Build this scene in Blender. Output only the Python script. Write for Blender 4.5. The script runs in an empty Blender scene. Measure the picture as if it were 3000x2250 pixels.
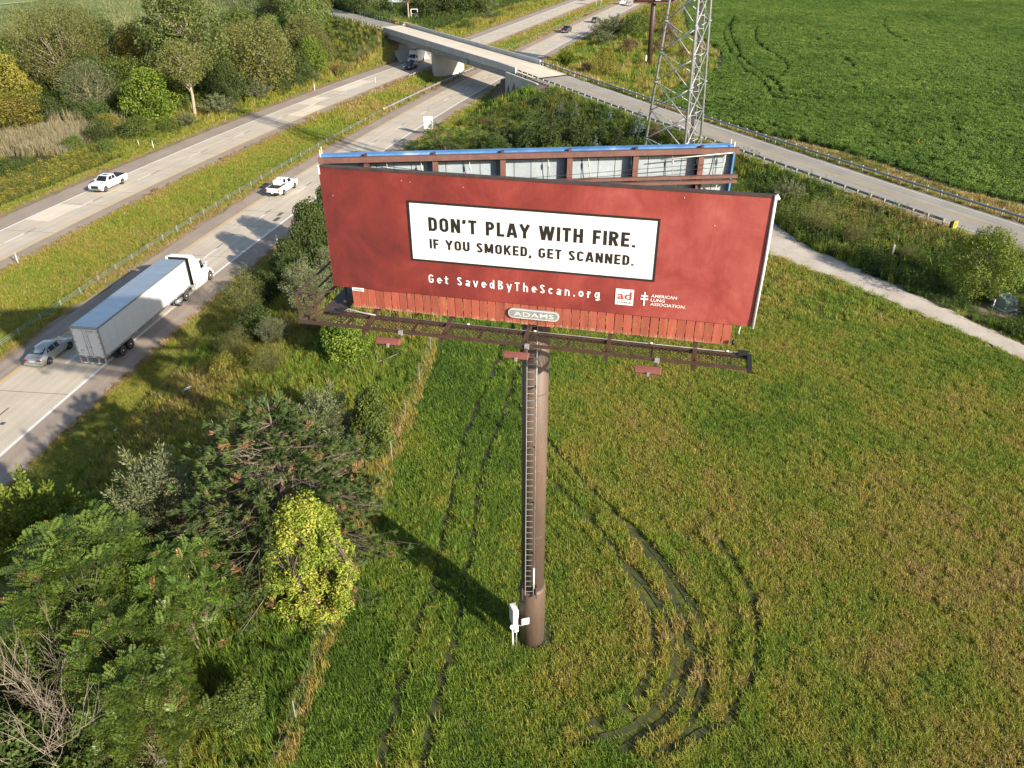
import bpy, bmesh, math, random
import numpy as np
from mathutils import Vector, Matrix
R_ = math.radians
scene = bpy.context.scene
COL = scene.collection
rng = np.random.RandomState(7)
random.seed(7)

# ------------------------------------------------------------------ camera, sky, sun, exposure
cam_d = bpy.data.cameras.new('camera'); cam = bpy.data.objects.new('camera', cam_d); COL.objects.link(cam)
PITCH, ROLL = 0.5533, -0.0041
cam.location = (0, 0, 35.165)
_f = Vector((0, math.cos(PITCH), -math.sin(PITCH)))
_r = Vector((1, 0, 0)); _u = Vector((0, math.sin(PITCH), math.cos(PITCH)))
_r2 = _r*math.cos(ROLL)+_u*math.sin(ROLL); _u2 = -_r*math.sin(ROLL)+_u*math.cos(ROLL)
cam.rotation_euler = Matrix((_r2, _u2, -_f)).transposed().to_euler()
cam_d.sensor_fit = 'HORIZONTAL'; cam_d.sensor_width = 36.0; cam_d.lens = 36.0*2302.07/3000.0
cam_d.clip_start = 0.5; cam_d.clip_end = 5000
scene.camera = cam

SUN_EL, SUN_AZ = R_(23.5), R_(134.0)          # azimuth from +Y towards +X
world = bpy.data.worlds.new('World'); scene.world = world; world.use_nodes = True
nt = world.node_tree; nt.nodes.clear()
wo = nt.nodes.new('ShaderNodeOutputWorld'); bg = nt.nodes.new('ShaderNodeBackground'); sk = nt.nodes.new('ShaderNodeTexSky')
sk.sky_type = 'NISHITA'; sk.sun_disc = False; sk.sun_elevation = SUN_EL; sk.sun_rotation = SUN_AZ
sk.altitude = 250; sk.air_density = 1.0; sk.dust_density = 1.2; sk.ozone_density = 1.0
bg.inputs['Strength'].default_value = 0.092
nt.links.new(sk.outputs[0], bg.inputs[0]); nt.links.new(bg.outputs[0], wo.inputs[0])
sl = bpy.data.lights.new('sun', 'SUN'); sl.energy = 5.0; sl.angle = R_(0.53); sl.color = (1.0, 0.91, 0.77)
sun = bpy.data.objects.new('sun', sl); COL.objects.link(sun)
sd = Vector((-math.sin(SUN_AZ)*math.cos(SUN_EL), -math.cos(SUN_AZ)*math.cos(SUN_EL), -math.sin(SUN_EL)))
sun.rotation_euler = sd.to_track_quat('-Z', 'Y').to_euler(); sun.location = (60, -60, 80)
scene.view_settings.view_transform = 'Standard'; scene.view_settings.look = 'None'
scene.view_settings.exposure = 1.02; scene.view_settings.gamma = 1.0; scene.view_settings.use_curve_mapping = False
scene.cycles.max_bounces = 6; scene.cycles.diffuse_bounces = 3; scene.cycles.transmission_bounces = 4; scene.cycles.transparent_max_bounces = 4

# ------------------------------------------------------------------ materials
MATS = {}
def nodemat(name):
    m = bpy.data.materials.new(name); m.use_nodes = True
    n = m.node_tree; n.nodes.clear()
    o = n.nodes.new('ShaderNodeOutputMaterial'); MATS[name] = m
    return m, n, o
def ramp(n, fac, stops):
    r = n.nodes.new('ShaderNodeValToRGB'); e = r.color_ramp.elements
    while len(e) > 1: e.remove(e[-1])
    e[0].position = stops[0][0]; e[0].color = (*stops[0][1], 1)
    for p, c in stops[1:]:
        k = e.new(p); k.color = (*c, 1)
    n.links.new(fac, r.inputs[0]); return r.outputs[0]
def noise(n, vec, scale, detail=4, rough=0.6, dist=0.0):
    t = n.nodes.new('ShaderNodeTexNoise'); t.inputs['Scale'].default_value = scale; t.inputs['Detail'].default_value = detail
    t.inputs['Roughness'].default_value = rough; t.inputs['Distortion'].default_value = dist
    if vec is not None: n.links.new(vec, t.inputs['Vector'])
    return t.outputs['Fac']
def coords(n, kind='Object', scale=None):
    if kind == 'World':
        g = n.nodes.new('ShaderNodeNewGeometry'); v = g.outputs['Position']
    else:
        g = n.nodes.new('ShaderNodeTexCoord'); v = g.outputs[kind]
    if scale:
        mp = n.nodes.new('ShaderNodeMapping'); mp.inputs['Scale'].default_value = scale; n.links.new(v, mp.inputs[0]); v = mp.outputs[0]
    return v
def mixc(n, fac, a, b, mode='MIX'):
    x = n.nodes.new('ShaderNodeMix'); x.data_type = 'RGBA'; x.blend_type = mode
    for s, v in ((0, fac), (6, a), (7, b)):
        if hasattr(v, 'is_output'): n.links.new(v, x.inputs[s])
        elif s == 0: x.inputs[0].default_value = v
        else: x.inputs[s].default_value = (*v, 1)
    return x.outputs[2]
def mathn(n, op, a, b=0.0):
    x = n.nodes.new('ShaderNodeMath'); x.operation = op
    for i, v in ((0, a), (1, b)):
        if hasattr(v, 'is_output'): n.links.new(v, x.inputs[i])
        else: x.inputs[i].default_value = v
    return x.outputs[0]
def bsdf(n, o, col, rough=0.6, metal=0.0, bump=None, bstr=0.3, bdist=0.02, spec=0.5, coat=0.0):
    b = n.nodes.new('ShaderNodeBsdfPrincipled')
    if hasattr(col, 'is_output'): n.links.new(col, b.inputs['Base Color'])
    else: b.inputs['Base Color'].default_value = (*col, 1)
    if hasattr(rough, 'is_output'): n.links.new(rough, b.inputs['Roughness'])
    else: b.inputs['Roughness'].default_value = rough
    b.inputs['Metallic'].default_value = metal; b.inputs['Specular IOR Level'].default_value = spec; b.inputs['Coat Weight'].default_value = coat
    if bump is not None:
        k = n.nodes.new('ShaderNodeBump'); k.inputs['Strength'].default_value = bstr; k.inputs['Distance'].default_value = bdist
        n.links.new(bump, k.inputs['Height']); n.links.new(k.outputs[0], b.inputs['Normal'])
    n.links.new(b.outputs[0], o.inputs[0]); return b
def worn(name, c1, c2, scale=2.0, rough=0.6, metal=0.0, bstr=0.15, kind='Object', stretch=None, spec=0.5, c3=None, coat=0.0, lo=.35, hi=.7):
    """two tone weathered surface"""
    m, n, o = nodemat(name); v = coords(n, kind, stretch)
    f = noise(n, v, scale, 6, 0.65)
    st = [(lo, c1), (hi, c2)]
    if c3: st.append((min(hi+.12, 1), c3))
    c = ramp(n, f, st); f2 = noise(n, v, scale*9, 3)
    c = mixc(n, 0.25, c, ramp(n, f2, [(0.3, (0.45,)*3), (0.7, (1.0,)*3)]), 'MULTIPLY')
    bsdf(n, o, c, rough, metal, f2, bstr, 0.01, spec, coat); return m
def plain(name, c, rough=0.5, metal=0.0, spec=0.5, coat=0.0): return worn(name, tuple(x*.92 for x in c), c, 1.5, rough, metal, 0.04, spec=spec, coat=coat)

M = {}
M['brown_steel'] = worn('brown_steel', (.045, .026, .019), (.085, .048, .034), 3, .55, c3=(.12, .07, .05))
M['rust_red'] = worn('rust_red_steel', (.12, .055, .042), (.19, .085, .065), 3, .6)
M['lamp_red'] = worn('lamp_housing_red', (.17, .055, .042), (.21, .072, .055), 2, .5)
M['pole'] = worn('pole_brown_paint', (.105, .07, .052), (.155, .102, .075), 0.9, .6, c3=(.2, .14, .105), stretch=(1, 1, .25))
M['galv'] = worn('galvanized_steel', (.33, .35, .36), (.5, .52, .53), 4, .45, .5)
M['galv_dull'] = worn('weathered_galvanized', (.26, .28, .28), (.4, .42, .42), 3, .6, .25)
M['rail_blue'] = worn('guardrail_steel', (.25, .28, .3), (.36, .4, .42), 2.5, .55, .3)
M['white_metal'] = worn('white_painted_metal', (.62, .61, .57), (.78, .78, .76), 3, .45, c3=(.8, .8, .78))
M['panel_grey'] = worn('grey_panel_sheet', (.27, .315, .34), (.35, .4, .425), 1.1, .6, c3=(.4, .45, .475))
M['blue_vinyl'] = worn('blue_vinyl_edge', (.05, .15, .36), (.1, .25, .5), 0.9, .5, c3=(.36, .45, .56), hi=.56)
M['vinyl_white'] = plain('print_white', (.82, .82, .81), .55)
M['vinyl_black'] = plain('print_black', (.018, .015, .014), .55)
M['vinyl_redprint'] = plain('print_red', (.38, .065, .05), .55)
M['concrete'] = worn('bridge_concrete', (.4, .385, .345), (.52, .5, .45), .35, .8, c3=(.56, .54, .5), kind='World')
M['concrete_grey'] = worn('parapet_concrete', (.40, .40, .39), (.54, .53, .51), .6, .8, kind='World', stretch=(1, 1, .4))
M['girder'] = worn('girder_concrete', (.26, .25, .235), (.34, .33, .31), .5, .8, kind='World')
M['paint_white'] = worn('road_paint_white', (.66, .65, .62), (.8, .79, .76), 1.5, .6, kind='World')
M['paint_yellow'] = worn('road_paint_yellow', (.55, .33, .06), (.68, .43, .08), 1.5, .6, kind='World')
M['tar'] = worn('crack_sealer', (.06, .057, .053), (.12, .112, .1), 2, .7, kind='World')
M['bark'] = worn('bark', (.1, .075, .055), (.2, .155, .115), 4, .9, stretch=(1, 1, .3))
M['bark_pale'] = worn('pale_bark', (.3, .23, .165), (.45, .36, .27), 3, .9, stretch=(1, 1, .3))
M['dead_wood'] = worn('dead_wood', (.2, .16, .12), (.34, .28, .21), 5, .9)
M['wood_post'] = worn('weathered_wood', (.2, .17, .13), (.3, .26, .21), 4, .9)
M['tyre'] = plain('tyre_rubber', (.02, .02, .021), .85)
M['rim'] = worn('wheel_rim', (.4, .4, .41), (.58, .58, .58), 6, .35, .6)
M['rim_white'] = plain('white_wheel', (.7, .7, .69), .4)
M['glass'] = plain('dark_glass', (.012, .016, .02), .08, spec=.8)
M['glass_green'] = plain('tinted_rear_glass', (.035, .07, .065), .1, spec=.8)
M['black'] = plain('black_plastic', (.016, .016, .017), .6)
M['under'] = plain('underbody', (.012, .012, .012), .9)
M['white_car'] = plain('white_car_paint', (.8, .8, .79), .25, coat=.5)
M['silver_car'] = worn('silver_car_paint', (.4, .42, .4), (.46, .475, .46), 1, .3, .35, .02, coat=.5)
M['black_car'] = plain('black_car_paint', (.02, .022, .026), .25, coat=.6)
M['grey_car'] = plain('grey_car_paint', (.09, .085, .08), .3, coat=.5)
M['maroon_car'] = plain('maroon_car_paint', (.12, .02, .022), .3, coat=.5)
M['tail'] = plain('tail_lamp_red', (.45, .02, .03), .25)
M['headlight'] = plain('headlamp_lens', (.65, .67, .68), .12, spec=.8)
M['plate'] = plain('number_plate', (.75, .76, .74), .5)
M['chrome'] = plain('chrome_trim', (.55, .56, .57), .25, .9)
M['trailer_side'] = worn('trailer_side_sheet', (.62, .635, .63), (.68, .69, .685), .4, .5, bstr=.04)
M['trailer_roof'] = worn('trailer_roof_sheet', (.5, .51, .5), (.58, .59, .58), .6, .22, .75, bstr=.05, stretch=(1, .15, 1))
M['trailer_rail'] = worn('trailer_rail', (.28, .29, .29), (.36, .37, .37), 2, .5, .5)
M['truck_white'] = plain('truck_white_paint', (.79, .79, .77), .3, coat=.4)
M['refl_red'] = plain('reflector_red', (.4, .05, .05), .4)
M['green_sign'] = plain('green_sign_sheet', (.02, .22, .13), .5)
M['util_green'] = worn('utility_green', (.17, .22, .16), (.24, .3, .22), 2, .55)
M['yellow_mark'] = plain('yellow_marker', (.65, .42, .03), .5)
M['orange'] = plain('marker_orange', (.6, .14, .03), .6)
M['logo_grey'] = worn('plaque_grey', (.2, .21, .21), (.33, .34, .34), 5, .5)
M['rope'] = plain('white_strap', (.6, .58, .54), .8)
M['litter'] = plain('white_litter', (.75, .76, .8), .6)

def board_mat():
    m, n, o = nodemat('weathered_red_board')
    v = coords(n, 'World', (3, 3, .5)); f = noise(n, v, 2.2, 6, .7)
    inf = n.nodes.new('ShaderNodeObjectInfo')
    c = ramp(n, f, [(.3, (.25, .056, .034)), (.6, (.35, .085, .05)), (.72, (.40, .16, .09))])
    g = coords(n, 'Object'); s = n.nodes.new('ShaderNodeSeparateXYZ'); n.links.new(g, s.inputs[0])
    low = n.nodes.new('ShaderNodeMapRange'); low.inputs[1].default_value = -.22; low.inputs[2].default_value = -.42; low.inputs[3].default_value = 0; low.inputs[4].default_value = 1
    n.links.new(s.outputs[2], low.inputs[0])
    pe = mathn(n, 'GREATER_THAN', mathn(n, 'ADD', noise(n, coords(n, 'World', (6, 6, 1.6)), 3.5, 5, .7), mathn(n, 'MULTIPLY', low.outputs[0], .2)), .67)
    c = mixc(n, pe, c, (.33, .24, .15))
    hs = n.nodes.new('ShaderNodeHueSaturation'); n.links.new(c, hs.inputs['Color'])
    n.links.new(mathn(n, 'ADD', mathn(n, 'MULTIPLY', inf.outputs['Random'], .35), .82), hs.inputs['Value'])
    bsdf(n, o, hs.outputs[0], .8, 0, f, .3, .01); return m
M['board'] = board_mat()
def vinyl_mat():
    m, n, o = nodemat('red_printed_vinyl'); v = coords(n, 'Object')
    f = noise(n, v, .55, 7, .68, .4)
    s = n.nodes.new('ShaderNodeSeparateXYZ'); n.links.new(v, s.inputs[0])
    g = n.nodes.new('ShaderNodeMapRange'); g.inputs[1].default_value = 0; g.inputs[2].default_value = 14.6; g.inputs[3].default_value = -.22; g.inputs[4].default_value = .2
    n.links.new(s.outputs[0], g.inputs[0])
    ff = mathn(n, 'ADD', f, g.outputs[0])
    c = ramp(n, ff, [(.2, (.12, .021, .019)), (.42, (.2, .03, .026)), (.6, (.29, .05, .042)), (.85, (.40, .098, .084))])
    w = noise(n, coords(n, 'Object', (14, 14, .7)), 3, 3); w2 = noise(n, coords(n, 'Object', (1, 1, 20)), 3, 3)
    c = mixc(n, .22, c, ramp(n, w, [(.35, (.6,)*3), (.65, (1.15,)*3)]), 'MULTIPLY')
    c = mixc(n, .18, c, ramp(n, w2, [(.35, (.6,)*3), (.65, (1.15,)*3)]), 'MULTIPLY')
    wr = noise(n, coords(n, 'Object', (1, 1, 1)), 9, 4)
    c = mixc(n, mathn(n, 'GREATER_THAN', noise(n, v, 5.5, 5, .75), .735), c, (.5, .2, .15))
    bsdf(n, o, c, .5, 0, wr, .12, .012); return m
M['vinyl'] = vinyl_mat()
def road_mat(name, base, dark, track_axis=True, scale=.25):
    m, n, o = nodemat(name); v = coords(n, 'World'); uv = n.nodes.new('ShaderNodeUVMap'); s = n.nodes.new('ShaderNodeSeparateXYZ'); n.links.new(uv.outputs[0], s.inputs[0])
    f = noise(n, v, scale, 6, .6); c = ramp(n, f, [(.3, dark), (.62, base)])
    # tyre polish and oil drip along the lanes (u across in metres)
    st = n.nodes.new('ShaderNodeCombineXYZ'); n.links.new(mathn(n, 'MULTIPLY', s.outputs[0], 1.6), st.inputs[0]); n.links.new(mathn(n, 'MULTIPLY', s.outputs[1], .02), st.inputs[1])
    f2 = noise(n, st.outputs[0], 1.0, 4, .6); c = mixc(n, .55, c, ramp(n, f2, [(.3, (.66, .65, .64)), (.7, (1.1,)*3)]), 'MULTIPLY')
    f3 = noise(n, v, 6, 3, .7); c = mixc(n, .3, c, ramp(n, f3, [(.35, (.75,)*3), (.65, (1.1,)*3)]), 'MULTIPLY')
    f4 = mathn(n, 'GREATER_THAN', noise(n, v, 1.3, 5, .75), .7); c = mixc(n, mathn(n, 'MULTIPLY', f4, .35), c, (.1, .09, .08))
    bsdf(n, o, c, .75, 0, f3, .1, .01); return m
M['road'] = road_mat('highway_concrete', (.54, .465, .365), (.45, .39, .305))
M['shoulder'] = road_mat('shoulder_asphalt', (.345, .275, .215), (.275, .22, .175))
M['overroad'] = road_mat('county_road_asphalt', (.33, .3, .255), (.27, .245, .21))
M['deckroad'] = road_mat('bridge_deck_concrete', (.70, .605, .475), (.62, .535, .42))
M['gravel'] = worn('gravel', (.42, .36, .30), (.56, .49, .41), .5, .95, bstr=.5, kind='World', c3=(.6, .53, .46))
M['rut'] = worn('soil_and_rut_shade', (.036, .042, .012), (.075, .078, .02), 1.5, .95, kind='World')  # soil tone, darkened so the ruts carry the shade of the taller grass
M['soil'] = worn('bare_soil', (.2, .15, .1), (.33, .26, .18), .6, .95, kind='World')

def ground_mat():
    m, n, o = nodemat('grassy_ground'); a = n.nodes.new('ShaderNodeAttribute'); a.attribute_name = 'zc'
    v = coords(n, 'World'); f = noise(n, v, .35, 6, .7); f2 = noise(n, v, 3.5, 4, .7)
    c = mixc(n, .55, a.outputs['Color'], ramp(n, f, [(.3, (.5, .55, .5)), (.55, (1, 1, 1)), (.75, (1.25, 1.12, .95))]), 'MULTIPLY')
    c = mixc(n, .5, c, ramp(n, f2, [(.3, (.55,)*3), (.7, (1.2,)*3)]), 'MULTIPLY')
    bsdf(n, o, c, .95, 0, f2, .6, .1, .1); return m
M['ground'] = ground_mat()

def leaf_mat(name, stops, inst=False, trans=.3, rough=.55):
    m, n, o = nodemat(name); a = n.nodes.new('ShaderNodeAttribute'); a.attribute_name = 'tint'
    if inst: a.attribute_type = 'INSTANCER'
    c = ramp(n, a.outputs['Fac'], stops)
    if not inst:
        inf = n.nodes.new('ShaderNodeObjectInfo'); hs = n.nodes.new('ShaderNodeHueSaturation'); n.links.new(c, hs.inputs['Color'])
        n.links.new(mathn(n, 'ADD', mathn(n, 'MULTIPLY', inf.outputs['Random'], .018), .486), hs.inputs['Hue'])
        n.links.new(mathn(n, 'ADD', mathn(n, 'MULTIPLY', inf.outputs['Random'], .3), .85), hs.inputs['Value']); c = hs.outputs[0]
    else:
        b = n.nodes.new('ShaderNodeAttribute'); b.attribute_name = 'lf'
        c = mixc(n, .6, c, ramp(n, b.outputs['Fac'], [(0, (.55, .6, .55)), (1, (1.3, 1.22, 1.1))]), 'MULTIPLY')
    p = n.nodes.new('ShaderNodeBsdfPrincipled'); n.links.new(c, p.inputs['Base Color']); p.inputs['Roughness'].default_value = rough; p.inputs['Specular IOR Level'].default_value = .3
    t = n.nodes.new('ShaderNodeBsdfTranslucent'); n.links.new(c, t.inputs['Color'])
    mx = n.nodes.new('ShaderNodeMixShader'); mx.inputs[0].default_value = trans
    n.links.new(p.outputs[0], mx.inputs[1]); n.links.new(t.outputs[0], mx.inputs[2]); n.links.new(mx.outputs[0], o.inputs[0]); return m
M['grass'] = leaf_mat('grass_blades', [(0, (.10, .185, .026)), (.25, (.20, .30, .04)), (.45, (.34, .35, .055)), (.62, (.42, .335, .09)), (.8, (.46, .34, .16)), (1, (.31, .185, .10))], True, .42)
M['reed'] = leaf_mat('dry_reeds', [(0, (.16, .17, .08)), (.5, (.3, .26, .16)), (1, (.38, .33, .23))], True)
M['soy'] = leaf_mat('soy_leaves', [(0, (.075, .14, .025)), (.5, (.15, .245, .045)), (1, (.26, .34, .07))], True, .4)
M['weed'] = leaf_mat('weed_leaves', [(0, (.06, .10, .024)), (.35, (.115, .165, .034)), (.6, (.22, .22, .05)), (.8, (.34, .28, .09)), (1, (.3, .19, .1))], True, .4)
M['corn'] = leaf_mat('pale_crop_leaves', [(0, (.17, .22, .085)), (.5, (.25, .285, .12)), (1, (.32, .3, .14))], True, .4)
M['gold'] = leaf_mat('goldenrod_flowers', [(0, (.34, .29, .04)), (1, (.45, .36, .05))], True)
M['lf_green'] = leaf_mat('leaf_mid_green', [(0, (.045, .08, .015)), (.5, (.095, .14, .024)), (1, (.16, .195, .035))])
M['lf_bright'] = leaf_mat('leaf_bright_green', [(0, (.06, .115, .014)), (.5, (.13, .2, .02)), (1, (.22, .27, .035))])
M['lf_dark'] = leaf_mat('leaf_dark_green', [(0, (.03, .052, .014)), (.5, (.058, .09, .02)), (1, (.1, .13, .03))])
M['lf_olive'] = leaf_mat('leaf_olive', [(0, (.075, .09, .022)), (.5, (.14, .15, .038)), (1, (.22, .205, .06))])
M['lf_grey'] = leaf_mat('leaf_grey_green', [(0, (.08, .1, .045)), (.5, (.145, .165, .075)), (1, (.25, .26, .135))])
M['lf_yellow'] = leaf_mat('leaf_yellow', [(0, (.10, .17, .02)), (.5, (.25, .30, .035)), (1, (.5, .45, .09))])
M['lf_gold'] = leaf_mat('leaf_golden', [(0, (.10, .12, .02)), (.5, (.21, .2, .03)), (1, (.33, .28, .05))])
M['lf_cotton'] = leaf_mat('leaf_cottonwood', [(0, (.05, .085, .02)), (.5, (.11, .15, .034)), (1, (.22, .25, .07))])
M['lf_pine'] = leaf_mat('needles_pine', [(0, (.03, .055, .016)), (.5, (.07, .115, .028)), (.86, (.13, .15, .04)), (.9, (.22, .12, .05)), (1, (.3, .18, .09))], trans=.1)
M['lf_spruce'] = leaf_mat('needles_spruce', [(0, (.026, .048, .016)), (.5, (.055, .085, .022)), (1, (.11, .14, .035))], trans=.1)
M['lf_blue'] = leaf_mat('needles_blue_spruce', [(0, (.08, .11, .1)), (1, (.2, .25, .23))], trans=.1)
M['lf_rust'] = leaf_mat('leaf_rusty', [(0, (.09, .05, .025)), (.5, (.16, .1, .05)), (1, (.24, .17, .09))])
M['lf_sumac'] = leaf_mat('leaf_sumac', [(0, (.05, .095, .016)), (.5, (.1, .165, .025)), (.92, (.17, .24, .04)), (1, (.3, .15, .06))], rough=.4)

# ------------------------------------------------------------------ object helpers
def tag(o, label=None, cat=None, group=None, kind=None):
    if label: o['label'] = label
    if cat: o['category'] = cat
    if group: o['group'] = group
    if kind: o['kind'] = kind
    return o
def empty(name, loc=(0, 0, 0), rz=0.0):
    o = bpy.data.objects.new(name, None); COL.objects.link(o); o.location = loc; o.rotation_euler = (0, 0, rz); o.empty_display_size = .3
    return o
def link(name, me, parent=None, loc=None, rot=None):
    o = bpy.data.objects.new(name, me); COL.objects.link(o)
    if parent is not None: o.parent = parent
    if loc is not None: o.location = loc
    if rot is not None: o.rotation_euler = rot
    return o
def copy_tree(o, parent=None):
    c = o.copy(); COL.objects.link(c)
    if parent is not None: c.parent = parent
    for ch in list(o.children): copy_tree(ch, c)
    return c
class MB:
    """collects boxes, bars, tubes and sheets into one mesh"""
    def __init__(s): s.v = []; s.f = []; s.sm = []
    def add(s, vs, fs, smooth=False):
        k = len(s.v); s.v += [tuple(p) for p in vs]; s.f += [tuple(k+i for i in f) for f in fs]; s.sm += [smooth]*len(fs); return s
    def box(s, c, d, rz=0.0, M4=None):
        x, y, z = d[0]/2, d[1]/2, d[2]/2; vs = [Vector((a*x, b*y, e*z)) for a in (-1, 1) for b in (-1, 1) for e in (-1, 1)]
        if rz: vs = [Matrix.Rotation(rz, 3, 'Z') @ p for p in vs]
        if M4 is not None: vs = [M4 @ p for p in vs]
        return s.add([p+Vector(c) for p in vs], [(0, 1, 3, 2), (4, 6, 7, 5), (0, 4, 5, 1), (2, 3, 7, 6), (0, 2, 6, 4), (1, 5, 7, 3)])
    def bar(s, a, b, w, h, up=(0, 0, 1)):
        a, b = Vector(a), Vector(b); d = (b-a).normalized(); u = Vector(up)
        if abs(d.dot(u)) > .98: u = Vector((0, 1, 0))
        r = d.cross(u).normalized(); u = r.cross(d).normalized(); r *= w/2; u *= h/2
        return s.add([a-r-u, a+r-u, a+r+u, a-r+u, b-r-u, b+r-u, b+r+u, b-r+u], [(0, 1, 2, 3), (7, 6, 5, 4), (0, 4, 5, 1), (1, 5, 6, 2), (2, 6, 7, 3), (3, 7, 4, 0)])
    def tube(s, pts, rad, n=8, cap=True, smooth=True):
        pts = [Vector(p) for p in pts]; m = len(pts); rad = rad if hasattr(rad, '__len__') else [rad]*m
        vs = []; pu = None
        for i, p in enumerate(pts):
            d = (pts[min(i+1, m-1)]-pts[max(i-1, 0)]).normalized()
            u = pu if pu is not None else (Vector((0, 0, 1)) if abs(d.z) < .9 else Vector((1, 0, 0)))
            r = d.cross(u); r = r.normalized() if r.length > 1e-6 else d.orthogonal().normalized(); u = r.cross(d).normalized(); pu = u
            for k in range(n):
                a = 2*math.pi*k/n; vs.append(p+(r*math.cos(a)+u*math.sin(a))*rad[i])
        fs = [(i*n+k, i*n+(k+1) % n, (i+1)*n+(k+1) % n, (i+1)*n+k) for i in range(m-1) for k in range(n)]
        k0 = len(s.v); s.add(vs, fs, smooth)
        if cap: s._cap(k0, m, n)
        return s
    def _cap(s, k0, m, n):
        s.f.append(tuple(k0+i for i in range(n-1, -1, -1))); s.f.append(tuple(k0+(m-1)*n+i for i in range(n))); s.sm += [False, False]
    def prism(s, poly, a, b, axis):
        """poly: (p,q) list; axis function (p,q,t)->xyz"""
        n = len(poly); vs = [axis(p, q, a) for p, q in poly]+[axis(p, q, b) for p, q in poly]
        return s.add(vs, [tuple(range(n-1, -1, -1)), tuple(range(n, 2*n))]+[(i, (i+1) % n, n+(i+1) % n, n+i) for i in range(n)])
    def loft(s, rings, closed=True, cap=True, smooth=False):
        n = len(rings[0]); vs = [p for r in rings for p in r]; m = len(rings); k = n if closed else n-1
        fs = [(i*n+j, i*n+(j+1) % n, (i+1)*n+(j+1) % n, (i+1)*n+j) for i in range(m-1) for j in range(k)]
        if cap and closed: fs += [tuple(range(n-1, -1, -1)), tuple((m-1)*n+i for i in range(n))]
        return s.add(vs, fs, smooth)
    def mesh(s, name, mat, bevel=0.0, seg=2):
        me = bpy.data.meshes.new(name); me.from_pydata(s.v, [], s.f); me.materials.append(mat)
        if any(s.sm): me.polygons.foreach_set('use_smooth', s.sm)
        bm = bmesh.new(); bm.from_mesh(me); bmesh.ops.recalc_face_normals(bm, faces=bm.faces)
        if bevel:
            es = [e for e in bm.edges if len(e.link_faces) == 2 and e.calc_face_angle(0) > .5]
            bmesh.ops.bevel(bm, geom=es, offset=bevel, segments=seg, affect='EDGES', profile=.5, clamp_overlap=True)
        bm.to_mesh(me); bm.free()
        return me
    def build(s, name, mat, parent=None, loc=None, rot=None, bevel=0.0, seg=2): return link(name, s.mesh(name, mat, bevel, seg), parent, loc, rot)
def npmesh(name, verts, quads, mat, attrs=None, tri=False, smooth=False):
    me = bpy.data.meshes.new(name); k = 3 if tri else 4
    verts = np.asarray(verts, np.float32); quads = np.asarray(quads, np.int32)
    me.vertices.add(len(verts)); me.vertices.foreach_set('co', verts.ravel())
    me.loops.add(quads.size); me.loops.foreach_set('vertex_index', quads.ravel())
    me.polygons.add(len(quads)); me.polygons.foreach_set('loop_start', np.arange(0, quads.size, k, dtype=np.int32))
    me.materials.append(mat)
    for nm, val in (attrs or {}).items():
        if np.ndim(val) == 2:
            a = me.attributes.new(nm, 'FLOAT_COLOR', 'POINT'); a.data.foreach_set('color', np.asarray(val, np.float32).ravel())
        else:
            a = me.attributes.new(nm, 'FLOAT', 'POINT'); a.data.foreach_set('value', np.asarray(val, np.float32))
    me.update(calc_edges=True)
    if smooth: me.polygons.foreach_set('use_smooth', np.ones(len(quads), bool))
    return me
# ------------------------------------------------------------------ the lie of the land (metres; highway centre line, embankments)
X0,Y0,TH,K1,K2=-32.978,96.675,0.21889,1.55521e-3,-1.03238e-5
_s=np.arange(-140,461,1.0)
_sc=np.clip(_s,-90,130)
_h=TH+K1*_sc+0.5*K2*_sc**2
_h=np.where(_s>130,TH+K1*130+.5*K2*130**2+(_s-130)*1.2e-4,_h)
_h=np.where(_s<-90,TH-K1*90+.5*K2*8100,_h)
_x=np.concatenate([[0],np.cumsum(np.sin((_h[1:]+_h[:-1])/2))]); _y=np.concatenate([[0],np.cumsum(np.cos((_h[1:]+_h[:-1])/2))])
_x=_x-_x[140]+X0; _y=_y-_y[140]+Y0
def rpt(s,o):
    h=np.interp(s,_s,_h); return np.interp(s,_s,_x)+o*np.cos(h), np.interp(s,_s,_y)-o*np.sin(h)
def so(x,y):
    s=np.interp(y,_y,_s)
    for _ in range(3):
        h=np.interp(s,_s,_h); dx=x-np.interp(s,_s,_x); dy=y-np.interp(s,_s,_y)
        s=s+dx*np.sin(h)+dy*np.cos(h)
    h=np.interp(s,_s,_h); dx=x-np.interp(s,_s,_x); dy=y-np.interp(s,_s,_y)
    return s, dx*np.cos(h)-dy*np.sin(h)
def offar(s): return np.interp(s,[-140,-60,0,40,80,110,150,260,460],[-28.5,-27.1,-26,-24.9,-23.5,-22.1,-20.4,-19,-18])
OA=np.array([-32.2,219.7]); OD=np.array([0.50738,-0.86172]); ON=np.array([0.86172,0.50738])
def ot(x,y): return (x-OA[0])*OD[0]+(y-OA[1])*OD[1], (x-OA[0])*ON[0]+(y-OA[1])*ON[1]
def op(t,o): return OA[0]+OD[0]*t+ON[0]*o, OA[1]+OD[1]*t+ON[1]*o
def oz(t): return np.interp(t,[-120,-60,-10,5,60,66,72,90,104,128,146,158,170,260],[4.0,5.6,6.2,6.2,6.2,6.05,5.85,5.35,4.95,4.5,4.2,4.07,4.0,3.7])
def sm(a,b,x):
    t=np.clip((x-a)/(b-a),0,1); return t*t*(3-2*t)
def fencex(y): return -9.9+0.093*(y-22.4)
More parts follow.
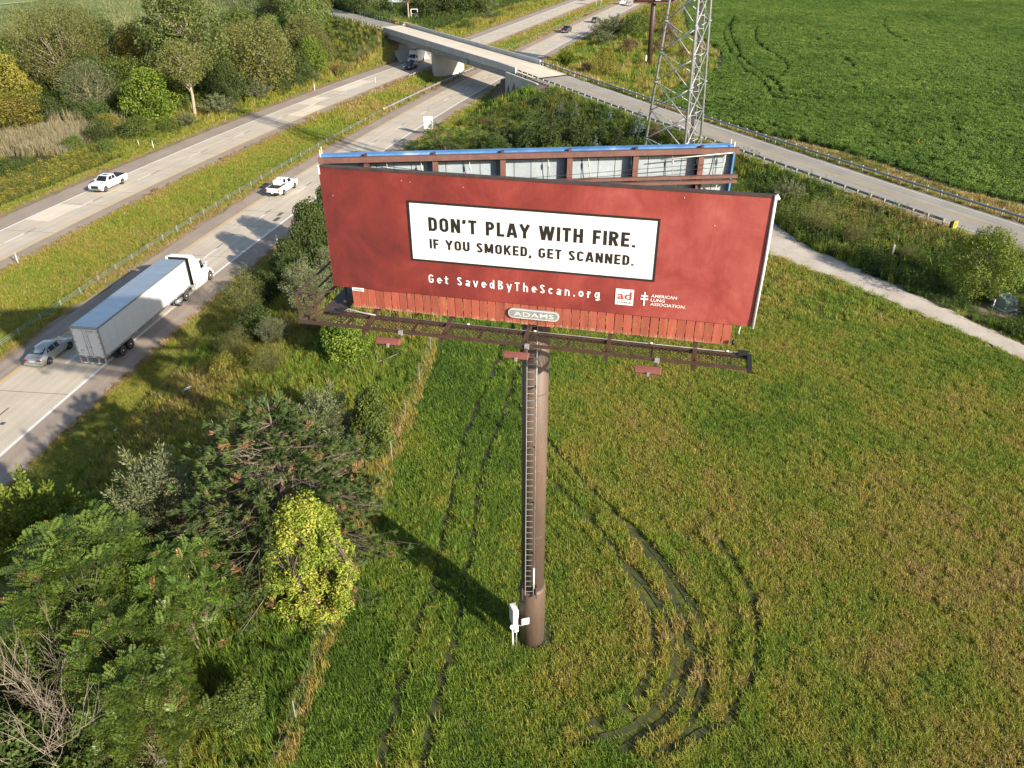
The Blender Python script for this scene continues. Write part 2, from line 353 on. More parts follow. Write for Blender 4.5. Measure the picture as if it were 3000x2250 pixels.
def hbase(x,y):
    s,o=so(x,y); of=offar(s)
    # right side
    fx=fencex(y)
    near=3.2*sm(-30,-3,x-fx+ (fx*0)) 
    right=-0.35*sm(6.6,9.5,o)*(1-sm(10,14,o))+3.2*sm(9.5,25.5,o)
    lowz=1-sm(88,120,y)*(1-sm(20,50,x))*0.55   # lower ground behind the sign
    right=right*lowz
    dl=np.minimum(o+6.2,0); dm=(o-(of+5.8))
    w=np.maximum(-6.2-(of+5.8),1.0); u=np.clip((o-(of+5.8))/w,0,1)
    med=-0.75*np.sin(np.pi*u)**1.3
    left=-0.9*sm(0,6,(of-8.3)-o)
    z=np.where(o>6.6,right,np.where(o>-6.2,0,np.where(o>of+5.8,med,np.where(o>of-8.3,0,left))))
    return z
def terr(x,y):
    x=np.asarray(x,float); y=np.asarray(y,float)
    z=hbase(x,y); t,o=ot(x,y)
    dd=np.maximum(np.maximum(-1.0-o,o-9.2),0)      # sideways distance from the embankment crest
    e=np.maximum(np.maximum(64-t,0)*(t>32),np.maximum(t+1,0)*(t<=32))  # under the bridge
    emb=oz(t)-0.12-dd/2.2-e/1.7
    emb=np.where((o<-.75)&(t>45)&(t<80),np.minimum(emb,1.5+(t-63)*.345-dd/2.4),emb)   # the wing wall holds the bank back
    s,oo=so(x,y); of=offar(s)
    clear=(oo>6.5)|(oo<of-8.2)
    return np.where(clear,np.maximum(z,emb),z)
# value noise in the plane
class VN:
    def __init__(s, seed): s.g = np.random.RandomState(seed).rand(256, 256)
    def __call__(s, x, y, scale, oct=3):
        out = 0; amp = 1; tot = 0
        for k in range(oct):
            u = np.asarray(x)/scale*(2**k)+17.3*k; v = np.asarray(y)/scale*(2**k)+9.1*k
            i = np.floor(u).astype(int); j = np.floor(v).astype(int); a = u-i; b = v-j; a = a*a*(3-2*a); b = b*b*(3-2*b); g = s.g
            n = (g[i % 256, j % 256]*(1-a)+g[(i+1) % 256, j % 256]*a)*(1-b)+(g[i % 256, (j+1) % 256]*(1-a)+g[(i+1) % 256, (j+1) % 256]*a)*b
            out = out+n*amp; tot += amp; amp *= .5
        return out/tot
N1, N2, N3 = VN(1), VN(2), VN(3)
def inpoly(x, y, poly):
    r = np.zeros(np.shape(x), bool); n = len(poly)
    for i in range(n):
        x1, y1 = poly[i]; x2, y2 = poly[(i+1) % n]
        if y1 == y2: continue
        r ^= ((y1 > y) != (y2 > y)) & (x < (x2-x1)*(y-y1)/(y2-y1)+x1)
    return r
def dpoly(x, y, pl):
    d = np.full(np.shape(x), 1e9)
    for (x1, y1), (x2, y2) in zip(pl[:-1], pl[1:]):
        L = (x2-x1)**2+(y2-y1)**2; t = np.clip(((x-x1)*(x2-x1)+(y-y1)*(y2-y1))/L, 0, 1)
        d = np.minimum(d, np.hypot(x-x1-t*(x2-x1), y-y1-t*(y2-y1)))
    return d
def smoothline(pts, n=6):
    p = np.array(pts, float); out = []
    q = np.vstack([2*p[0]-p[1], p, 2*p[-1]-p[-2]])
    for i in range(1, len(q)-2):
        for t in np.linspace(0, 1, n, endpoint=False):
            a, b, c, d = q[i-1], q[i], q[i+1], q[i+2]
            out.append(.5*((2*b)+(-a+c)*t+(2*a-5*b+4*c-d)*t*t+(-a+3*b-3*c+d)*t**3))
    out.append(p[-1]); return [tuple(v) for v in out]
SOY = smoothline([(66, 317), (59, 290), (52.4, 253), (49.8, 233), (50.8, 218), (51.2, 210), (49.5, 195), (44.3, 177.5), (42.2, 176), (34.8, 167.3), (30.5, 160), (29, 150), (33.7, 141.8), (40.1, 129), (46.6, 120), (53.7, 107.6), (57.2, 99.3), (62.6, 93.2), (72, 82)])+[(140, 60), (420, 60), (420, 420), (120, 420)]
GRAVEL = smoothline([(27.0, 92), (28.3, 82), (31.0, 76), (34.4, 70.4), (38.0, 64.1), (40.5, 59.5), (42.3, 56), (47, 47), (53, 36)])
def gravel_w(y): return np.interp(y, [36, 56, 60, 64, 70, 76, 82, 92], [1.5, 1.25, 1.25, 1.45, 1.75, 2.2, 2.7, 2.9])
TRACKS = [smoothline(p) for p in (
[(.2, 62), (-1.2, 55.6), (-1.8, 52.1), (-3.1, 46.0), (-3.7, 40.4), (-4.0, 36.1), (-4.2, 33.8), (-4.5, 30.3), (-4.9, 28.4), (-5.3, 24.3), (-5.8, 20.7), (-6.0, 16)],
 [(1.6, 60), (0.5, 54.2), (-0.6, 47.7), (-1.7, 42.8), (-2.2, 38.6), (-2.4, 34.1), (-2.7, 30.9), (-2.8, 29.0), (-3.3, 25.6), (-3.6, 23.6), (-4.0, 20.6), (-4.1, 16)],
 [(2.1, 40.4), (3.3, 38.4), (4.5, 36.1), (5.7, 33.8), (6.5, 31.4), (7.1, 29.0), (7.1, 27.1), (6.8, 25.6), (5.9, 23.9), (4.7, 22.8), (3.3, 22.2)],
 [(6.2, 32.6), (7.2, 30.8), (7.9, 28.8), (8.1, 26.9), (7.8, 25.4), (7.0, 23.6), (5.9, 22.5), (4.9, 21.9), (2.6, 21.2)],
 [(0.2, 48.8), (2.2, 44.6), (3.7, 41.4), (5.3, 38.3), (6.6, 35.8), (7.7, 33.3), (8.4, 31.4), (8.7, 29.3), (8.9, 27.4), (8.7, 25.8), (7.9, 23.7), (7.1, 22.6), (5.7, 21.6), (4.6, 20.9)],
 [(6.8, 35.8), (8.0, 33.6), (9.2, 30.3), (9.7, 28.3), (9.7, 26.5), (9.2, 24.6), (8.1, 22.4), (7.3, 21.5), (5.7, 20.5)],
 [(11.8, 34.8), (12.3, 32.7), (12.7, 30.3), (12.6, 28.3), (11.9, 25.8), (10.9, 24.0), (9.8, 22.6), (8.6, 21.9), (6.8, 20.9)])]
STRACK = [smoothline(p) for p in (
 [(66, 258), (58, 232), (54, 211), (52, 194), (50, 178), (50.5, 168), (50, 160), (48.5, 152), (53, 148)], [(71, 273), (61, 237), (56, 210), (53, 190), (52.6, 176), (52.6, 164), (51.5, 154), (56, 150)],
 [(71, 245), (65, 226), (62, 209), (62, 194), (60, 181), (55, 170)], [(115, 263), (108, 248), (103, 231), (101, 219), (101, 208)], [(77, 193), (74, 179)])]
def zones(x, y):
    """0 paved, 1 mown verge, 2 median, 3 tall roadside grass, 4 field, 5 embankment weeds, 6 soy, 7 gravel, 8 left verge weeds, 9 woods floor, 10 corn, 11 rough beyond the bridge, 12 bare soil strip"""
    s, o = so(x, y); of = offar(s); t, q = ot(x, y); z = np.full(np.shape(x), 4)
    fx = fencex(y)
    z = np.where((x < fx) & (y < 90), 3, z)
    dd = np.maximum(np.maximum(-1-q, q-9.2), 0)
    emb = (dd < 13) & (t > 52) & (o > 10)
    z = np.where((y > 90) & (o > 10), 11, z)
    z = np.where((q < -1) & (q > -17) & (t > 60) & (y < 150) & (o > 10), 5, z)
    z = np.where((q > 9) & (q < 16) & (t > 62), 13, z)
    soy = inpoly(x, y, SOY); ds = dpoly(x, y, SOY[:110])
    z = np.where((ds < 1.3) & ~soy & (x > 27), 12, z); z = np.where(soy, 6, z)
    z = np.where((o > 6.3) & (o < 10.5), 1, z)
    z = np.where((o < -6) & (o > of+5.4), 2, z)
    z = np.where((o < of-8) & (o > of-11.5), 1, z)
    z = np.where((o <= of-11.5) & (o > of-22), 8, z)
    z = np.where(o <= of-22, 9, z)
    z = np.where((o < of-74) & (y > 170), 10, z)
    z = np.where((t < 3) & (t > -60) & (q < 3) & (q > -13) & (o < of-10), 5, z)
    z = np.where((dpoly(x, y, GRAVEL) < gravel_w(y)) & (y < 95), 7, z)
    z = np.where((q > .4) & (q < 8.3), 0, z); z = np.where((q > -2.3) & (q < .6) & (t > 57) & (t < 79), 0, z)
    z = np.where((np.hypot(x-44.7, y-64.2) < 1.9), 0, z)
    z = np.where((o > -6.1) & (o < 6.4), 0, z); z = np.where((o < of+5.5) & (o > of-8.1), 0, z)
    return z
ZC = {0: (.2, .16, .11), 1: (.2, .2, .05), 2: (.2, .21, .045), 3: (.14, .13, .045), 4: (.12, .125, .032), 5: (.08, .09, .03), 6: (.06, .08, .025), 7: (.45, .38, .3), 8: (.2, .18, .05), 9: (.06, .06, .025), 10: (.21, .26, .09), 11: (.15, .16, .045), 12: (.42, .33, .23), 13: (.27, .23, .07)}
def grid_axis(lo, a, b, hi, fine, coarse):
    return np.concatenate([np.arange(lo, a, coarse), np.arange(a, b, fine), np.arange(b, hi+coarse, coarse)])
gx = grid_axis(-900, -112, 84, 900, 1.0, 34.); gy = grid_axis(-60, 2, 362, 1500, 1.0, 42.)
GX, GY = np.meshgrid(gx, gy); GZ = terr(GX, GY)
_s1, _o1 = so(GX, GY); _of = offar(_s1); _t1, _q1 = ot(GX, GY)
pav = ((_o1 > -5.6) & (_o1 < 6.2)) | ((_o1 < _of+5.2) & (_o1 > _of-7.6)) | ((_q1 > 1.2) & (_q1 < 7.6) & ((_t1 > 60) | (_t1 < 6)))
gz_ = zones(GX, GY)
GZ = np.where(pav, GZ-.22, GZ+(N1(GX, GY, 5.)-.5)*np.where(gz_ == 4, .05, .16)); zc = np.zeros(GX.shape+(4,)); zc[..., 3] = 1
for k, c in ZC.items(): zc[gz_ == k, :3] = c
w, h = len(gx), len(gy); ii = np.arange(w*h).reshape(h, w)
quads = np.stack([ii[:-1, :-1], ii[:-1, 1:], ii[1:, 1:], ii[1:, :-1]], -1).reshape(-1, 4)
ground = link('ground', npmesh('ground', np.stack([GX, GY, GZ], -1).reshape(-1, 3), quads, M['ground'], {'zc': zc.reshape(-1, 4)}, smooth=True)); tag(ground, kind='structure')

def ribbon(name, mat, fn, ss, w0, w1, dz, parent=None, nw=2, zf=None, thick=0.0):
    """sheet that follows a road: fn(s, o) -> x, y ; across from w0 to w1 (numbers or functions of s)"""
    ss = np.asarray(ss, float); a = w0(ss) if callable(w0) else np.full(len(ss), w0); b = w1(ss) if callable(w1) else np.full(len(ss), w1)
    V = []; UV = []
    for k in range(nw):
        o = a+(b-a)*k/(nw-1); x, y = fn(ss, o); zz = (zf(ss) if zf else np.zeros(len(ss)))+dz; V.append(np.stack([x, y, zz], -1)); UV.append(np.stack([o, ss], -1))
    V = np.stack(V, 1).reshape(-1, 3); UV = np.stack(UV, 1).reshape(-1, 2); n = len(ss)
    q = [(i*nw+k, i*nw+k+1, (i+1)*nw+k+1, (i+1)*nw+k) for i in range(n-1) for k in range(nw-1)]
    me = npmesh(name, V, q, mat); ul = me.uv_layers.new(name='UVMap'); ul.data.foreach_set('uv', UV[np.array(q).ravel()].astype(np.float32).ravel())
    o = link(name, me, parent); return o
SS = np.arange(-130, 445, 3.0)
jit = lambda seed, amp: (lambda s: np.random.RandomState(seed).uniform(-amp, amp, len(s)))
# near carriageway and far carriageway
hw = [None, None]
for k, nm, off in ((0, 'near_carriageway', lambda s: 0*s), (1, 'far_carriageway', lambda s: offar(s))):
    d = 1 if k == 0 else -1
    fn = lambda s, o, off=off: rpt(s, o+off(s))
    c = ribbon(nm, M['road'], fn, SS, -3.75, 3.75, .0, nw=5); tag(c, kind='structure'); hw[k] = c
    inner, outer = (-6.0, 6.7) if k == 0 else (5.6, -7.0)
    SS2 = np.arange(-130, 445, .8)
    ribbon('shoulder', M['shoulder'], fn, SS2, lambda s: 3.75*d+0*s, lambda s: outer+jit(5+k, .13)(s), .0, c)
    ribbon('shoulder', M['shoulder'], fn, SS2, lambda s: -3.75*d+0*s, lambda s: inner+jit(8+k, .16)(s), .0, c)
    for w0_, w1_ in ((-6.75, -5.85),) if k == 0 else ((5.5, 6.2),):
        gv = ribbon('gravel_verge', M['soil'], fn, SS2, lambda s, w0_=w0_: w0_+jit(21+k, .45)(s), lambda s, w1_=w1_: w1_+0*s, .0, c, nw=3)
        for v in gv.data.vertices: v.co.z = max(float(terr(v.co.x, v.co.y)), -.3)+.012-(.0 if abs(v.co.z) > 1 else .0)
    ribbon('edge_line', M['paint_white'], fn, SS, 3.56*d-.12, 3.56*d+.12, .006, c)
    ribbon('edge_line', M['paint_yellow'], fn, SS, -3.56*d-.1, -3.56*d+.1, .006, c)
    dash = MB().box((0, 0, 0), (.17, 3.1, .004)).mesh('lane_dash', M['paint_white']); seal = MB().box((0, 0, 0), (.13, 2.0, .003)).mesh('crack_seal', M['tar'])
    for i in range(-9, 35):
        sm_ = i*12.192+1.5; x, y = fn(np.array([sm_]), np.array([0.])); hd = float(np.interp(sm_, _s, _h))
        link('lane_dash', dash, c, (x[0], y[0], .007), (0, 0, -hd))
        x, y = fn(np.array([sm_+2.4]), np.array([-.13*d])); link('crack_seal', seal, c, (x[0], y[0], .005), (0, 0, -hd))
    # transverse joints of the slabs, fading where they have been worn away
    jm = MB().box((0, 0, 0), (7.4, .055, .003)).mesh('slab_joint', M['tar'])
    for i in range(-12, 40):
        s0 = i*9.3+4+k*3+((i*7919) % 13)*.35; x, y = fn(np.array([s0]), np.array([0.])); hd = float(np.interp(s0, _s, _h)); link('slab_joint', jm, c, (x[0], y[0], .003), (0, 0, -hd+.03))
# lighter repair slabs and tar patches
for k, s0, o0, L, W, mt in ((1, 58, 1.8, 9, 3.6, 'deckroad'), (1, 66, -1.8, 7, 3.5, 'deckroad'), (1, 76, 1.8, 3.5, 3.5, 'concrete'), (1, -2, -1.8, 6, 3.5, 'deckroad'), (0, 83, 1.75, 1.6, 3.5, 'concrete'), (0, 150, 1.75, 2, 3.5, 'concrete'), (1, 82, -1.7, 12, 3.5, 'deckroad'),
                            (0, 3.5, 1.9, 1.3, .5, 'tar'), (0, 1.6, 2.35, 1.5, .6, 'tar'), (0, -46, .9, .4, .4, 'tar'), (1, 48, .8, 8, 3.2, 'road'), (0, 226, 1.7, 8, 3.4, 'concrete')):
    ss = np.linspace(s0-L/2, s0+L/2, 4); off = offar if k else (lambda s: 0*s)
    ribbon('road_patch', M[mt], lambda s, o, off=off: rpt(s, o+off(s)), ss, o0-W/2, o0+W/2, .0022 if mt != 'tar' else .004, hw[k])
# gravel lane
gl = np.array(GRAVEL); gd = np.gradient(gl, axis=0); gd /= np.linalg.norm(gd, axis=1)[:, None]; gn = np.stack([gd[:, 1], -gd[:, 0]], 1); gw_ = gravel_w(gl[:, 1])[:, None]
V = []
for k in range(7):
    u = k/6*2-1; j = rng.uniform(-.3, .3, (len(gl), 1))*(abs(u) == 1); p = gl+gn*(gw_*u*1.05+j); V.append(np.c_[p, terr(p[:, 0], p[:, 1])+.13-.07*abs(u)**3])
V = np.stack(V, 1).reshape(-1, 3); q = [(i*7+k, i*7+k+1, (i+1)*7+k+1, (i+1)*7+k) for i in range(len(gl)-1) for k in range(6)]
tag(link('gravel_path', npmesh('gravel_path', V, q, M['gravel'], smooth=True)), kind='structure')
# county road over the bridge
fo = lambda t, o: op(t, o)
T1 = np.arange(72, 262, 3.0); T0 = np.arange(-118, -7.9, 3.0)
cr = ribbon('county_road', M['overroad'], fo, T1, .85, 7.85, 0, zf=oz, nw=5); tag(cr, kind='structure')
ribbon('county_road', M['overroad'], fo, np.append(T0, -8), .85, 7.85, 0, cr, zf=oz, nw=5)
for a, b, mt in ((1.28, 1.38, 'paint_white'), (7.3, 7.4, 'paint_white'), (4.2, 4.28, 'paint_yellow'), (4.4, 4.48, 'paint_yellow')):
    ribbon('road_line', M[mt], fo, T1, a, b, .008, cr, zf=oz)
for a, b in ((.0, .85), (7.85, 8.5)): ribbon('shoulder', M['soil'] if a > 5 else M['shoulder'], fo, T1, a, b, -.02, cr, zf=oz)
# corn-field access lane far left
fl = ribbon('farm_lane', M['gravel'], lambda s, o: (-260+s*.57, 276.5+s*.822+o), np.arange(0, 400, 6.), -1.7, 1.7, -.5); tag(fl, kind='structure')

# wheel ruts in the field: pressed-soil strips, shade of the flanking grass painted in
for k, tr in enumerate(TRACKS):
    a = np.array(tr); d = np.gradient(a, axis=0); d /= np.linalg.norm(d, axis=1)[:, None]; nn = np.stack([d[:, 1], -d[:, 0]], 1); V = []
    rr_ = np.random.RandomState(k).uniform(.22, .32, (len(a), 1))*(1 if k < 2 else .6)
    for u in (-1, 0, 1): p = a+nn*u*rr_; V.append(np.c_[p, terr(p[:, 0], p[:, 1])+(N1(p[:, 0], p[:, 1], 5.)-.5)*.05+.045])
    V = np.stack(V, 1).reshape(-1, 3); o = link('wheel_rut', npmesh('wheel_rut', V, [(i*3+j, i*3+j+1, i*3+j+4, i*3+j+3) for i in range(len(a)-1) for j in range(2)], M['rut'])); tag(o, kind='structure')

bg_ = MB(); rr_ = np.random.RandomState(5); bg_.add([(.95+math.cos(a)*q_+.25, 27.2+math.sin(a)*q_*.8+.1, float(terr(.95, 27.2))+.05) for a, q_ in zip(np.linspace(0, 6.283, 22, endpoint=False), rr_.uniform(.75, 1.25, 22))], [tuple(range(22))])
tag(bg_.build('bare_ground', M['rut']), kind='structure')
# ------------------------------------------------------------------ overpass bridge
def o3(t, o, z): x, y = op(t, o); return (float(x), float(y), float(z))
BR = empty('overpass_bridge', o3(32, 4.3, 0)); tag(BR, 'pale concrete overpass crossing both highway carriageways on one wall pier', 'bridge')
BRI = Matrix.Translation(-Vector(BR.location))
def bpart(mb, name, mat, parent=None, bevel=0.0):
    o = mb.build(name, mat, BR if parent is None else parent, bevel=bevel)
    if parent is None: o.location = -Vector(BR.location)
    return o
def tprism(poly, t0, t1, step=4.0):
    """cross-section (o, dz) swept along the road with the road's own level"""
    mb = MB(); ts = np.append(np.arange(t0, t1, step), t1)
    mb.loft([[o3(t, o, oz(t)+dz) for o, dz in poly] for t in ts]); return mb
dk = bpart(tprism([(.35, -.28), (8.35, -.28), (8.35, .012), (4.35, .05), (.35, .012)], -.5, 65), 'deck', M['girder'])
rb = ribbon('deck_surface', M['deckroad'], fo, np.arange(-8, 72.6, 1.5), .36, 8.34, .016, zf=lambda t: oz(t)+.0, nw=9)
# slight crown so that the sheet clears the slab
for v in rb.data.vertices: v.co.z += .045
rb.parent = BR; rb.location = -Vector(BR.location)
for nm, a, b, t0, t1 in (('parapet', 0, .34, -1.2, 65.2), ('parapet', 8.36, 8.7, -6, 61)):
    outer = a if a < 4 else b; inner = b if a < 4 else a
    k = bpart(tprism([(outer, -.42), (outer, .86), (outer+(inner-outer)*.1, .9), (outer+(inner-outer)*.9, .9), (inner, .86), (inner, -.42)], t0, t1), nm, M['concrete_grey'])
for a in (.3, 2.3, 4.3, 6.3, 8.1):
    g = MB()
    for t0, t1 in ((.4, 26.5), (27.0, 63.4)):
        g.loft([[o3(t, a+x, oz(t)+z) for x, z in ((-.28, -.29), (.28, -.29), (.28, -.45), (.1, -.55), (.1, -1.2), (.3, -1.32), (.3, -1.5), (-.3, -1.5), (-.3, -1.32), (-.1, -1.2), (-.1, -.55), (-.28, -.45))] for t in (t0, t1)])
    bpart(g, 'girder', M['girder'])
pier = MB().prism([(.3, -1.2), (8.4, -1.2), (8.4, 4.67), (.3, 4.67)], 26.25, 27.25, lambda p, q, t: o3(t, p, q)); bpart(pier, 'pier', M['concrete'], bevel=.06)
# abutments and wing walls
ab = MB().box((0, 0, 0), (.01, .01, .01)); ab = MB()
ab.prism([(.05, 0), (8.65, 0), (8.65, 5.75), (.05, 5.75)], 63.5, 64.5, lambda p, q, t: o3(t, p, q)); bpart(ab, 'abutment', M['concrete'])
ab = MB().prism([(.05, 0), (8.65, 0), (8.65, 5.75), (.05, 5.75)], -1.0, .3, lambda p, q, t: o3(t, p, q)); bpart(ab, 'abutment', M['concrete'])
ww = MB().prism([(63.3, -.3), (75.2, 3.6), (75.2, 5.55), (74.6, 5.72), (63.3, 6.02)], -1.15, -.72, lambda p, q, t: o3(p, t, q)); bpart(ww, 'wing_wall', M['concrete'])
ww = MB().prism([(-8.2, 4.4), (.4, 1.6), (.4, 6.1), (-8.2, 6.1)], -.45, -.02, lambda p, q, t: o3(p, t, q)); bpart(ww, 'wing_wall', M['concrete'])
sp = MB().prism([(.2, 4.6), (.2, 4.2), (8.4, -.75), (8.9, -.55)], .0, 8.6, lambda p, q, t: o3(p, t, q)); bpart(sp, 'slope_paving', M['concrete'])
sp = MB().prism([(63.6, 5.0), (63.6, 4.4), (56.6, -.1), (56.2, .2)], .0, 8.6, lambda p, q, t: o3(p, t, q))

# ------------------------------------------------------------------ guardrails
def wbeam(mb, pts, side):
    """W-beam along 3-d points; side = unit vector function to the traffic side"""
    prof = [(0, .78), (.07, .73), (.0, .66), (.0, .62), (.07, .55), (0, .48), (-.02, .48), (.05, .55), (-.02, .62), (-.02, .66), (.05, .73), (-.02, .78)]
    rings = []
    for i, p in enumerate(pts):
        a = np.array(pts[min(i+1, len(pts)-1)])-np.array(pts[max(i-1, 0)]); a[2] = 0; a /= np.linalg.norm(a); n = np.array([a[1], -a[0], 0])*side
        rings.append([tuple(np.array(p)+n*x+np.array([0, 0, z])) for x, z in prof])
    mb.loft(rings); return mb
POST = MB().box((0, 0, .34), (.13, .16, 1.0)).mesh('guardrail_post', M['galv_dull'], .008, 1)
BLOCK = MB().box((0, 0, .62), (.15, .2, .34)).mesh('spacer_block', M['wood_post'], .01, 1)
def guardrail(label, fpt, ss, side, spacing=1.905, mat='rail_blue', end=None):
    ss = np.asarray(ss, float); P = [fpt(s) for s in ss]; root = empty('guardrail', P[0]); tag(root, label, 'guardrail', None)
    off = -Vector(root.location)
    b = wbeam(MB(), P, side).build('rail', M[mat], root, off)
    L = ss[-1]-ss[0]; n = int(L/spacing)
    for i in range(n+1):
        s = ss[0]+i*L/n; p = Vector(fpt(s)); q = Vector(fpt(s+.1)); a = (q-p); rz = math.atan2(a.y, a.x); nrm = Vector((a.y, -a.x, 0)).normalized()*side
        po = link('post', POST, root, off+p-nrm*.26, (0, 0, rz)); bl = link('spacer_block', BLOCK, po, (0, .14*(1 if side < 0 else -1), 0))
    return root
tz = lambda t, o: o3(t, o, min(oz(t)-.05, 99))
guardrail('steel guardrail on the near side of the county road, ending at a striped yellow marker', lambda t: tz(t, .15), np.arange(66, 158.5, 2.0), -1)
guardrail('long blue grey guardrail between the county road and the soybean field', lambda t: tz(t, 8.55), np.arange(61.5, 205, 2.0), 1)
guardrail('guardrail on the near edge of the road up to the far end of the bridge', lambda t: tz(t, .1), np.arange(-46, -1.0, 2.0), -1)
guardrail('guardrail on the wooded far edge of the road before the bridge', lambda t: tz(t, 8.6), np.arange(-52, -6.0, 2.0), 1)
def med(s):
    o = np.interp(s, [62, 70, 84, 104, 120], [-7.4, -7.0, -6.3, -5.2, -4.9]); x, y = rpt(s, o-.75); return (float(x), float(y), float(terr(x, y)))
guardrail('pale guardrail in the grass median shielding the bridge pier', med, np.arange(62.5, 108, 2.0), 1, mat='galv')
def med2(s): x, y = rpt(s, offar(s)+6.1); return (float(x), float(y), float(terr(x, y)))
guardrail('short guardrail in the shade under the bridge beside the far carriageway', med2, np.arange(93, 118, 2.0), -1, mat='galv')
# end markers
def marker(loc, rz, label, striped=True, sz=(.5, .55)):
    e = empty('hazard_marker', loc, rz); tag(e, label, 'marker')
    MB().box((0, 0, .55), (.06, sz[0], sz[1])).build('marker_board', M['yellow_mark'], e, bevel=.01)
    if striped:
        for k in range(3):
            c = MB(); z0 = .33+k*.17; c.add([(.034, -.23, z0), (.034, .23, z0+.18), (.034, .23, z0+.27 if k < 2 else z0+.2), (.034, -.23, z0+.09)], [(0, 1, 2, 3)]); c.build('stripe', M['black'], e)
    MB().box((-.25, 0, .42), (.44, sz[0]*.8, sz[1]*1.1)).build('end_terminal', M['black'], e, bevel=.03)
marker(o3(159.3, .15, oz(159)-.1), math.atan2(OD[1], OD[0]), 'black and yellow striped marker closing the roadside guardrail end', True, (.75, .8))
mx, my, mz = med(62.2); marker((mx, my, mz), -1.28, 'plain yellow marker on the end of the median guardrail', False, (.45, .5))
# concrete curb blocks at the ends of the approach slab
for t, o, lb in ((72.5, 8.45, 'pale concrete curb end beside the road after the bridge, far side'), (-8.2, 8.45, 'small concrete curb end at the far corner of the bridge')):
    tag(MB().box((0, 0, 0), (1.5, .5, .5), math.atan2(OD[1], OD[0])).build('curb_block', M['concrete'], None, o3(t, o, oz(t)+.1), bevel=.05), lb, 'curb')

# ------------------------------------------------------------------ cable barrier in the median
CB = empty('cable_barrier', (*[float(v) for v in rpt(-60, -7.85)], 0)); tag(CB, 'steel cable barrier on short posts along the grass median', 'barrier')
cp = MB(); cp.box((0, 0, .32), (.1, .07, 1.2)); CPM = cp.mesh('cable_post', M['galv_dull'], .008, 1)
coff = -Vector(CB.location)
def cpt(s, o=-7.85):
    x, y = rpt(s, o); return Vector((float(x), float(y), float(terr(x, y))))
css = [s for s in np.arange(-75, 310, 3.05) if not 66 < s < 108]
for s in css: link('post', CPM, CB, coff+cpt(s), (0, 0, -float(np.interp(s, _s, _h))))
for z in (.45, .62, .8):
    for a, b in ((-75, 66), (108, 310)):
        c = MB().tube([cpt(s)+Vector((0, 0, z)) for s in np.arange(a, b, 3.05)], .016, 4, smooth=False).build('cable', M['galv_dull'], CB, coff)
# ------------------------------------------------------------------ small posts and signs
def pole_sign(name, label, loc, rz, w, h, z0, face, back='galv', posts=1, ph=None, post_mat='galv', cat='sign'):
    e = empty(name, loc, rz); tag(e, label, cat)
    b = MB().box((0, 0, z0+h/2), (w, .03, h)).build('sign_panel', M[back], e, bevel=.006)
    fz = MB(); fz.add([(-w/2+.02, -.0175, z0+.02), (w/2-.02, -.0175, z0+.02), (w/2-.02, -.0175, z0+h-.02), (-w/2+.02, -.0175, z0+h-.02)], [(0, 1, 2, 3)]); fz.build('sign_face', M[face], b)
    for k in range(posts):
        x = 0 if posts == 1 else (-.3+.6*k/(posts-1))*w
        MB().box((x, .06, (z0+h)/2-.2), (.09, .06, z0+h+.4)).build('post', M[post_mat], e)
    return e, b
def figure(b, x, z, sc, mat='green_sign'):
    m = MB(); m.tube([(x, -.0195, z+.32*sc), (x, -.0205, z+.32*sc)], .07*sc, 8); m.add([(x-.1*sc, -.02, z+.24*sc), (x+.1*sc, -.02, z+.24*sc), (x+.05*sc, -.02, z), (x-.05*sc, -.02, z)], [(0, 1, 2, 3)])
    m.add([(x-.2*sc, -.02, z+.05*sc), (x-.1*sc, -.02, z+.24*sc), (x-.07*sc, -.02, z+.2*sc), (x-.15*sc, -.02, z)], [(0, 1, 2, 3)]); m.build('pictogram', M[mat], b)
# ------------------------------------------------------------------ lettering (flat print)
def text_mesh(txt, mat, offset=0.0, space=1.0, shear=0.0):
    cu = bpy.data.curves.new('lettering', 'FONT'); cu.body = txt; cu.size = 1.0; cu.offset = offset; cu.space_character = space; cu.shear = shear; cu.fill_mode = 'FRONT'; cu.resolution_u = 3
    o = bpy.data.objects.new('lettering', cu); COL.objects.link(o); dg = bpy.context.evaluated_depsgraph_get(); me = bpy.data.meshes.new_from_object(o.evaluated_get(dg))
    bpy.data.objects.remove(o); bpy.data.curves.remove(cu); me.name = 'lettering'; me.materials.clear(); me.materials.append(mat); return me
def fit_text(txt, mat, x0, x1, y0, y1, frame, parent, name='lettering', offset=0.0, space=1.0, shear=0.0, capref=None):
    """print txt so that it spans x0..x1 and caps span y0..y1 (y up) ; frame(x, y) -> 3-d"""
    me = text_mesh(txt, mat, offset, space, shear); n = len(me.vertices); a = np.empty(n*3, np.float32); me.vertices.foreach_get('co', a); a = a.reshape(-1, 3)
    lo, hi = a.min(0), a.max(0); bl, ch = -offset, .729+2*offset
    X = x0+(a[:, 0]-lo[0])/(hi[0]-lo[0])*(x1-x0); Y = y0+(a[:, 1]-bl)/ch*(y1-y0)
    P = np.array([frame(x, y) for x, y in zip(X, Y)], np.float32); me.vertices.foreach_set('co', P.ravel()); me.update()
    return link(name, me, parent)
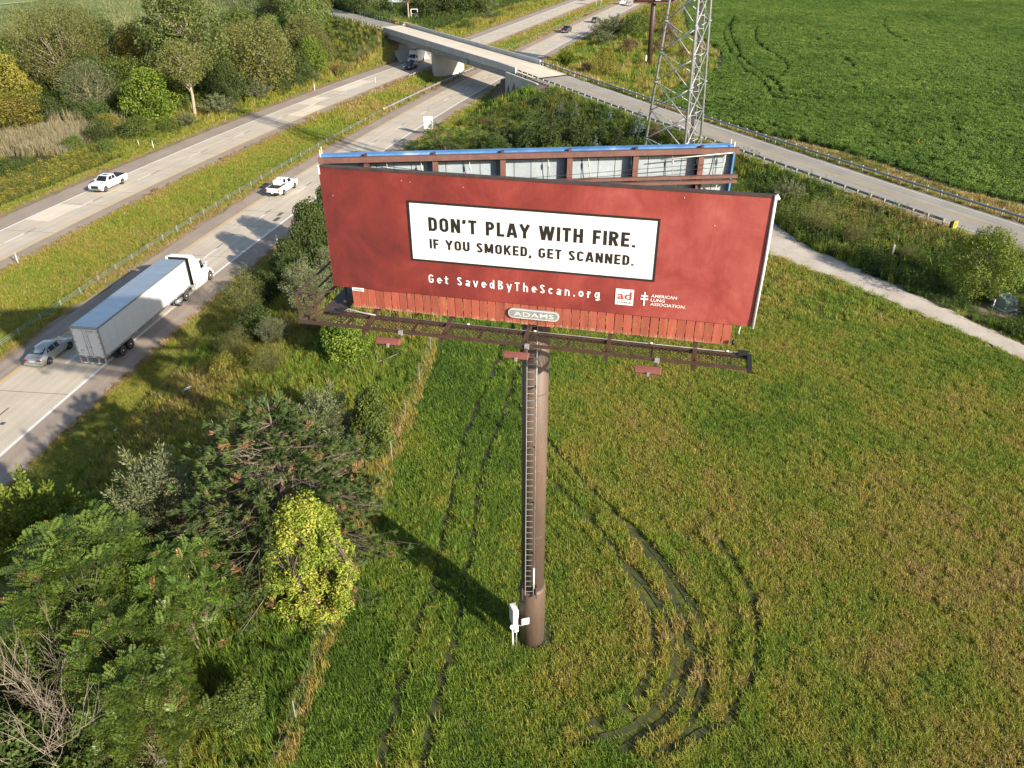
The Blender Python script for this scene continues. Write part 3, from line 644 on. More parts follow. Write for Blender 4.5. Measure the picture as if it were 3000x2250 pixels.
# condensed gothic capitals drawn as strokes in a box of height 1
def _arc(cx, cy, rx, ry, a0, a1, n=10): return [(cx+rx*math.cos(R_(a0+(a1-a0)*i/n)), cy+ry*math.sin(R_(a0+(a1-a0)*i/n))) for i in range(n+1)]
TK = .195; h_ = TK/2
GL = {}
def _g(ch, w, *st): GL[ch] = (w, st)
_g('D', .52, [(h_, 0), (h_, 1)], [(h_, h_)]+_arc(.24, .31, .52-.24-h_, .31-h_, -90, 0)+_arc(.24, .69, .52-.24-h_, .31-h_, 0, 90)+[(h_, 1-h_)])
_g('O', .54, _arc(.27, .72, .27-h_, .28-h_, 0, 180, 12)+_arc(.27, .28, .27-h_, .28-h_, 180, 360, 12)+[(.54-h_, .72)])
_g('N', .56, [(h_, 0), (h_, 1)], [(.56-h_, 0), (.56-h_, 1)], [(.1, .98), (.46, .02)])
_g("'", .2, [(.1, 1), (.1, .86), (.045, .7)])
_g('T', .48, [(0, 1-h_), (.48, 1-h_)], [(.24, 0), (.24, .99)])
_g('P', .5, [(h_, 0), (h_, 1)], [(h_, 1-h_)]+_arc(.24, .7, .5-.24-h_, .3-h_, 90, -90)+[(h_, .4+h_)])
_g('L', .44, [(h_, 1), (h_, h_), (.44, h_)])
_g('A', .6, [(.07, 0), (.27, 1)], [(.53, 0), (.33, 1)], [(.16, .26), (.44, .26)])
_g('Y', .58, [(.06, 1), (.29, .46)], [(.52, 1), (.29, .46)], [(.29, 0), (.29, .5)])
_g('W', .86, [(.07, 1), (.23, 0)], [(.25, 0), (.41, 1)], [(.45, 1), (.61, 0)], [(.63, 0), (.79, 1)])
_g('I', .17, [(h_, 0), (h_, 1)])
_g('H', .54, [(h_, 0), (h_, 1)], [(.54-h_, 0), (.54-h_, 1)], [(h_, .5), (.54-h_, .5)])
_g('F', .44, [(h_, 0), (h_, 1-h_), (.44, 1-h_)], [(h_, .5), (.4, .5)])
_g('E', .46, [(.46, h_), (h_, h_), (h_, 1-h_), (.46, 1-h_)], [(h_, .5), (.42, .5)])
_g('R', .53, [(h_, 0), (h_, 1)], [(h_, 1-h_)]+_arc(.25, .71, .52-.25-h_, .29-h_, 90, -90)+[(h_, .42+h_)], [(.27, .47), (.45, 0)])
_g('.', .17, [(h_, 0), (h_, .17)])
_g(',', .19, [(.1, .17), (.1, .04), (.04, -.14)])
_g('U', .54, [(h_, 1), (h_, .28)]+_arc(.27, .28, .27-h_, .28-h_, 180, 360, 12)+[(.54-h_, 1)])
_g('S', .5, _arc(.25, .73, .25-h_, .27-h_, 15, 170, 9)+_arc(.25, .72, .25-h_, .22-h_, 180, 250, 4)+_arc(.25, .28, .25-h_, .22-h_, 60, 0, 4)+_arc(.25, .27, .25-h_, .27-h_, -10, -165, 9))
_g('M', .7, [(h_, 0), (h_, 1)], [(.7-h_, 0), (.7-h_, 1)], [(.1, .98), (.35, .1)], [(.6, .98), (.35, .1)])
_g('K', .56, [(h_, 0), (h_, 1)], [(.49, 1), (.14, .38)], [(.24, .52), (.5, 0)])
_g('G', .54, _arc(.27, .72, .27-h_, .28-h_, 12, 180, 10)+_arc(.27, .28, .27-h_, .28-h_, 180, 355, 10)+[(.54-h_, .45), (.3, .45)])
_g('C', .52, _arc(.27, .72, .27-h_, .28-h_, 12, 180, 10)+_arc(.27, .28, .27-h_, .28-h_, 180, 348, 10))
_g(' ', .26)
_el = lambda cx, cy, rx, ry, n=20: _arc(cx, cy, rx, ry, 0, 360, n)
_g('e', .5, [(h_, .36), (.5-h_, .36)]+_arc(.25, .36, .25-h_, .36-h_, 0, 318, 14))
_g('t', .36, [(.15, .93), (.15, .2)]+_arc(.27, .2, .12, .2-h_, 180, 290, 5), [(0, .66), (.36, .66)])
_g('a', .48, [(.48-h_, 0), (.48-h_, .5)]+_arc(.24, .5, .24-h_, .22-h_, 0, 155, 7), _el(.22, .21, .22-h_, .21-h_))
_g('v', .5, [(.06, .72), (.24, .0)], [(.44, .72), (.26, .0)])
_g('d', .52, _el(.24, .36, .24-h_, .36-h_), [(.52-h_, 0), (.52-h_, 1)])
_g('y', .5, [(.06, .72), (.26, .04)], [(.45, .72), (.2, -.24)])
_g('h', .52, [(h_, 0), (h_, 1)], [(h_, .4)]+_arc(.26, .42, .26-h_, .3-h_, 180, 0, 8)+[(.52-h_, 0)])
_g('c', .46, _arc(.25, .36, .25-h_, .36-h_, 42, 318, 14))
_g('n', .52, [(h_, 0), (h_, .72)], [(h_, .4)]+_arc(.26, .42, .26-h_, .3-h_, 180, 0, 8)+[(.52-h_, 0)])
_g('o', .52, _el(.26, .36, .26-h_, .36-h_))
_g('r', .38, [(h_, 0), (h_, .72)], [(h_, .4)]+_arc(.3, .4, .3-h_, .32-h_, 180, 80, 5))
_g('g', .52, _el(.24, .36, .24-h_, .36-h_), [(.52-h_, .72), (.52-h_, -.05)]+_arc(.28, -.05, .24-h_, .2-h_+.02, 0, -150, 7))
_g('B', .55, [(h_, 0), (h_, 1)], [(h_, 1-h_)]+_arc(.28, .76, .5-.28-h_, .24-h_, 90, -90, 6)+[(h_, .52)], [(.28, .52)]+_arc(.28, .27, .55-.28-h_, .27-h_, 90, -90, 6)+[(h_, h_)])
def stroke_text(txt, gap, mat, x0, x1, y0, y1, frame, parent, name='lettering', tk=None):
    x = 0; S = []; hw_ = (tk or TK)/2; wd = 0; out = []
    for ch in txt:
        w, st = GL[ch]
        if ch == ' ': wd += 1
        for l in st: S.append((wd, [(x+a, b) for a, b in l]))
        x += w+gap
    W = x-gap; k = 0; sx = (x1-x0)/W; sy = y1-y0; mbs = {}
    for wi, l in S:
        mb = mbs.setdefault(wi, MB()); p = [np.array(q, float) for q in l]; n = len(p); L = []; Rr = []
        for i in range(n):
            if i == 0: t = p[1]-p[0]; mit = None
            elif i == n-1: t = p[-1]-p[-2]; mit = None
            else:
                a = p[i]-p[i-1]; b = p[i+1]-p[i]; a = a/(np.linalg.norm(a)+1e-9); b = b/(np.linalg.norm(b)+1e-9); t = a+b; mit = a
            t = t/(np.linalg.norm(t)+1e-9); nn = np.array([-t[1], t[0]]); s = hw_
            if mit is not None: s = hw_/max(.35, float(nn @ np.array([-mit[1], mit[0]])))
            L.append(p[i]+nn*s); Rr.append(p[i]-nn*s)
        k += 1; dz = .0004*(k % 3)
        f3 = lambda q: tuple(np.array(frame(x0+q[0]*sx, y0+q[1]*sy, dz)))
        mb.add([f3(q) for q in L]+[f3(q) for q in Rr], [(i, n+i, n+i+1, i+1) for i in range(n-1)])
    return [m.build(name, mat, parent) for m in mbs.values()]
def sign_text(b, txt, x0, x1, z0, z1, mat, y=-.0205, offset=.01): return fit_text(txt, M[mat], x0, x1, z0, z1, lambda x, z: (x, y, z), b, offset=offset)
e, b = pole_sign('roadside_sign', 'white roadside sign with two green figures beside the near shoulder', (-14.3, 139.6, .1), R_(2), 1.6, 2.05, 1.1, 'vinyl_white', posts=2)
figure(b, -.42, 2.1, 1.1); figure(b, .5, 2.1, 1.1, 'black')
m = MB(); m.add([(-.75, -.02, 1.93), (.75, -.02, 1.93), (.75, -.02, 1.96), (-.75, -.02, 1.96)], [(0, 1, 2, 3)]); m.build('printed_line', M['logo_grey'], b)
for k in range(3):
    m = MB(); m.add([(-.5, -.02, 1.28+.1*k), (.5-.1*k, -.02, 1.28+.1*k), (.5-.1*k, -.02, 1.31+.1*k), (-.5, -.02, 1.31+.1*k)], [(0, 1, 2, 3)]); m.build('printed_line', M['logo_grey'], b)
gsx, gsy = op(44.6, -.35); e = empty('street_name_sign', (gsx, gsy, 0), math.atan2(OD[1], OD[0])); tag(e, 'small green road name sign bolted to the near girder of the bridge', 'sign')
b = MB().box((0, -.25, 5.2), (2.2, .04, .72)).build('sign_panel', M['vinyl_white'], e); m = MB(); m.add([(-1.04, -.2705, 4.9), (1.04, -.2705, 4.9), (1.04, -.2705, 5.5), (-1.04, -.2705, 5.5)], [(0, 1, 2, 3)]); m.build('sign_face', M['green_sign'], b)
sign_text(b, 'Cooper', -.9, .2, 5.08, 5.36, 'vinyl_white', -.2715); sign_text(b, 'Rd', .42, .86, 5.08, 5.36, 'vinyl_white', -.2715)
for x in (-.6, .6): MB().bar((x, -.22, 5.3), (x, .3, 5.3), .05, .05).build('bracket', M['galv'], e)
for loc, lab, w, h, z0 in (((-43.0, 331.5, -.9), 'large grey sign back on two posts by the far carriageway trees', 7.2, 4.6, 2.6), ):
    e = empty('highway_sign', loc, .25); tag(e, lab, 'sign'); MB().box((0, 0, z0+h/2), (w, .12, h)).build('sign_panel', M['panel_grey'], e)
    for x in (-2.2, 2.4): MB().box((x, -.2, (z0+h)/2), (.3, .25, z0+h)).build('post', M['galv'], e)
e = empty('sign_frame', (-32.6, 292.8, -.9), .2); tag(e, 'white braced sign frame standing beside the pale trunk beyond the bridge', 'sign')
fr = MB().bar((-1.1, 0, 4.4), (1.1, 0, 4.4), .2, .2).build('crossbar', M['white_metal'], e); MB().bar((1.1, 0, 0), (1.1, 0, 4.4), .24, .24).build('post', M['white_metal'], e); MB().bar((-1.1, 0, 0), (-1.1, 0, 4.4), .24, .24).build('post', M['white_metal'], e)
MB().bar((.8, .02, 3.1), (0, .02, 1.1), .18, .18).build('brace', M['galv'], e); MB().bar((-1.1, .02, 3.0), (.85, .02, 3.0), .16, .16).build('brace', M['galv'], e); MB().bar((-1.1, .02, 1.2), (1.1, .02, 1.2), .14, .14).build('brace', M['galv'], e)
e, b = pole_sign('median_sign', 'white sign on two tall legs in the far grass median', (*[float(v) for v in rpt(247, -10)], -.4), R_(-8), 3.0, 2.4, 2.6, 'vinyl_white', posts=2, post_mat='white_metal')
# roadside delineators and field posts
def post(name, lab, x, y, h, mat, w=.09, lean=0.0, cat='post', refl=None, group=None):
    e = empty(name, (x, y, float(terr(x, y))), rng.uniform(-.3, .3)); tag(e, lab, cat, group); MB().bar((0, 0, -.2), (lean, 0, h), w, w*.6).build('shaft', M[mat], e)
    if refl: MB().box((lean*.95, -.03, h-.13), (w*1.2, .02, .2)).build('reflector', M[refl], e)
G1 = 'delineator posts along the carriageways'
for q, lab in (((-59.5, 132.1), 'white delineator post on the far verge, nearest the weedy goldenrod bank'), ((-63.5, 135.6), 'grey delineator post among the weeds just left of the far verge'), ((-57.6, 154.5), 'white delineator post at the foot of the pink barked tree'),
               ((-42.6, 178.9), 'white delineator post on the far verge close to the olive tree thicket'), ((-27.9, 88.6), 'white delineator post on the near shoulder by the tree shadow'), ((-56.1, 83.4), 'pale marker post in the median beside the far carriageway'), ((-30.5, 186.5), 'short pale post in the median before the bridge shade'), ((5.6, 186), 'white delineator post by the near shoulder just past the bridge')):
    post('delineator_post', lab, q[0], q[1], 1.35, 'white_metal', .11, refl='galv', group=G1)
post('marker_post', 'fat white marker post in the grass below the county road', 39.5, 76.3, 1.5, 'white_metal', .17)
post('stake', 'dark steel stake in the grass behind the gravel lane', 40.6, 70.9, 1.3, 'brown_steel', .06); post('stake', 'pale wooden stake behind the bushes near the gravel lane head', 34.2, 80.6, 1.5, 'wood_post', .07); post('stake', 'dark stake beside the green utility box', 46.5, 63.6, 1.4, 'brown_steel', .08)
for x, y, lab in ((61, 119, 'orange flag stake in the dry grass by the soybean edge'), (30, 106, 'orange flag stake on the weedy slope behind the billboard')): post('flag_stake', lab, x, y, 1.2, 'orange', .1, cat='stake')
# right-of-way fence
FE = empty('wire_fence', (-9.3, 30, 3.2)); tag(FE, 'wire fence on pale steel posts between the tall grass and the mown field', 'fence'); fo_ = -Vector(FE.location)
FPM = MB().bar((0, 0, -.2), (.0, 0, 1.7), .05, .035).mesh('fence_post', M['galv']); ys = list(np.arange(17.4, 92, 4.9)); fps = []
for y in ys:
    x = float(fencex(y))+rng.uniform(-.1, .1); z = float(terr(x, y)); fps.append(Vector((x, y, z))); link('post', FPM, FE, fo_+fps[-1], (rng.uniform(-.04, .04), rng.uniform(-.05, .05), rng.uniform(-1, 1)))
for z in (.7, 1.35): MB().tube([p+Vector((0, 0, z)) for p in fps], .003, 3, smooth=False).build('wire', M['galv_dull'], FE, fo_)
# utility cabinet
e = empty('utility_box', (45.0, 64.6, float(terr(45, 64.6))), .35); tag(e, 'green pad mounted utility box at the foot of the right hand tree', 'utility box')
MB().box((0, 0, .06), (1.7, 1.5, .16)).build('pad', M['concrete'], e); bx = MB().loft([[(-.75, -.6, .14), (.75, -.6, .14), (.75, .6, .14), (-.75, .6, .14)], [(-.75, -.6, .85), (.75, -.6, .85), (.75, .6, 1.15), (-.75, .6, 1.15)], [(-.68, -.42, 1.05), (.68, -.42, 1.05), (.68, .55, 1.25), (-.68, .55, 1.25)]]).build('cabinet', M['util_green'], e, bevel=.05)
MB().box((0, -.615, .5), (1.3, .02, .6)).build('door', M['util_green'], e, bevel=.01); tag(MB().tube([(0, 0, 0), (0, 0, 1.0)], .05, 8).build('service_pipe', M['white_metal'], None, (43.7, 64.3, float(terr(43.7, 64.3)))), 'short white pipe beside the green utility box', 'pipe')
# litter in the tall grass
for x, y, lab in ((-26.6, 54.5, 'white sheet of litter lying in the long grass below the truck'), (-31, 50.5, 'small white scrap in the grass near the near shoulder')):
    m = MB(); m.add([(-.5, -.1, .5), (.0, -.25, .62), (.5, .05, .6), (.05, .25, .55)], [(0, 1, 2, 3)]); sc = 1 if x > -30 else .5
    o = m.build('litter', M['litter'], None, (x, y, float(terr(x, y))), (0, 0, .8)); o.scale = (sc,)*3; tag(o, lab, 'litter')
# fallen branch beside the catwalk shrub
def branchy(mb, p, d, L, r, depth, rs, up=.25):
    p = np.array(p, float); d = np.array(d, float)/np.linalg.norm(d); pts = [p]; n = 5; dd = d.copy()
    for i in range(n):
        dd = dd+rs.normal(0, .16, 3)+np.array([0, 0, up*.12]); dd /= np.linalg.norm(dd); pts.append(pts[-1]+dd*L/n)
    mb.tube(pts, [r*(1-.75*i/n) for i in range(n+1)], 5 if depth > 1 else 4, cap=False)
    if depth > 0:
        for k in range(rs.randint(3, 6)):
            i = rs.randint(1, n); q = pts[i]; nd = dd*.6+rs.normal(0, .55, 3); nd[2] += up; branchy(mb, q, nd, L*rs.uniform(.4, .7), r*.5*(1-.5*i/n)+.004, depth-1, rs, up)
fb = MB(); rs_ = np.random.RandomState(3); branchy(fb, (-12.9, 53.6, 3.35), (1, .55, .12), 4.2, .09, 2, rs_, .02); tag(fb.build('fallen_branch', M['dead_wood']), 'bare fallen branch lying in the grass below the left floodlight', 'branch')

# ------------------------------------------------------------------ lattice tower
TW = empty('lattice_tower', (18.4, 88.9, 3.2)); tag(TW, 'galvanized three legged lattice tower with black cable run behind the billboard', 'tower')
tc = np.array([18.55, 88.9]); zt = 62.0
def leg(k, z):
    sd_ = 6.33-(z-11.5)*.117; r = sd_/math.sqrt(3); a = (R_(152), R_(-88), R_(32))[k]; x = tc[0]+r*math.cos(a)+(z-11.5)*.02*(1 if k == 0 else -.012*0); return Vector((x, tc[1]+r*math.sin(a), z))-Vector(TW.location)
levels = [3.2]+[5.9+3.05*i for i in range(19)]
for k in range(3): MB().tube([leg(k, 2.9), leg(k, zt)], [.15, .11], 10).build('leg', M['galv'], TW)
for k in range(3):
    for i in range(len(levels)-1):
        a, b = levels[i], levels[i+1]
        MB().tube([leg(k, a), leg((k+1) % 3, b)], .055, 6, smooth=True).build('brace', M['galv'], TW); MB().tube([leg((k+1) % 3, a), leg(k, b)], .055, 6).build('brace', M['galv'], TW)
    for i in range(1, len(levels), 2):
        MB().tube([leg(k, levels[i])-Vector((0, 0, .05)), leg(k, levels[i])+Vector((0, 0, .05))], .26, 10).build('flange', M['galv_dull'], TW)
lad = lambda z, o: (leg(1, z)*.42+leg(2, z)*.58)+Vector((-.25, .35, 0))+Vector((.8, .45, 0))*o
for o_ in (-.45, .5): MB().bar(lad(3.2, o_), lad(zt, o_), .05, .05).build('ladder_rail', M['galv'], TW)
for i in range(46):
    z = 3.6+i*1.25; MB().bar(lad(z, -.45), lad(z, .5), .045, .045).build('ladder_rung', M['galv'], TW)
MB().loft([[lad(z, -.22)+Vector((0, .12, 0)), lad(z, .27)+Vector((0, .12, 0)), lad(z, .27)+Vector((0, .22, 0)), lad(z, -.22)+Vector((0, .22, 0))] for z in (3.3, zt)]).build('cable_bundle', M['black'], TW)

# ------------------------------------------------------------------ second billboard far down the road
B2 = empty('far_billboard', (31.9, 193.2, 2.0)); tag(B2, 'far brown billboard on a single pole, its red brown underside cut by the frame', 'billboard')
MB().tube([(0, 0, -.3), (0, 0, 17.5)], .58, 20).build('pole', M['brown_steel'], B2); MB().box((-.75, -.3, 1.9), (.3, .3, 1.2)).build('meter_box', M['white_metal'], B2)
for k in range(25): MB().box((-4.62+k*.375, -1.5, 13.95), (.36, .08, 1.15)).build('board', M['rust_red'], B2)
MB().box((-.1, -1.45, 16.8), (9.5, .25, 4.4)).build('face', M['rust_red'], B2); MB().box((-.1, 1.6, 16.5), (9.5, .25, 4.6)).build('face', M['panel_grey'], B2)
MB().box((-.1, -2.3, 14.3), (9.7, .5, .1)).build('catwalk', M['brown_steel'], B2); MB().box((.4, -2.9, 14.2), (1.2, .4, .3)).build('floodlight', M['panel_grey'], B2)
for x in (-4, 0, 4): MB().bar((x, -2.4, 14.2), (x, 1.6, 14.2), .2, .25).build('outrigger', M['brown_steel'], B2)
# ------------------------------------------------------------------ the billboard
BB = empty('billboard', (.95, 27.2, 3.2)); tag(BB, 'big red billboard on a tall brown pole, lettered with a lung scan slogan', 'billboard')
bo = -Vector(BB.location)
FA = Vector((-6.412, 26.036, 27.611)); FD = Vector((math.cos(-.22865), math.sin(-.22865), 0)); FN = Vector((math.sin(-.22865), -math.cos(-.22865), 0))
def F(u, v, n=0.0): return FA+FD*u-Vector((0, 0, v))+FN*n
def bb(mb, name, mat, parent=None, bevel=0.0):
    o = mb.build(name, M[mat] if isinstance(mat, str) else mat, BB if parent is None else parent, bevel=bevel)
    if parent is None: o.location = bo
    return o
MB_pole = MB().tube([(.95, 27.2, 6.9), (.95, 27.2, 22.6)], .545, 40); pole = bb(MB_pole, 'pole', 'pole')
bb(MB().tube([(.95, 27.2, 2.9), (.95, 27.2, 6.85), (.95, 27.2, 6.98), (.95, 27.2, 6.98)], [.63, .63, .63, .5], 40), 'pole_sleeve', 'pole')
for z in (10.4, 14.2, 18.1): bb(MB().tube([(.95, 27.2, z), (.95, 27.2, z+.05)], .552, 40), 'weld_seam', 'pole')
# ladder on the near side of the pole
LA = MB(); lx, ly = .78, 27.2-.80
ld = empty('ladder', (0, 0, 0)); ld.parent = BB; ld.location = bo
for dx, mt in ((-.19, 'galv_dull'), (.19, 'galv')): link('rail', MB().bar((lx+dx, ly, 7.1), (lx+dx, ly, 22.3), .03, .04).mesh('ladder_rail', M[mt]), ld)
RM = MB().bar((-.19, 0, 0), (.19, 0, 0), .018, .018).mesh('rung', M['galv_dull'])
for i in range(45): link('rung', RM, ld, (lx, ly, 7.35+i*.335))
for z in (7.3, 9.6, 12.6, 15.6, 18.6, 21.2):
    for dx in (-.19, .19): link('standoff', MB().bar((lx+dx, ly, z), (lx+dx*.9, 27.2-.5, z), .05, .07).mesh('standoff', M['brown_steel']), ld)
link('safety_cable', MB().tube([(lx+.19, ly-.05, 7.6), (lx+.19, ly-.05, 23.2)], .018, 5).mesh('safety_cable', M['galv']), ld)
link('cable_sleeve', MB().tube([(lx+.19, ly-.05, 7.6), (lx+.19, ly-.05, 8.9)], .045, 8).mesh('cable_sleeve', M['white_metal']), ld)
for dx in (-.32, .32): bb(MB().loft([[(lx+dx-.03, ly-.12, 6.95), (lx+dx+.03, ly-.12, 6.95), (lx+dx+.03, 27.2-.45, 6.95), (lx+dx-.03, 27.2-.45, 6.95)], [(lx+dx-.03, ly+.05, 7.5), (lx+dx+.03, ly+.05, 7.5), (lx+dx+.03, 27.2-.45, 7.5), (lx+dx-.03, 27.2-.45, 7.5)]]), 'foot_bracket', 'brown_steel')
# electric box on the pole foot
eb = Vector((.10, 26.75, 3.2)); EB = bb(MB().box(eb+Vector((-.05, .05, 2.15)), (.3, .56, 1.05), .35), 'meter_box', 'white_metal', bevel=.03)
bb(MB().box(eb+Vector((.02, -.02, 1.38)), (.22, .34, .5), .35), 'meter_box', 'white_metal', bevel=.02)
bb(MB().tube([eb+Vector((-.12, -.1, -.2)), eb+Vector((-.12, -.1, 1.6))], .05, 8), 'conduit', 'white_metal'); bb(MB().tube([eb+Vector((.07, -.1, -.2)), eb+Vector((.07, -.1, 1.2))], .025, 8), 'conduit', 'galv')
bb(MB().tube([eb+Vector((-.13, -.18, 1.55)), eb+Vector((-.13, -.28, 1.62))], .12, 10), 'meter_dial', 'white_metal')
bb(MB().tube([eb+Vector((.1, -.1, 1.75)), eb+Vector((.25, -.28, 1.7)), eb+Vector((.42, -.3, 1.85))], .03, 8), 'antenna_arm', 'galv'); bb(MB().box(eb+Vector((.5, -.3, 2.05)), (.4, .07, .44), .25), 'antenna_panel', 'white_metal', bevel=.05)
bb(MB().tube([eb+Vector((.12, .1, 2.6)), eb+Vector((.2, .05, 3.1)), (.62, 26.55, 6.4), (.66, 26.56, 7.0)], .014, 5), 'wire', 'black')
# front face: backing, vinyl, prints
def fbox(u0, u1, v0, v1, n0, n1): 
    m = MB(); P = [F(u, v, n) for u in (u0, u1) for v in (v0, v1) for n in (n0, n1)]; return m.add(P, [(0, 1, 3, 2), (4, 6, 7, 5), (0, 4, 5, 1), (2, 3, 7, 6), (0, 2, 6, 4), (1, 5, 7, 3)])
bb(fbox(.03, 14.6, .03, 4.28, -.16, -.03), 'backing_panel', 'panel_grey')
nu, nv = 120, 44; rs_ = np.random.RandomState(11); V = []; 
for j in range(nv+1):
    for i in range(nu+1):
        u = 14.63*i/nu; v = 4.32*j/nv; e_ = min(1, min(u, 14.63-u)/.5, min(v, 4.32-v)/.4)
        n = .012+.008*math.sin(u*1.3+v)*e_
        d1 = v-4.32; n += .025*math.exp(-((u-1.3)/1.3)**2)*math.exp(-(d1/.12)**2)*math.sin(u*3+v*60)*1.0
        w_ = math.atan2(14.5-u, 4.6-v); rr = math.hypot(14.5-u, 4.5-v); n += .02*math.exp(-(rr/.8)**2)*math.sin(w_*16)
        V.append((u, -v, n))
# local frame: x along the face, z up, y away from the viewer
VF = empty('front_face'); VF.parent = BB; VF.location = FA+bo; VF.rotation_euler = (0, 0, -.22865)
q = [(j*(nu+1)+i, j*(nu+1)+i+1, (j+1)*(nu+1)+i+1, (j+1)*(nu+1)+i) for j in range(nv) for i in range(nu)]
q = [(a, d, c, b) for a, b, c, d in q]
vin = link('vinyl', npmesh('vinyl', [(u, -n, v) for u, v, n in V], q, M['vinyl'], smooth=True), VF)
fr = lambda x, y, d=0.0: (x, -.026-d, y)          # print layer: y is down-negative height on the face
def rect(u0, u1, v0, v1, mat, d=0.0, name='print_block'):
    m = MB(); m.add([fr(u0, -v0, d), fr(u0, -v1, d), fr(u1, -v1, d), fr(u1, -v0, d)], [(0, 1, 2, 3)]); return m.build(name, M[mat], VF)
rect(3.03, 11.35, .92, 3.05, 'vinyl_black', name='slogan_border'); rect(3.115, 11.265, 1.0, 2.975, 'vinyl_white', .004, 'slogan_panel')
f8 = lambda x, y, d=0.0: fr(x, y, .008+d)
stroke_text("DON'T PLAY WITH FIRE.", .14, M['vinyl_black'], 3.745, 10.63, -1.925, -1.44, f8, VF, 'slogan_lettering')
stroke_text("IF YOU SMOKED, GET SCANNED.", .14, M['vinyl_black'], 3.745, 10.63, -2.55, -2.205, f8, VF, 'slogan_lettering')
stroke_text('Get SavedByTheScan.org', .3, M['vinyl_white'], 3.62, 9.61, -3.835, -3.51, fr, VF, 'address_lettering', .145)
rect(10.125, 10.725, 3.40, 3.975, 'vinyl_white', 0, 'logo_block')
f4 = lambda x, y, d=0.0: fr(x, y, .004+d)
fit_text('ad', M['vinyl_redprint'], 10.19, 10.66, -3.775, -3.47, f4, VF, 'logo_lettering', offset=.02); fit_text('COUNCIL', M['vinyl_black'], 10.19, 10.67, -3.92, -3.84, f4, VF, 'logo_lettering', offset=.015)
cr_ = MB()
for k, (u0, u1, v0, v1) in enumerate(((11.055, 11.105, 3.44, 3.93), (10.965, 11.195, 3.555, 3.605), (10.955, 11.205, 3.66, 3.715))): cr_.add([fr(u0, -v0, k*.001), fr(u0, -v1, k*.001), fr(u1, -v1, k*.001), fr(u1, -v0, k*.001)], [(0, 1, 2, 3)])
cr_.build('cross_emblem', M['vinyl_white'], VF)
for tx, u1, v0, v1 in (('AMERICAN', 12.13, 3.49, 3.605), ('LUNG', 11.75, 3.64, 3.75), ('ASSOCIATION.', 12.43, 3.79, 3.90)): fit_text(tx, M['vinyl_white'], 11.285, u1, -v1, -v0, fr, VF, 'logo_lettering', offset=.014, shear=.08)
for u, v in ((.42, .95), (2.9, .28), (3.2, .3), (5.0, .35), (12.0, .2), (13.0, 1.0)): MB().tube([fr(u, -v, -.0), fr(u, -v, .012)], .011, 6).build('patch_spot', M['vinyl_white'], VF)
# top flashing and white rope edge at the right end
bb(fbox(0, 14.62, -.03, .03, -.2, .025), 'top_flashing', 'brown_steel'); bb(MB().tube([F(14.64, -.06, .03), F(14.66, 2, .05), F(14.63, 4.36, .05)], .05, 8), 'edge_pole', 'white_metal')
bb(MB().tube([F(14.64, -.08, .03), F(14.74, .06, .0)], .05, 8), 'edge_cap', 'white_metal'); bb(MB().tube([F(14.25, 4.35, .03), F(14.22, 4.55, .05), F(14.24, 4.62, .05)], .02, 5), 'strap_end', 'rope'); bb(MB().tube([F(14.1, 4.85, .1), F(14.1, 5.0, .1)], .05, 6), 'strap_buckle', 'black')
bb(MB().bar(F(.02, -.05, .02), F(.02, .25, .02), .04, .04), 'edge_cap', 'white_metal')
# apron of painted boards
nb = 45; bw = (14.0-.66)/nb
for i in range(nb):
    u = .66+bw*(i+.5); dv = rng.uniform(-.015, .02); dn = rng.uniform(-.008, .008); w_ = bw-.022+rng.uniform(-.01, .006); lean = rng.uniform(-.008, .008)
    m = MB(); P = [(-w_/2, 0, .42), (w_/2, 0, .42), (w_/2+lean, 0, -.40-dv), (-w_/2+lean, 0, -.40-dv)]
    m.add([(x, -.02, z) for x, y, z in P]+[(x, .02, z) for x, y, z in P], [(0, 3, 2, 1), (4, 5, 6, 7), (0, 1, 5, 4), (1, 2, 6, 5), (2, 3, 7, 6), (3, 0, 4, 7)])
    o = m.build('board', M['board'], BB, bevel=.005, seg=1); o.location = F(u, 4.70, -.05+dn)+bo; o.rotation_euler = (0, 0, -.22865)
bb(fbox(.7, 13.95, 4.4, 4.5, -.15, -.085), 'board_batten', 'brown_steel'); bb(fbox(.7, 13.95, 4.9, 5.0, -.15, -.085), 'board_batten', 'brown_steel')
# name plaque
PL = MB(); U0, U1, vc, rr = 6.46, 8.27, 4.67, .19
def stadium(r, n, k=12): return [tuple(F(U1-.19+r*math.cos(a), vc-r*math.sin(a), n)) for a in np.linspace(-math.pi/2, math.pi/2, k)]+[tuple(F(U0+.19+r*math.cos(a), vc-r*math.sin(a), n)) for a in np.linspace(math.pi/2, 3*math.pi/2, k)]
pq = bb(MB().loft([stadium(.19, .0), stadium(.19, .05)]), 'name_plaque', 'logo_grey')
for r, mt, d in ((.19, 'logo_grey', .053), (.175, 'white_metal', .056), (.155, 'logo_grey', .059), (.145, 'white_metal', .062), (.135, 'logo_grey', .065)):
    m = MB(); m.add(stadium(r, d), [tuple(range(24))]); o = m.build('plaque_ring', M[mt], pq)
al = fit_text('ADAMS', M['white_metal'], 6.68, 8.07, -(vc+.085), -(vc-.085), lambda x, y: F(x, -y, .069), pq, 'plaque_lettering', offset=.005, space=1.1)
npb = bb(fbox(.70, 1.14, 4.31, 4.43, .0, .02), 'number_plate', 'vinyl_white'); fit_text('55569', M['vinyl_black'], .74, 1.10, -4.405, -4.335, lambda x, y: F(x, -y, .024), npb, 'plate_lettering', offset=.02)
# structure behind: torsion beam, outriggers, columns of both faces
bb(MB().tube([F(.6, 4.6, -1.7), F(13.9, 4.6, -1.9)], .42, 20), 'torsion_beam', 'brown_steel')
for u in (1.5, 4.35, 7.2, 10.05, 12.9): bb(fbox(u-.07, u+.07, .1, 5.05, -.5, -.17), 'column', 'brown_steel')
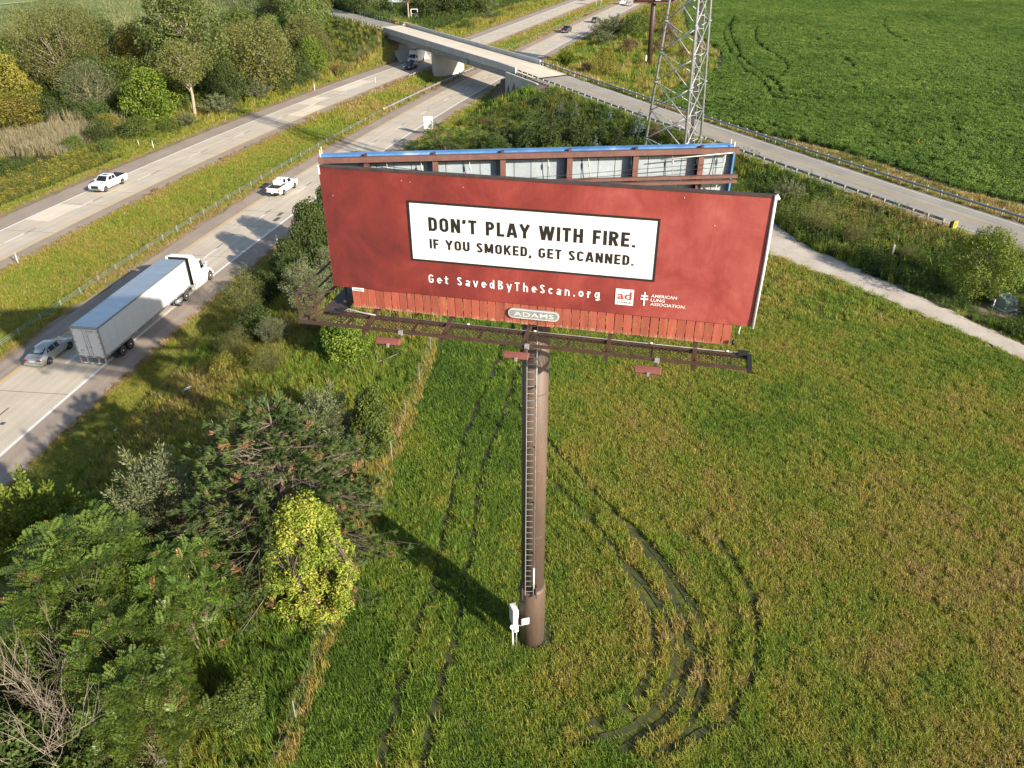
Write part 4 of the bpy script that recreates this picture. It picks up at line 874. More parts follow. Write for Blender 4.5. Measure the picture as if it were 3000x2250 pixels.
# catwalk in front
ZC_ = 5.27                                      # depth below the top of the face
for n_, nm in ((.22, 'walk_beam'), (1.12, 'walk_beam')): bb(fbox(-1.0 if n_ > 1 else -.45, 14.68, ZC_-.02, ZC_+(.13 if n_ < 1 else .07), n_-.05, n_+.04), nm, 'brown_steel')
gm = MB(); 
for u in np.arange(-.3, 14.6, .115): gm.bar(F(u, ZC_+.03, .27), F(u, ZC_+.03, 1.07), .012, .02)
for u in np.arange(-.4, 13.9, .17):
    for s_ in (0, 1): gm.bar(F(u+(0 if s_ else .8), ZC_+.03, .27), F(u+(.8 if s_ else 0), ZC_+.03, 1.07), .008, .01)
gr_ = bb(gm, 'walk_grating', 'brown_steel'); gr_['kind'] = 'stuff'
for u in (1.5, 4.35, 7.2, 10.05, 12.9):
    bb(MB().bar(F(u, 5.0, -1.6), F(u, ZC_+.18, 1.2), .14, .16), 'outrigger', 'brown_steel')
for u in (.75, 3.2, 5.6, 8.7, 11.5): bb(fbox(u-.03, u+.03, ZC_+.05, ZC_+.13, .27, 1.07), 'cross_bar', 'brown_steel')
bb(fbox(14.58, 14.72, ZC_-.05, ZC_+.14, .2, 1.17), 'end_plate', 'black'); bb(fbox(14.3, 14.62, ZC_-.16, ZC_-.02, .2, .32), 'end_clamp', 'black')
bb(MB().tube([F(-.2, ZC_-.05, .22), F(14.6, ZC_-.05, .22)], .01, 6), 'safety_cable', 'galv_dull')
for u in (5.0, 7.4, 11.4, 13.9, 14.15, 14.4): bb(MB().tube([F(u, ZC_-.07, .22), F(u+.1, ZC_-.07, .22)], .03, 6), 'cable_clip', 'white_metal')
# end platform and railing at the left
bb(fbox(-.5, .32, ZC_+.0, ZC_+.05, -2.6, .2), 'end_platform', 'brown_steel'); bb(fbox(-1.0, -.95, ZC_, ZC_+.12, -2.6, 1.15), 'walk_beam', 'brown_steel'); bb(fbox(-1.0, .3, ZC_, ZC_+.1, 1.08, 1.15), 'walk_beam', 'brown_steel')
for v in (ZC_-1.05, ZC_-.55): bb(MB().bar(F(-.93, v, 1.05), F(-.93, v, -2.2), .06, .06), 'handrail', 'brown_steel'); bb(MB().bar(F(-.95, v, 1.05), F(-.28, v, 1.05), .05, .05), 'handrail', 'brown_steel')
for u, n_ in ((-.93, 1.08), (-.28, 1.08), (-.93, -2.1), (-.05, -1.0), (.3, -1.0)): bb(MB().bar(F(u, ZC_+.02, n_), F(u, ZC_-1.08 if n_ > -1.5 else ZC_-1.6, n_), .07, .07), 'rail_post', 'brown_steel')
bb(MB().bar(F(-.25, ZC_-1.02, .95), F(-.2, ZC_-.6, -.3), .05, .05), 'handrail', 'brown_steel'); bb(MB().bar(F(-.45, ZC_, .2), F(-.98, ZC_+.05, 1.1), .07, .09), 'walk_beam', 'brown_steel')
bb(MB().tube([F(.35, ZC_-.1, .3), F(.6, ZC_-.22, .3), F(1.2, ZC_-.12, .3), F(1.6, ZC_-.06, .25)], .03, 6), 'cable_end', 'galv_dull'); bb(fbox(.2, .42, ZC_-.16, ZC_-.02, .12, .32), 'end_clamp', 'black'); bb(MB().bar(F(.4, ZC_-.05, .3), F(-.1, ZC_-.1, .45), .07, .05), 'end_clamp', 'black')
# three floodlights hung from the walkway
for u, lab in ((2.75, 'left'), (7.25, 'mid'), (11.6, 'right')):
    L = empty('floodlight'); L.parent = BB; L.location = bo+F(u, ZC_+.12, 1.5); L.rotation_euler = (0, 0, -.22865)
    link('arm', MB().bar((.12, .4, .0), (.1, -.05, -.02), .07, .07).mesh('arm', M['brown_steel']), L); link('junction_box', MB().box((.12, .35, .07), (.16, .13, .16)).mesh('junction_box', M['galv'], .01), L)
    prof = [(-.17, -.06), (-.13, .07), (0, .13), (.13, .07), (.17, -.06)]
    link('lamp_housing', MB().prism([(y*1.0, z) for y, z in prof], -.42, .42, lambda p, q_, t: (t-.12, p-.18, q_)).mesh('lamp_housing', M['lamp_red'], .02), L)
    link('lens', MB().box((-.12, -.18, -.075), (.78, .28, .02)).mesh('lens', M['glass']), L); link('bracket', MB().box((-.1, -.37, -.06), (.09, .08, .14)).mesh('bracket', M['galv'], .01), L)
# back face seen from inside
BA = Vector((-6.55, 27.1, 27.55)); BD = Vector((14.3, 1.09, 0)).normalized(); BN = Vector((BD.y, -BD.x, 0))
def G(u, v, n=0.0): return BA+BD*u-Vector((0, 0, v))+BN*n
def gbox(u0, u1, v0, v1, n0, n1):
    m = MB(); P = [G(u, v, n) for u in (u0, u1) for v in (v0, v1) for n in (n0, n1)]; return m.add(P, [(0, 1, 3, 2), (4, 6, 7, 5), (0, 4, 5, 1), (2, 3, 7, 6), (0, 2, 6, 4), (1, 5, 7, 3)])
LB = 14.63
bb(gbox(-.02, LB+.02, -.05, 4.5, -.62, -.56), 'back_vinyl', 'blue_vinyl'); bb(gbox(-.02, LB+.02, -.06, .0, -.56, -.26), 'top_wrap', 'blue_vinyl'); bb(gbox(LB-.01, LB+.05, -.02, 4.4, -.55, -.2), 'edge_wrap', 'blue_vinyl')
pw = .61
for i in range(24):
    u0 = i*pw; bb(gbox(u0+.012, min(u0+pw-.012, LB), .28, 4.3, -.5+rng.uniform(-.006, .006), -.46), 'panel_sheet', 'panel_grey')
bb(gbox(-.1, LB+.12, -.03, .15, -.14, .02), 'top_angle', 'rust_red'); bb(gbox(0, LB, .18, .28, -.45, -.3), 'stringer', 'brown_steel')
for k in range(7):
    u = 1.53+k*2.38
    if k == 6: continue
    c = bb(gbox(u-.1, u+.1, .0, 5.2, -.12, -.09), 'column', 'rust_red'); bb(gbox(u-.015, u+.015, .15, 5.2, -.44, -.12), 'column_web', 'brown_steel'); bb(gbox(u-.1, u+.1, .15, 5.2, -.455, -.43), 'column_flange', 'brown_steel')
    bb(gbox(u-.06, u+.04, -.12, -.03, -.2, -.1), 'top_clip', 'brown_steel')
for v in (.93, 1.12): bb(gbox(4.6 if v < 1.0 else 6.0, LB+.16, v, v+.1, -.085, .07), 'stringer', 'rust_red')
bb(gbox(0, LB, 2.2, 2.26, -.42, -.2), 'stringer', 'brown_steel'); bb(MB().bar(G(13.5, 1.2, .0), G(14.0, 2.0, .0), .08, .08), 'knee_brace', 'brown_steel')
for k, u in enumerate((2.2, 3.4, 5.1, 6.3, 7.9, 9.35, 10.9, 12.4, 13.3, 14.3)):
    bb(MB().tube([G(u, .22, -.25), G(u+.03, .45, -.22), G(u+.02+.05*(k % 3), .9+.2*(k % 2), -.24)], .014, 5), 'hanging_strap', 'rope'); bb(MB().tube([G(u+.02, .38, -.22), G(u+.03, .55, -.22)], .035, 6), 'strap_buckle', 'rope')
bb(MB().tube([G(11.9, .3, .05), G(13, .22, .05), G(14.5, .12, .05)], .022, 5), 'hanging_strap', 'rope'); bb(MB().tube([G(14.3, .2, -.1), G(14.25, .7, -.1), G(14.1, 1.4, -.1), G(14.05, 1.75, -.1)], .02, 5), 'hanging_strap', 'rope')
for dv in (0, .16): bb(MB().tube([F(1.5, -.12+dv*.3, -.3), G(6, .75+dv, .5), G(14.2, .45+dv, .1)], .009, 4), 'guy_wire', 'black')
for k in range(2): bb(MB().bar(G(-.02, -.05, -.5+.4*k), G(-.02, -.3, -.5+.4*k), .03, .03), 'edge_pin', 'white_metal'); bb(MB().bar(G(LB-.05, -.05, -.5+.4*k), G(LB-.05, -.22, -.5+.4*k), .03, .03), 'edge_pin', 'white_metal')
# walkway inside the V
bb(gbox(.3, LB-.4, 4.95, 5.02, .2, .9), 'inner_walk', 'brown_steel')
for u in (1.2, 4.6, 8.0, 11.4, 14.0): bb(MB().bar(G(u, 5.1, -.3), F(u, 4.9, -.4), .12, .14), 'tie_beam', 'brown_steel')
# ------------------------------------------------------------------ vehicles (built nose towards +X, right side -Y)
def wheel(parent, x, y, r, w, rim='rim', side=1, dual=False):
    t = MB(); n = 20
    pr = [(r*.62, -w/2), (r*.93, -w/2), (r, -w*.36), (r, w*.36), (r*.93, w/2), (r*.62, w/2)]
    t.loft([[(rr*math.cos(2*math.pi*k/n), yy, rr*math.sin(2*math.pi*k/n)) for k in range(n)] for rr, yy in pr], cap=True, smooth=False)
    T = t.build('wheel', M['tyre'], parent, (x, y, r))
    h = MB(); yo = side*(w/2-.035); n = 16
    h.loft([[(rr*math.cos(2*math.pi*k/n), yo+side*d, rr*math.sin(2*math.pi*k/n)) for k in range(n)] for rr, d in ((r*.64, .03), (r*.6, .04), (r*.5, .0), (r*.2, .02), (r*.17, .05), (.01, .05))]); h.build('rim', M[rim], T)
    sp = MB()
    for k in range(6 if r < .45 else 8):
        a = 2*math.pi*k/(6 if r < .45 else 8); sp.box((math.cos(a)*r*.38, yo+side*.024, math.sin(a)*r*.38), (r*.1, .02, r*.1))
    sp.build('wheel_holes', M['black'], T)
    return T
def extr(profile, w, name, mat, parent, bevel=.06, seg=2):
    """side profile (x,z) pushed across the width"""
    return MB().prism(profile, -w/2, w/2, lambda p, q, t: (p, t, q)).build(name, mat, parent, bevel=bevel, seg=seg)
def arch(x, r, z0, n=9, rev=False):
    a = [(x+r*math.cos(t), z0+r*math.sin(t)) for t in np.linspace(0, math.pi, n)]
    return a if not rev else a[::-1]
class Cab:
    """greenhouse frustum with panes set on its faces"""
    def __init__(s, parent, mat, b, t, wb, wt, zb, zt, bevel=.08, name='cab'):
        s.p = parent; (x0, x1), (X0, X1) = b, t
        s.B = [Vector((x0, -wb/2, zb)), Vector((x1, -wb/2, zb)), Vector((x1, wb/2, zb)), Vector((x0, wb/2, zb))]; s.T = [Vector((X0, -wt/2, zt)), Vector((X1, -wt/2, zt)), Vector((X1, wt/2, zt)), Vector((X0, wt/2, zt))]
        s.o = MB().loft([s.B, s.T]).build(name, mat, parent, bevel=bevel)
    def pane(s, face, a0, a1, b0, b1, mat, name='window', a0t=None, a1t=None, off=.008, parent=None):
        i, j = {'right': (0, 1), 'front': (1, 2), 'left': (2, 3), 'rear': (3, 0)}[face]
        A, B, C, D = s.B[i], s.B[j], s.T[j], s.T[i]; n = (B-A).cross(D-A).normalized()
        def pt(a, b): return (A.lerp(B, a)).lerp(D.lerp(C, a), b)+n*off
        a0t = a0 if a0t is None else a0t; a1t = a1 if a1t is None else a1t
        Q = [pt(a0, b0), pt(a1, b0), pt(a1t, b1), pt(a0t, b1)]
        m = MB(); m.add(Q+[p-n*.02 for p in Q], [(0, 1, 2, 3), (0, 4, 5, 1), (1, 5, 6, 2), (2, 6, 7, 3), (3, 7, 4, 0)]); return m.build(name, M[mat], s.p)
def bx(parent, name, mat, c, d, bevel=.015): return MB().box(c, d).build(name, M[mat], parent, bevel=bevel)
def pickup(name, label, cat, paint, bed='open', L=5.9, W=2.02, crew=True):
    e = empty(name); tag(e, label, cat); r = .4; f, b = L/2-.98, -L/2+1.27; pm = M[paint]
    lo = .42
    prof = [(-L/2, .55), (-L/2, 1.28), (.02 if crew else -.1, 1.28), (L/2-1.75, 1.26), (L/2-.35, 1.2), (L/2-.03, 1.08), (L/2, .62), (L/2-.1, lo)]+arch(f, .5, .36)+[(b+.5, lo)]+arch(b, .5, .36)+[(-L/2+.08, lo+.06)]
    extr(prof, W, 'body', pm, e, .07)
    c = Cab(e, pm, (-.72 if crew else -.2, 1.5), (-.5 if crew else -.02, .72), W-.1, W-.42, 1.25, 1.9)
    c.pane('front', .08, .92, .08, .93, 'glass', 'windshield'); c.pane('rear', .1, .9, .2, .88, 'glass', 'rear_window')
    if crew:
        for sd_ in ('right', 'left'):
            fl = (lambda a: a) if sd_ == 'right' else (lambda a: 1-a)
            for a0, a1, t0, t1 in ((.08, .42, .14, .45), (.46, .84, .5, .9)):
                q = sorted((fl(a0), fl(a1))); qt = sorted((fl(t0), fl(t1))); c.pane(sd_, q[0], q[1], .14, .86, 'glass', 'window', qt[0], qt[1])
    else:
        for sd_ in ('right', 'left'):
            q, qt = ((.2, .82), (.2, .92)) if sd_ == 'right' else ((.18, .8), (.08, .8)); c.pane(sd_, q[0], q[1], .14, .86, 'glass', 'window', qt[0], qt[1])
    if crew: bx(e, 'sunroof', 'glass', (.25, 0, 1.905), (.5, .75, .012))
    # bed
    x1 = -.78 if crew else -.26; x0 = -L/2+.1
    if bed == 'cover': bx(e, 'bed_cover', 'black', ((x0+x1)/2, 0, 1.295), (x1-x0, W-.22, .04), .01)
    else: bx(e, 'bed_floor', 'under', ((x0+x1)/2, 0, 1.288), (x1-x0, W-.3, .012), 0)
    bx(e, 'tailgate', paint, (-L/2-.012, 0, .95), (.03, W-.36, .55))
    for sy in (-1, 1):
        bx(e, 'tail_light', 'tail', (-L/2-.008, sy*(W/2-.1), 1.02), (.05, .14, .4)); bx(e, 'headlight', 'headlight', (L/2-.05, sy*(W/2-.24), .95), (.1, .4, .2)); bx(e, 'mirror', paint, (1.12, sy*(W/2+.1), 1.34), (.14, .22, .24), .03)
        bx(e, 'running_board', 'black', (.1, sy*(W/2-.02), .38), (2.2, .16, .06))
        for x in (f, b): wheel(e, x, sy*(W/2-.13), r, .27, side=sy)
    bx(e, 'grille', 'black', (L/2-.012, 0, .88), (.06, 1.15, .36)); bx(e, 'bumper', 'chrome', (L/2+.04, 0, .58), (.16, W-.08, .24), .04); bx(e, 'rear_bumper', 'black' if bed == 'open' else 'chrome', (-L/2-.08, 0, .6), (.18, W-.1, .2), .03); bx(e, 'number_plate', 'plate', (-L/2-.18, 0, .66), (.012, .34, .16), 0)
    bx(e, 'underbody', 'under', (0, 0, .45), (L-.6, W-.35, .2), 0); bx(e, 'hitch', 'under', (-L/2-.25, 0, .42), (.3, .1, .1))
    return e
def car(name, label, cat, paint, L=4.75, W=1.8, H=1.46, kind='sedan', rear='glass'):
    e = empty(name); tag(e, label, cat); r = .33 if kind == 'sedan' else .37; f, b = L/2-.93, -L/2+1.02; pm = M[paint]; bz = .92 if kind == 'sedan' else 1.08; lo = .24
    if kind == 'sedan': ST = [(-.5, .60, .58, .74, .42, .78, .79), (-.48, .78, .78, .9, .62, .97, .99), (-.37, .87, .86, .96, .68, 1.04, 1.06), (-.20, .9, .885, .97, .60, H-.06, H-.02), (-.04, .9, .89, .965, .62, H-.03, H+.01), (.08, .9, .89, .955, .60, H-.06, H-.02), (.25, .9, .88, .93, .68, 1.0, 1.03), (.39, .87, .85, .84, .6, .88, .9), (.475, .75, .73, .71, .48, .74, .75), (.5, .55, .54, .6, .36, .62, .63)]; ri, fi = 2, 5
    else: ST = [(-.5, .74, .72, .98, .5, 1.04, 1.05), (-.485, .88, .86, 1.06, .66, 1.14, 1.16), (-.46, .9, .88, 1.07, .68, 1.2, 1.22), (-.40, .9, .885, 1.07, .66, H-.05, H-.01), (-.12, .9, .89, 1.06, .67, H-.03, H+.01), (.06, .9, .89, 1.05, .64, H-.06, H-.02), (.23, .9, .88, 1.03, .7, 1.12, 1.15), (.38, .88, .86, .97, .62, 1.02, 1.04), (.475, .78, .76, .84, .5, .88, .89), (.5, .6, .58, .7, .4, .72, .73)]; ri, fi = 2, 5
    k_ = W/1.8; zb = .24
    def sring(q): x, wl, ws, zs, wr, zr, zc_ = q; return [(x*L, -wl*k_+.06, zb), (x*L, -(wl+.0)*k_, zb+.1), (x*L, -(wl+.015)*k_, .58), (x*L, -ws*k_, zs), (x*L, -wr*k_, zr), (x*L, -wr*k_*.45, zc_-.012), (x*L, wr*k_*.45, zc_-.012), (x*L, wr*k_, zr), (x*L, ws*k_, zs), (x*L, (wl+.015)*k_, .58), (x*L, (wl+.0)*k_, zb+.1), (x*L, wl*k_-.06, zb)]
    RG = [sring(q) for q in ST]; MB().loft(RG, smooth=True).build('body', pm, e)
    def quadwin(i, j, a0, a1, b0, b1, mat, nm, j2=None):
        A, B, C, D = (Vector(RG[i][j]), Vector(RG[i+1][j]), Vector(RG[i+1][j+1 if j2 is None else j2]), Vector(RG[i][j+1 if j2 is None else j2])); n = (B-A).cross(D-A).normalized(); c_ = (A+C)/2
        if n.dot(c_-Vector((c_.x, 0, .6))) < 0: n = -n
        pt = lambda a, b: A.lerp(B, a).lerp(D.lerp(C, a), b)+n*.012
        m = MB(); m.add([pt(a0, b0), pt(a1, b0), pt(a1, b1), pt(a0, b1)], [(0, 1, 2, 3)]); m.build(nm, M[mat], e)
    for j in (3, 7):
        lo_, hi_ = (.08, .9) if j == 3 else (.1, .92)
        quadwin(ri+1, j, .05, .95, lo_, hi_, 'glass', 'window'); quadwin(ri+2, j, .06, .97, lo_, hi_, 'glass', 'window')
        quadwin(ri, j, .62 if kind == 'sedan' else .35, .93, lo_+(.06 if j == 3 else 0), hi_-(.0 if j == 3 else .06), 'glass', 'window')
    quadwin(ri, 4, .1, .92, .0, 1, rear, 'rear_window', 7); quadwin(fi, 4, .08, .9, .0, 1, 'glass', 'windshield', 7)
    for x in (f, b):
        for sy in (-1, 1): MB().tube([(x, sy*(W/2-.25), r), (x, sy*(W/2+.006), r)], r+.05, 18, smooth=False).build('wheel_arch', M['under'], e)
    for sy in (-1, 1):
        bx(e, 'tail_light', 'tail', (-L/2+.06, sy*(W/2-.3), .8 if kind == 'sedan' else .98), (.12, .42 if kind == 'sedan' else .22, .17), .03); bx(e, 'headlight', 'headlight', (L/2-.14, sy*(W/2-.32), .68 if kind == 'sedan' else .86), (.22, .36, .14), .03); bx(e, 'mirror', paint, (L/2-1.72, sy*(W/2+.07), 1.04 if kind == 'sedan' else 1.18), (.12, .18, .14), .03)
        bx(e, 'door_handle', 'chrome' if paint != 'silver_car' else paint, (-.45, sy*(W/2+.004), .84), (.16, .02, .03), .005)
        for x in (f, b): wheel(e, x, sy*(W/2-.085), r, .21, side=sy)
    bx(e, 'number_plate', 'plate', (-L/2-.004, 0, .72), (.02, .5, .15), 0); bx(e, 'grille', 'black', (L/2-.01, 0, .58), (.04, .9, .16)); bx(e, 'rear_bumper', paint, (-L/2-.0, 0, .46), (.14, W-.12, .2), .05); bx(e, 'underbody', 'under', (0, 0, .3), (L-.5, W-.3, .18), 0)
    return e
def place(e, s, o, off=lambda s: 0.0, rev=False, dz=.004):
    x, y = rpt(s, o+float(off(s))); e.location = (float(x), float(y), dz); h = float(np.interp(s, _s, _h)); e.rotation_euler = (0, 0, math.pi/2-h+(math.pi if rev else 0)); return e

# articulated lorry: origin at the rear right corner of the trailer on the ground
TR = empty('semi_truck', (-35.45, 59.75, 0), math.pi/2-.1500); tag(TR, 'white semi truck with a long pale box trailer on the near carriageway', 'truck')
LT, WT = 15.0, 2.59
tb = lambda mb, n, m, bev=0.0, par=TR: mb.build(n, M[m], par, bevel=bev)
# x forward, y left (0 = right side .. WT left)
tb(MB().box((LT/2+.02, WT/2, 2.6), (LT, WT-.02, 2.86)), 'trailer_body', 'trailer_side')
tb(MB().box((LT/2, WT/2, 4.045), (LT-.1, WT-.1, .03)), 'trailer_roof', 'trailer_roof')
for y in (0.0, WT): tb(MB().box((LT/2, y, 4.0), (LT+.04, .06, .14)), 'top_rail', 'trailer_rail', .01); tb(MB().box((LT/2, y, 1.19), (LT, .05, .18)), 'side_rail', 'trailer_rail', .01)
tb(MB().box((-.01, WT/2, 3.98), (.08, WT, .2)), 'rear_header', 'trailer_rail', .01); tb(MB().box((LT+.02, WT/2, 3.98), (.06, WT, .12)), 'front_header', 'trailer_rail', .01)
for y in (.03, WT-.03): tb(MB().box((-.01, y, 2.55), (.1, .13, 2.85)), 'corner_post', 'trailer_rail', .01); tb(MB().box((LT, y, 2.6), (.08, .1, 2.8)), 'corner_post', 'trailer_rail', .01)
psm = MB().box((0, 0, 0), (.03, .012, 2.6)).mesh('panel_seam', M['trailer_side'])
for k in range(1, 13):
    for y in (-.003, WT+.003): link('panel_seam', psm, TR, (k*LT/13, y, 2.65))
for k in range(2):
    y0, y1 = (.1, WT/2-.015) if k == 0 else (WT/2+.015, WT-.1); d = tb(MB().box((-.045, (y0+y1)/2, 2.53), (.05, y1-y0, 2.66)), 'rear_door', 'trailer_side', .01)
    for z in (1.5, 2.05, 2.6, 3.15, 3.65): MB().box((-.08, .14 if k == 0 else WT-.14, z), (.03, .2, .06)).build('hinge', M['trailer_rail'], d)
    MB().tube([(-.085, WT/2+(-.2 if k == 0 else .2), 1.25), (-.085, WT/2+(-.2 if k == 0 else .2), 3.84)], .022, 6).build('lock_rod', M['trailer_rail'], d)
    MB().box((-.09, WT/2+(-.2 if k == 0 else .2), 2.15), (.04, .1, .14)).build('lock_handle', M['trailer_rail'], d)
tb(MB().box((-.06, WT/2, 2.53), (.02, .03, 2.66)), 'door_gap', 'trailer_rail')
df = lambda x, y, d=0.0: (-.0735, WT-x, y)
fit_text('URJ', M['refl_red'], 1.62, 2.05, 3.6, 3.76, df, TR, 'door_lettering', .03); fit_text('6719', M['vinyl_black'], .38, .72, 1.68, 1.82, df, TR, 'door_lettering', .02); fit_text('TRAILER', M['logo_grey'], .3, .6, 1.46, 1.52, df, TR, 'door_lettering')
tb(MB().box((-.03, WT/2, 1.16), (.1, WT-.02, .16)), 'rear_sill', 'trailer_rail', .01)
for k in range(6): tb(MB().box((-.085, .3+k*.4, 1.18), (.012, .18, .07)), 'reflector', 'refl_red' if k % 2 else 'vinyl_white')
for y in (.16, .36, WT-.36, WT-.16): tb(MB().tube([(-.09, y, 1.06), (-.1, y, 1.06)], .05, 10), 'tail_light', 'tail')
tb(MB().box((-.04, WT/2, .52), (.1, WT-.1, .11)), 'bumper_bar', 'galv', .01)
for k in range(8): tb(MB().box((-.095, .2+k*.31, .52), (.01, .16, .06)), 'reflector', 'refl_red' if k % 2 else 'vinyl_white')
for y in (.12, .75, WT-.75, WT-.12): tb(MB().bar((-.03, y, .5), (-.0, y, 1.12), .1, .14), 'bumper_strut', 'galv')
for k in range(22): tb(MB().box((.5+k*.72, -.028, 1.2), (.22, .01, .05)), 'side_reflector', 'refl_red' if k % 2 else 'vinyl_white')
for k in (5.2, 9.0): tb(MB().box((k, -.028, 3.98), (.1, .02, .06)), 'marker_lamp', 'black')
for x in (2.45, 3.68):
    for y, sd_ in ((.2, -1), (.5, -1), (WT-.5, 1), (WT-.2, 1)): wheel(TR, x, y, .52, .27, 'rim_white', sd_)
    tb(MB().tube([(x, .3, .52), (x, WT-.3, .52)], .09, 8), 'axle', 'under')
tb(MB().box((3.05, WT/2, .95), (2.9, 1.1, .3)), 'bogie_frame', 'under'); tb(MB().box((1.45, WT/2, .72), (.03, WT-.2, .5)), 'mud_flap', 'black')
for y in (.25, WT-.25): tb(MB().box((1.5, y, .62), (.03, .5, .7)), 'mud_flap', 'black')
for y in (.55, WT-.55): tb(MB().bar((12.3, y, .3), (12.3, y, 1.1), .12, .12), 'landing_leg', 'galv')
tb(MB().tube([(12.0, .06, .72), (13.0, .06, .72)], .18, 10), 'side_tank', 'galv')
# tractor
X = LT+.95; before_ = set(TR.children)
for x in (12.75, 14.0):
    for y, sd_ in ((.22, -1), (.52, -1), (WT-.52, 1), (WT-.22, 1)): wheel(TR, x, y, .52, .27, 'rim_white', sd_)
tb(MB().box((15.6, WT/2, .8), (7.2, .95, .26)), 'chassis', 'under')
def ring(x, w, z0, z1, c=.18): return [(x, WT/2-w/2, z0), (x, WT/2-w/2, z1-c), (x, WT/2-w/2+c, z1), (x, WT/2+w/2-c, z1), (x, WT/2+w/2, z1-c), (x, WT/2+w/2, z0)]
sl_ = MB().loft([ring(X, 2.5, .62, 4.05, .28), ring(X+.5, 2.5, .62, 4.06, .3), ring(X+1.5, 2.48, .62, 3.7, .4), ring(X+2.05, 2.44, .62, 3.05, .4)]); tb(sl_, 'sleeper_cab', 'truck_white', .05)
fa = MB()                                  # hollow fairing: sides and roof reach back over the gap
for y in (WT/2-1.24, WT/2+1.24): fa.box((X-.1, y, 2.35), (.3, .05, 3.3))
fa.box((X-.1, WT/2, 4.02), (.3, 2.2, .05)); tb(fa, 'side_fairing', 'truck_white', .015)
tb(MB().box((X-.015, WT/2, 2.3), (.02, 2.2, 3.1)), 'cab_back', 'black'); tb(MB().tube([(X-.25, WT/2-.6, 1.2), (X-.3, WT/2-.6, 2.6)], .05, 6), 'air_line', 'black')
for z in (2.6, 2.85): tb(MB().box((X-.06, WT/2-.7, z), (.1, .3, .12)), 'cab_vent', 'black')
c = Cab(TR, M['truck_white'], (X+1.9, X+3.25), (X+1.75, X+2.55), 2.4, 2.2, 1.75, 2.95, .08, 'cab'); o_ = Vector((0, WT/2, 0))
c.o.location = o_
for f_, a in (('front', (.04, .96, .12, .92)), ('right', (.2, .84, .14, .86)), ('left', (.16, .8, .14, .86))):
    p_ = c.pane(f_, *a, 'glass', 'windshield' if f_ == 'front' else 'window', a0t=(a[0] if f_ != 'left' else .05), a1t=(a[1] if f_ != 'right' else .95)); p_.location = o_
tb(MB().loft([ring(X+1.9, 2.42, .62, 1.85, .08), ring(X+3.2, 2.4, .62, 1.8, .1)]), 'cab_lower', 'truck_white', .03)
hood = MB().loft([ring(X+3.1, 2.1, .9, 1.85, .25), ring(X+4.2, 1.9, .85, 1.62, .3), ring(X+4.75, 1.6, .8, 1.3, .3)]); tb(hood, 'hood', 'truck_white', .06)
for y in (WT/2-1.05, WT/2+1.05):
    tb(MB().tube([(X+3.3+.72*(1-math.cos(a))-.05, y, .55+.66*math.sin(a)) for a in np.linspace(.1, math.pi-.35, 8)], .17, 8), 'fender', 'truck_white'); wheel(TR, X+3.95, y, .52, .3, 'rim_white', -1 if y < WT/2 else 1)
    tb(MB().box((X+1.6, y+(.08 if y > WT/2 else -.08), .62), (3.2, .14, .55)), 'side_skirt', 'truck_white', .03); tb(MB().box((X+3.05, y*1.0+(.38 if y > WT/2 else -.38), 2.25), (.12, .2, .42)), 'mirror', 'truck_white', .03); tb(MB().bar((X+2.9, y, 2.2), (X+3.05, y+(.38 if y > WT/2 else -.38), 2.25), .04, .04), 'mirror_arm', 'black')
    tb(MB().box((X+4.62, y*.92+WT/2*.08, 1.05), (.2, .3, .22)), 'headlight', 'headlight', .03)
    tb(MB().loft([[(X-.9+.55*math.cos(a)*1.05-.0, y-.32, .55+.6*math.sin(a)), (X-.9+.55*math.cos(a)*1.05, y+.1, .55+.6*math.sin(a)), (X-.9+.5*math.cos(a)*1.05, y+.1, .52+.55*math.sin(a)), (X-.9+.5*math.cos(a)*1.05, y-.32, .52+.55*math.sin(a))] for a in np.linspace(-.2, 1.3, 6)]), 'quarter_fender', 'white_metal')
tb(MB().box((X+4.85, WT/2, .62), (.2, 2.3, .36)), 'bumper', 'truck_white', .05)
for k, (u, z) in enumerate(((X+1.2, 1.5), (X+1.35, 1.35), (X+1.5, 1.5), (X+1.7, 1.3))): tb(MB().box((u, WT/2-1.252, z), (.22, .01, .05)), 'door_print', 'logo_grey')

for o in TR.children:
    if o in before_ or (o.name.startswith('wheel') and o.location.x < LT): continue
    if o.name.startswith('wheel'): o.location.x = X+(o.location.x-X)*.84
    elif not o.name.startswith('chassis'): o.scale.x = .84; o.location.x = X*.16

place(car('silver_sedan', 'silver sedan beside the trailer tail with red tail lamps', 'car', 'silver_car', rear='glass_green'), -35.5, -2.15)
place(pickup('white_pickup', 'white crew cab pickup with a black bed cover coming towards us on the far carriageway', 'pickup truck', 'white_car', 'cover'), 8.6, -1.75, offar, True)
p2 = place(pickup('white_pickup', 'white pickup with an open bed holding a white box, driving away on the near carriageway', 'pickup truck', 'white_car', 'open', 5.5, crew=False), 12.2, -2.15)
bxx = MB().box((0, 0, .32), (.95, 1.1, .62)).build('bed_box', M['white_metal'], None, bevel=.03); bxx.location = p2.location+Vector((math.cos(p2.rotation_euler.z)*-.95, math.sin(p2.rotation_euler.z)*-.95, 1.31)); bxx.rotation_euler = p2.rotation_euler; tag(bxx, 'white tool box standing in the open bed of the white pickup', 'box')
place(car('dark_suv', 'dark blue black suv leading the white van out from under the bridge', 'car', 'black_car', 4.6, 1.85, 1.68, 'suv'), 103.6, 1.25, offar, True)
place(car('black_pickup_car', 'black pickup driving away beyond the bridge, nearer of the dark pair', 'pickup truck', 'black_car', 5.3, 1.95, 1.85, 'suv'), 174.2, -1.75) if False else place(pickup('black_pickup', 'black pickup driving away beyond the bridge, nearer of the dark pair', 'pickup truck', 'black_car', 'cover', 5.6), 174.6, -1.85)
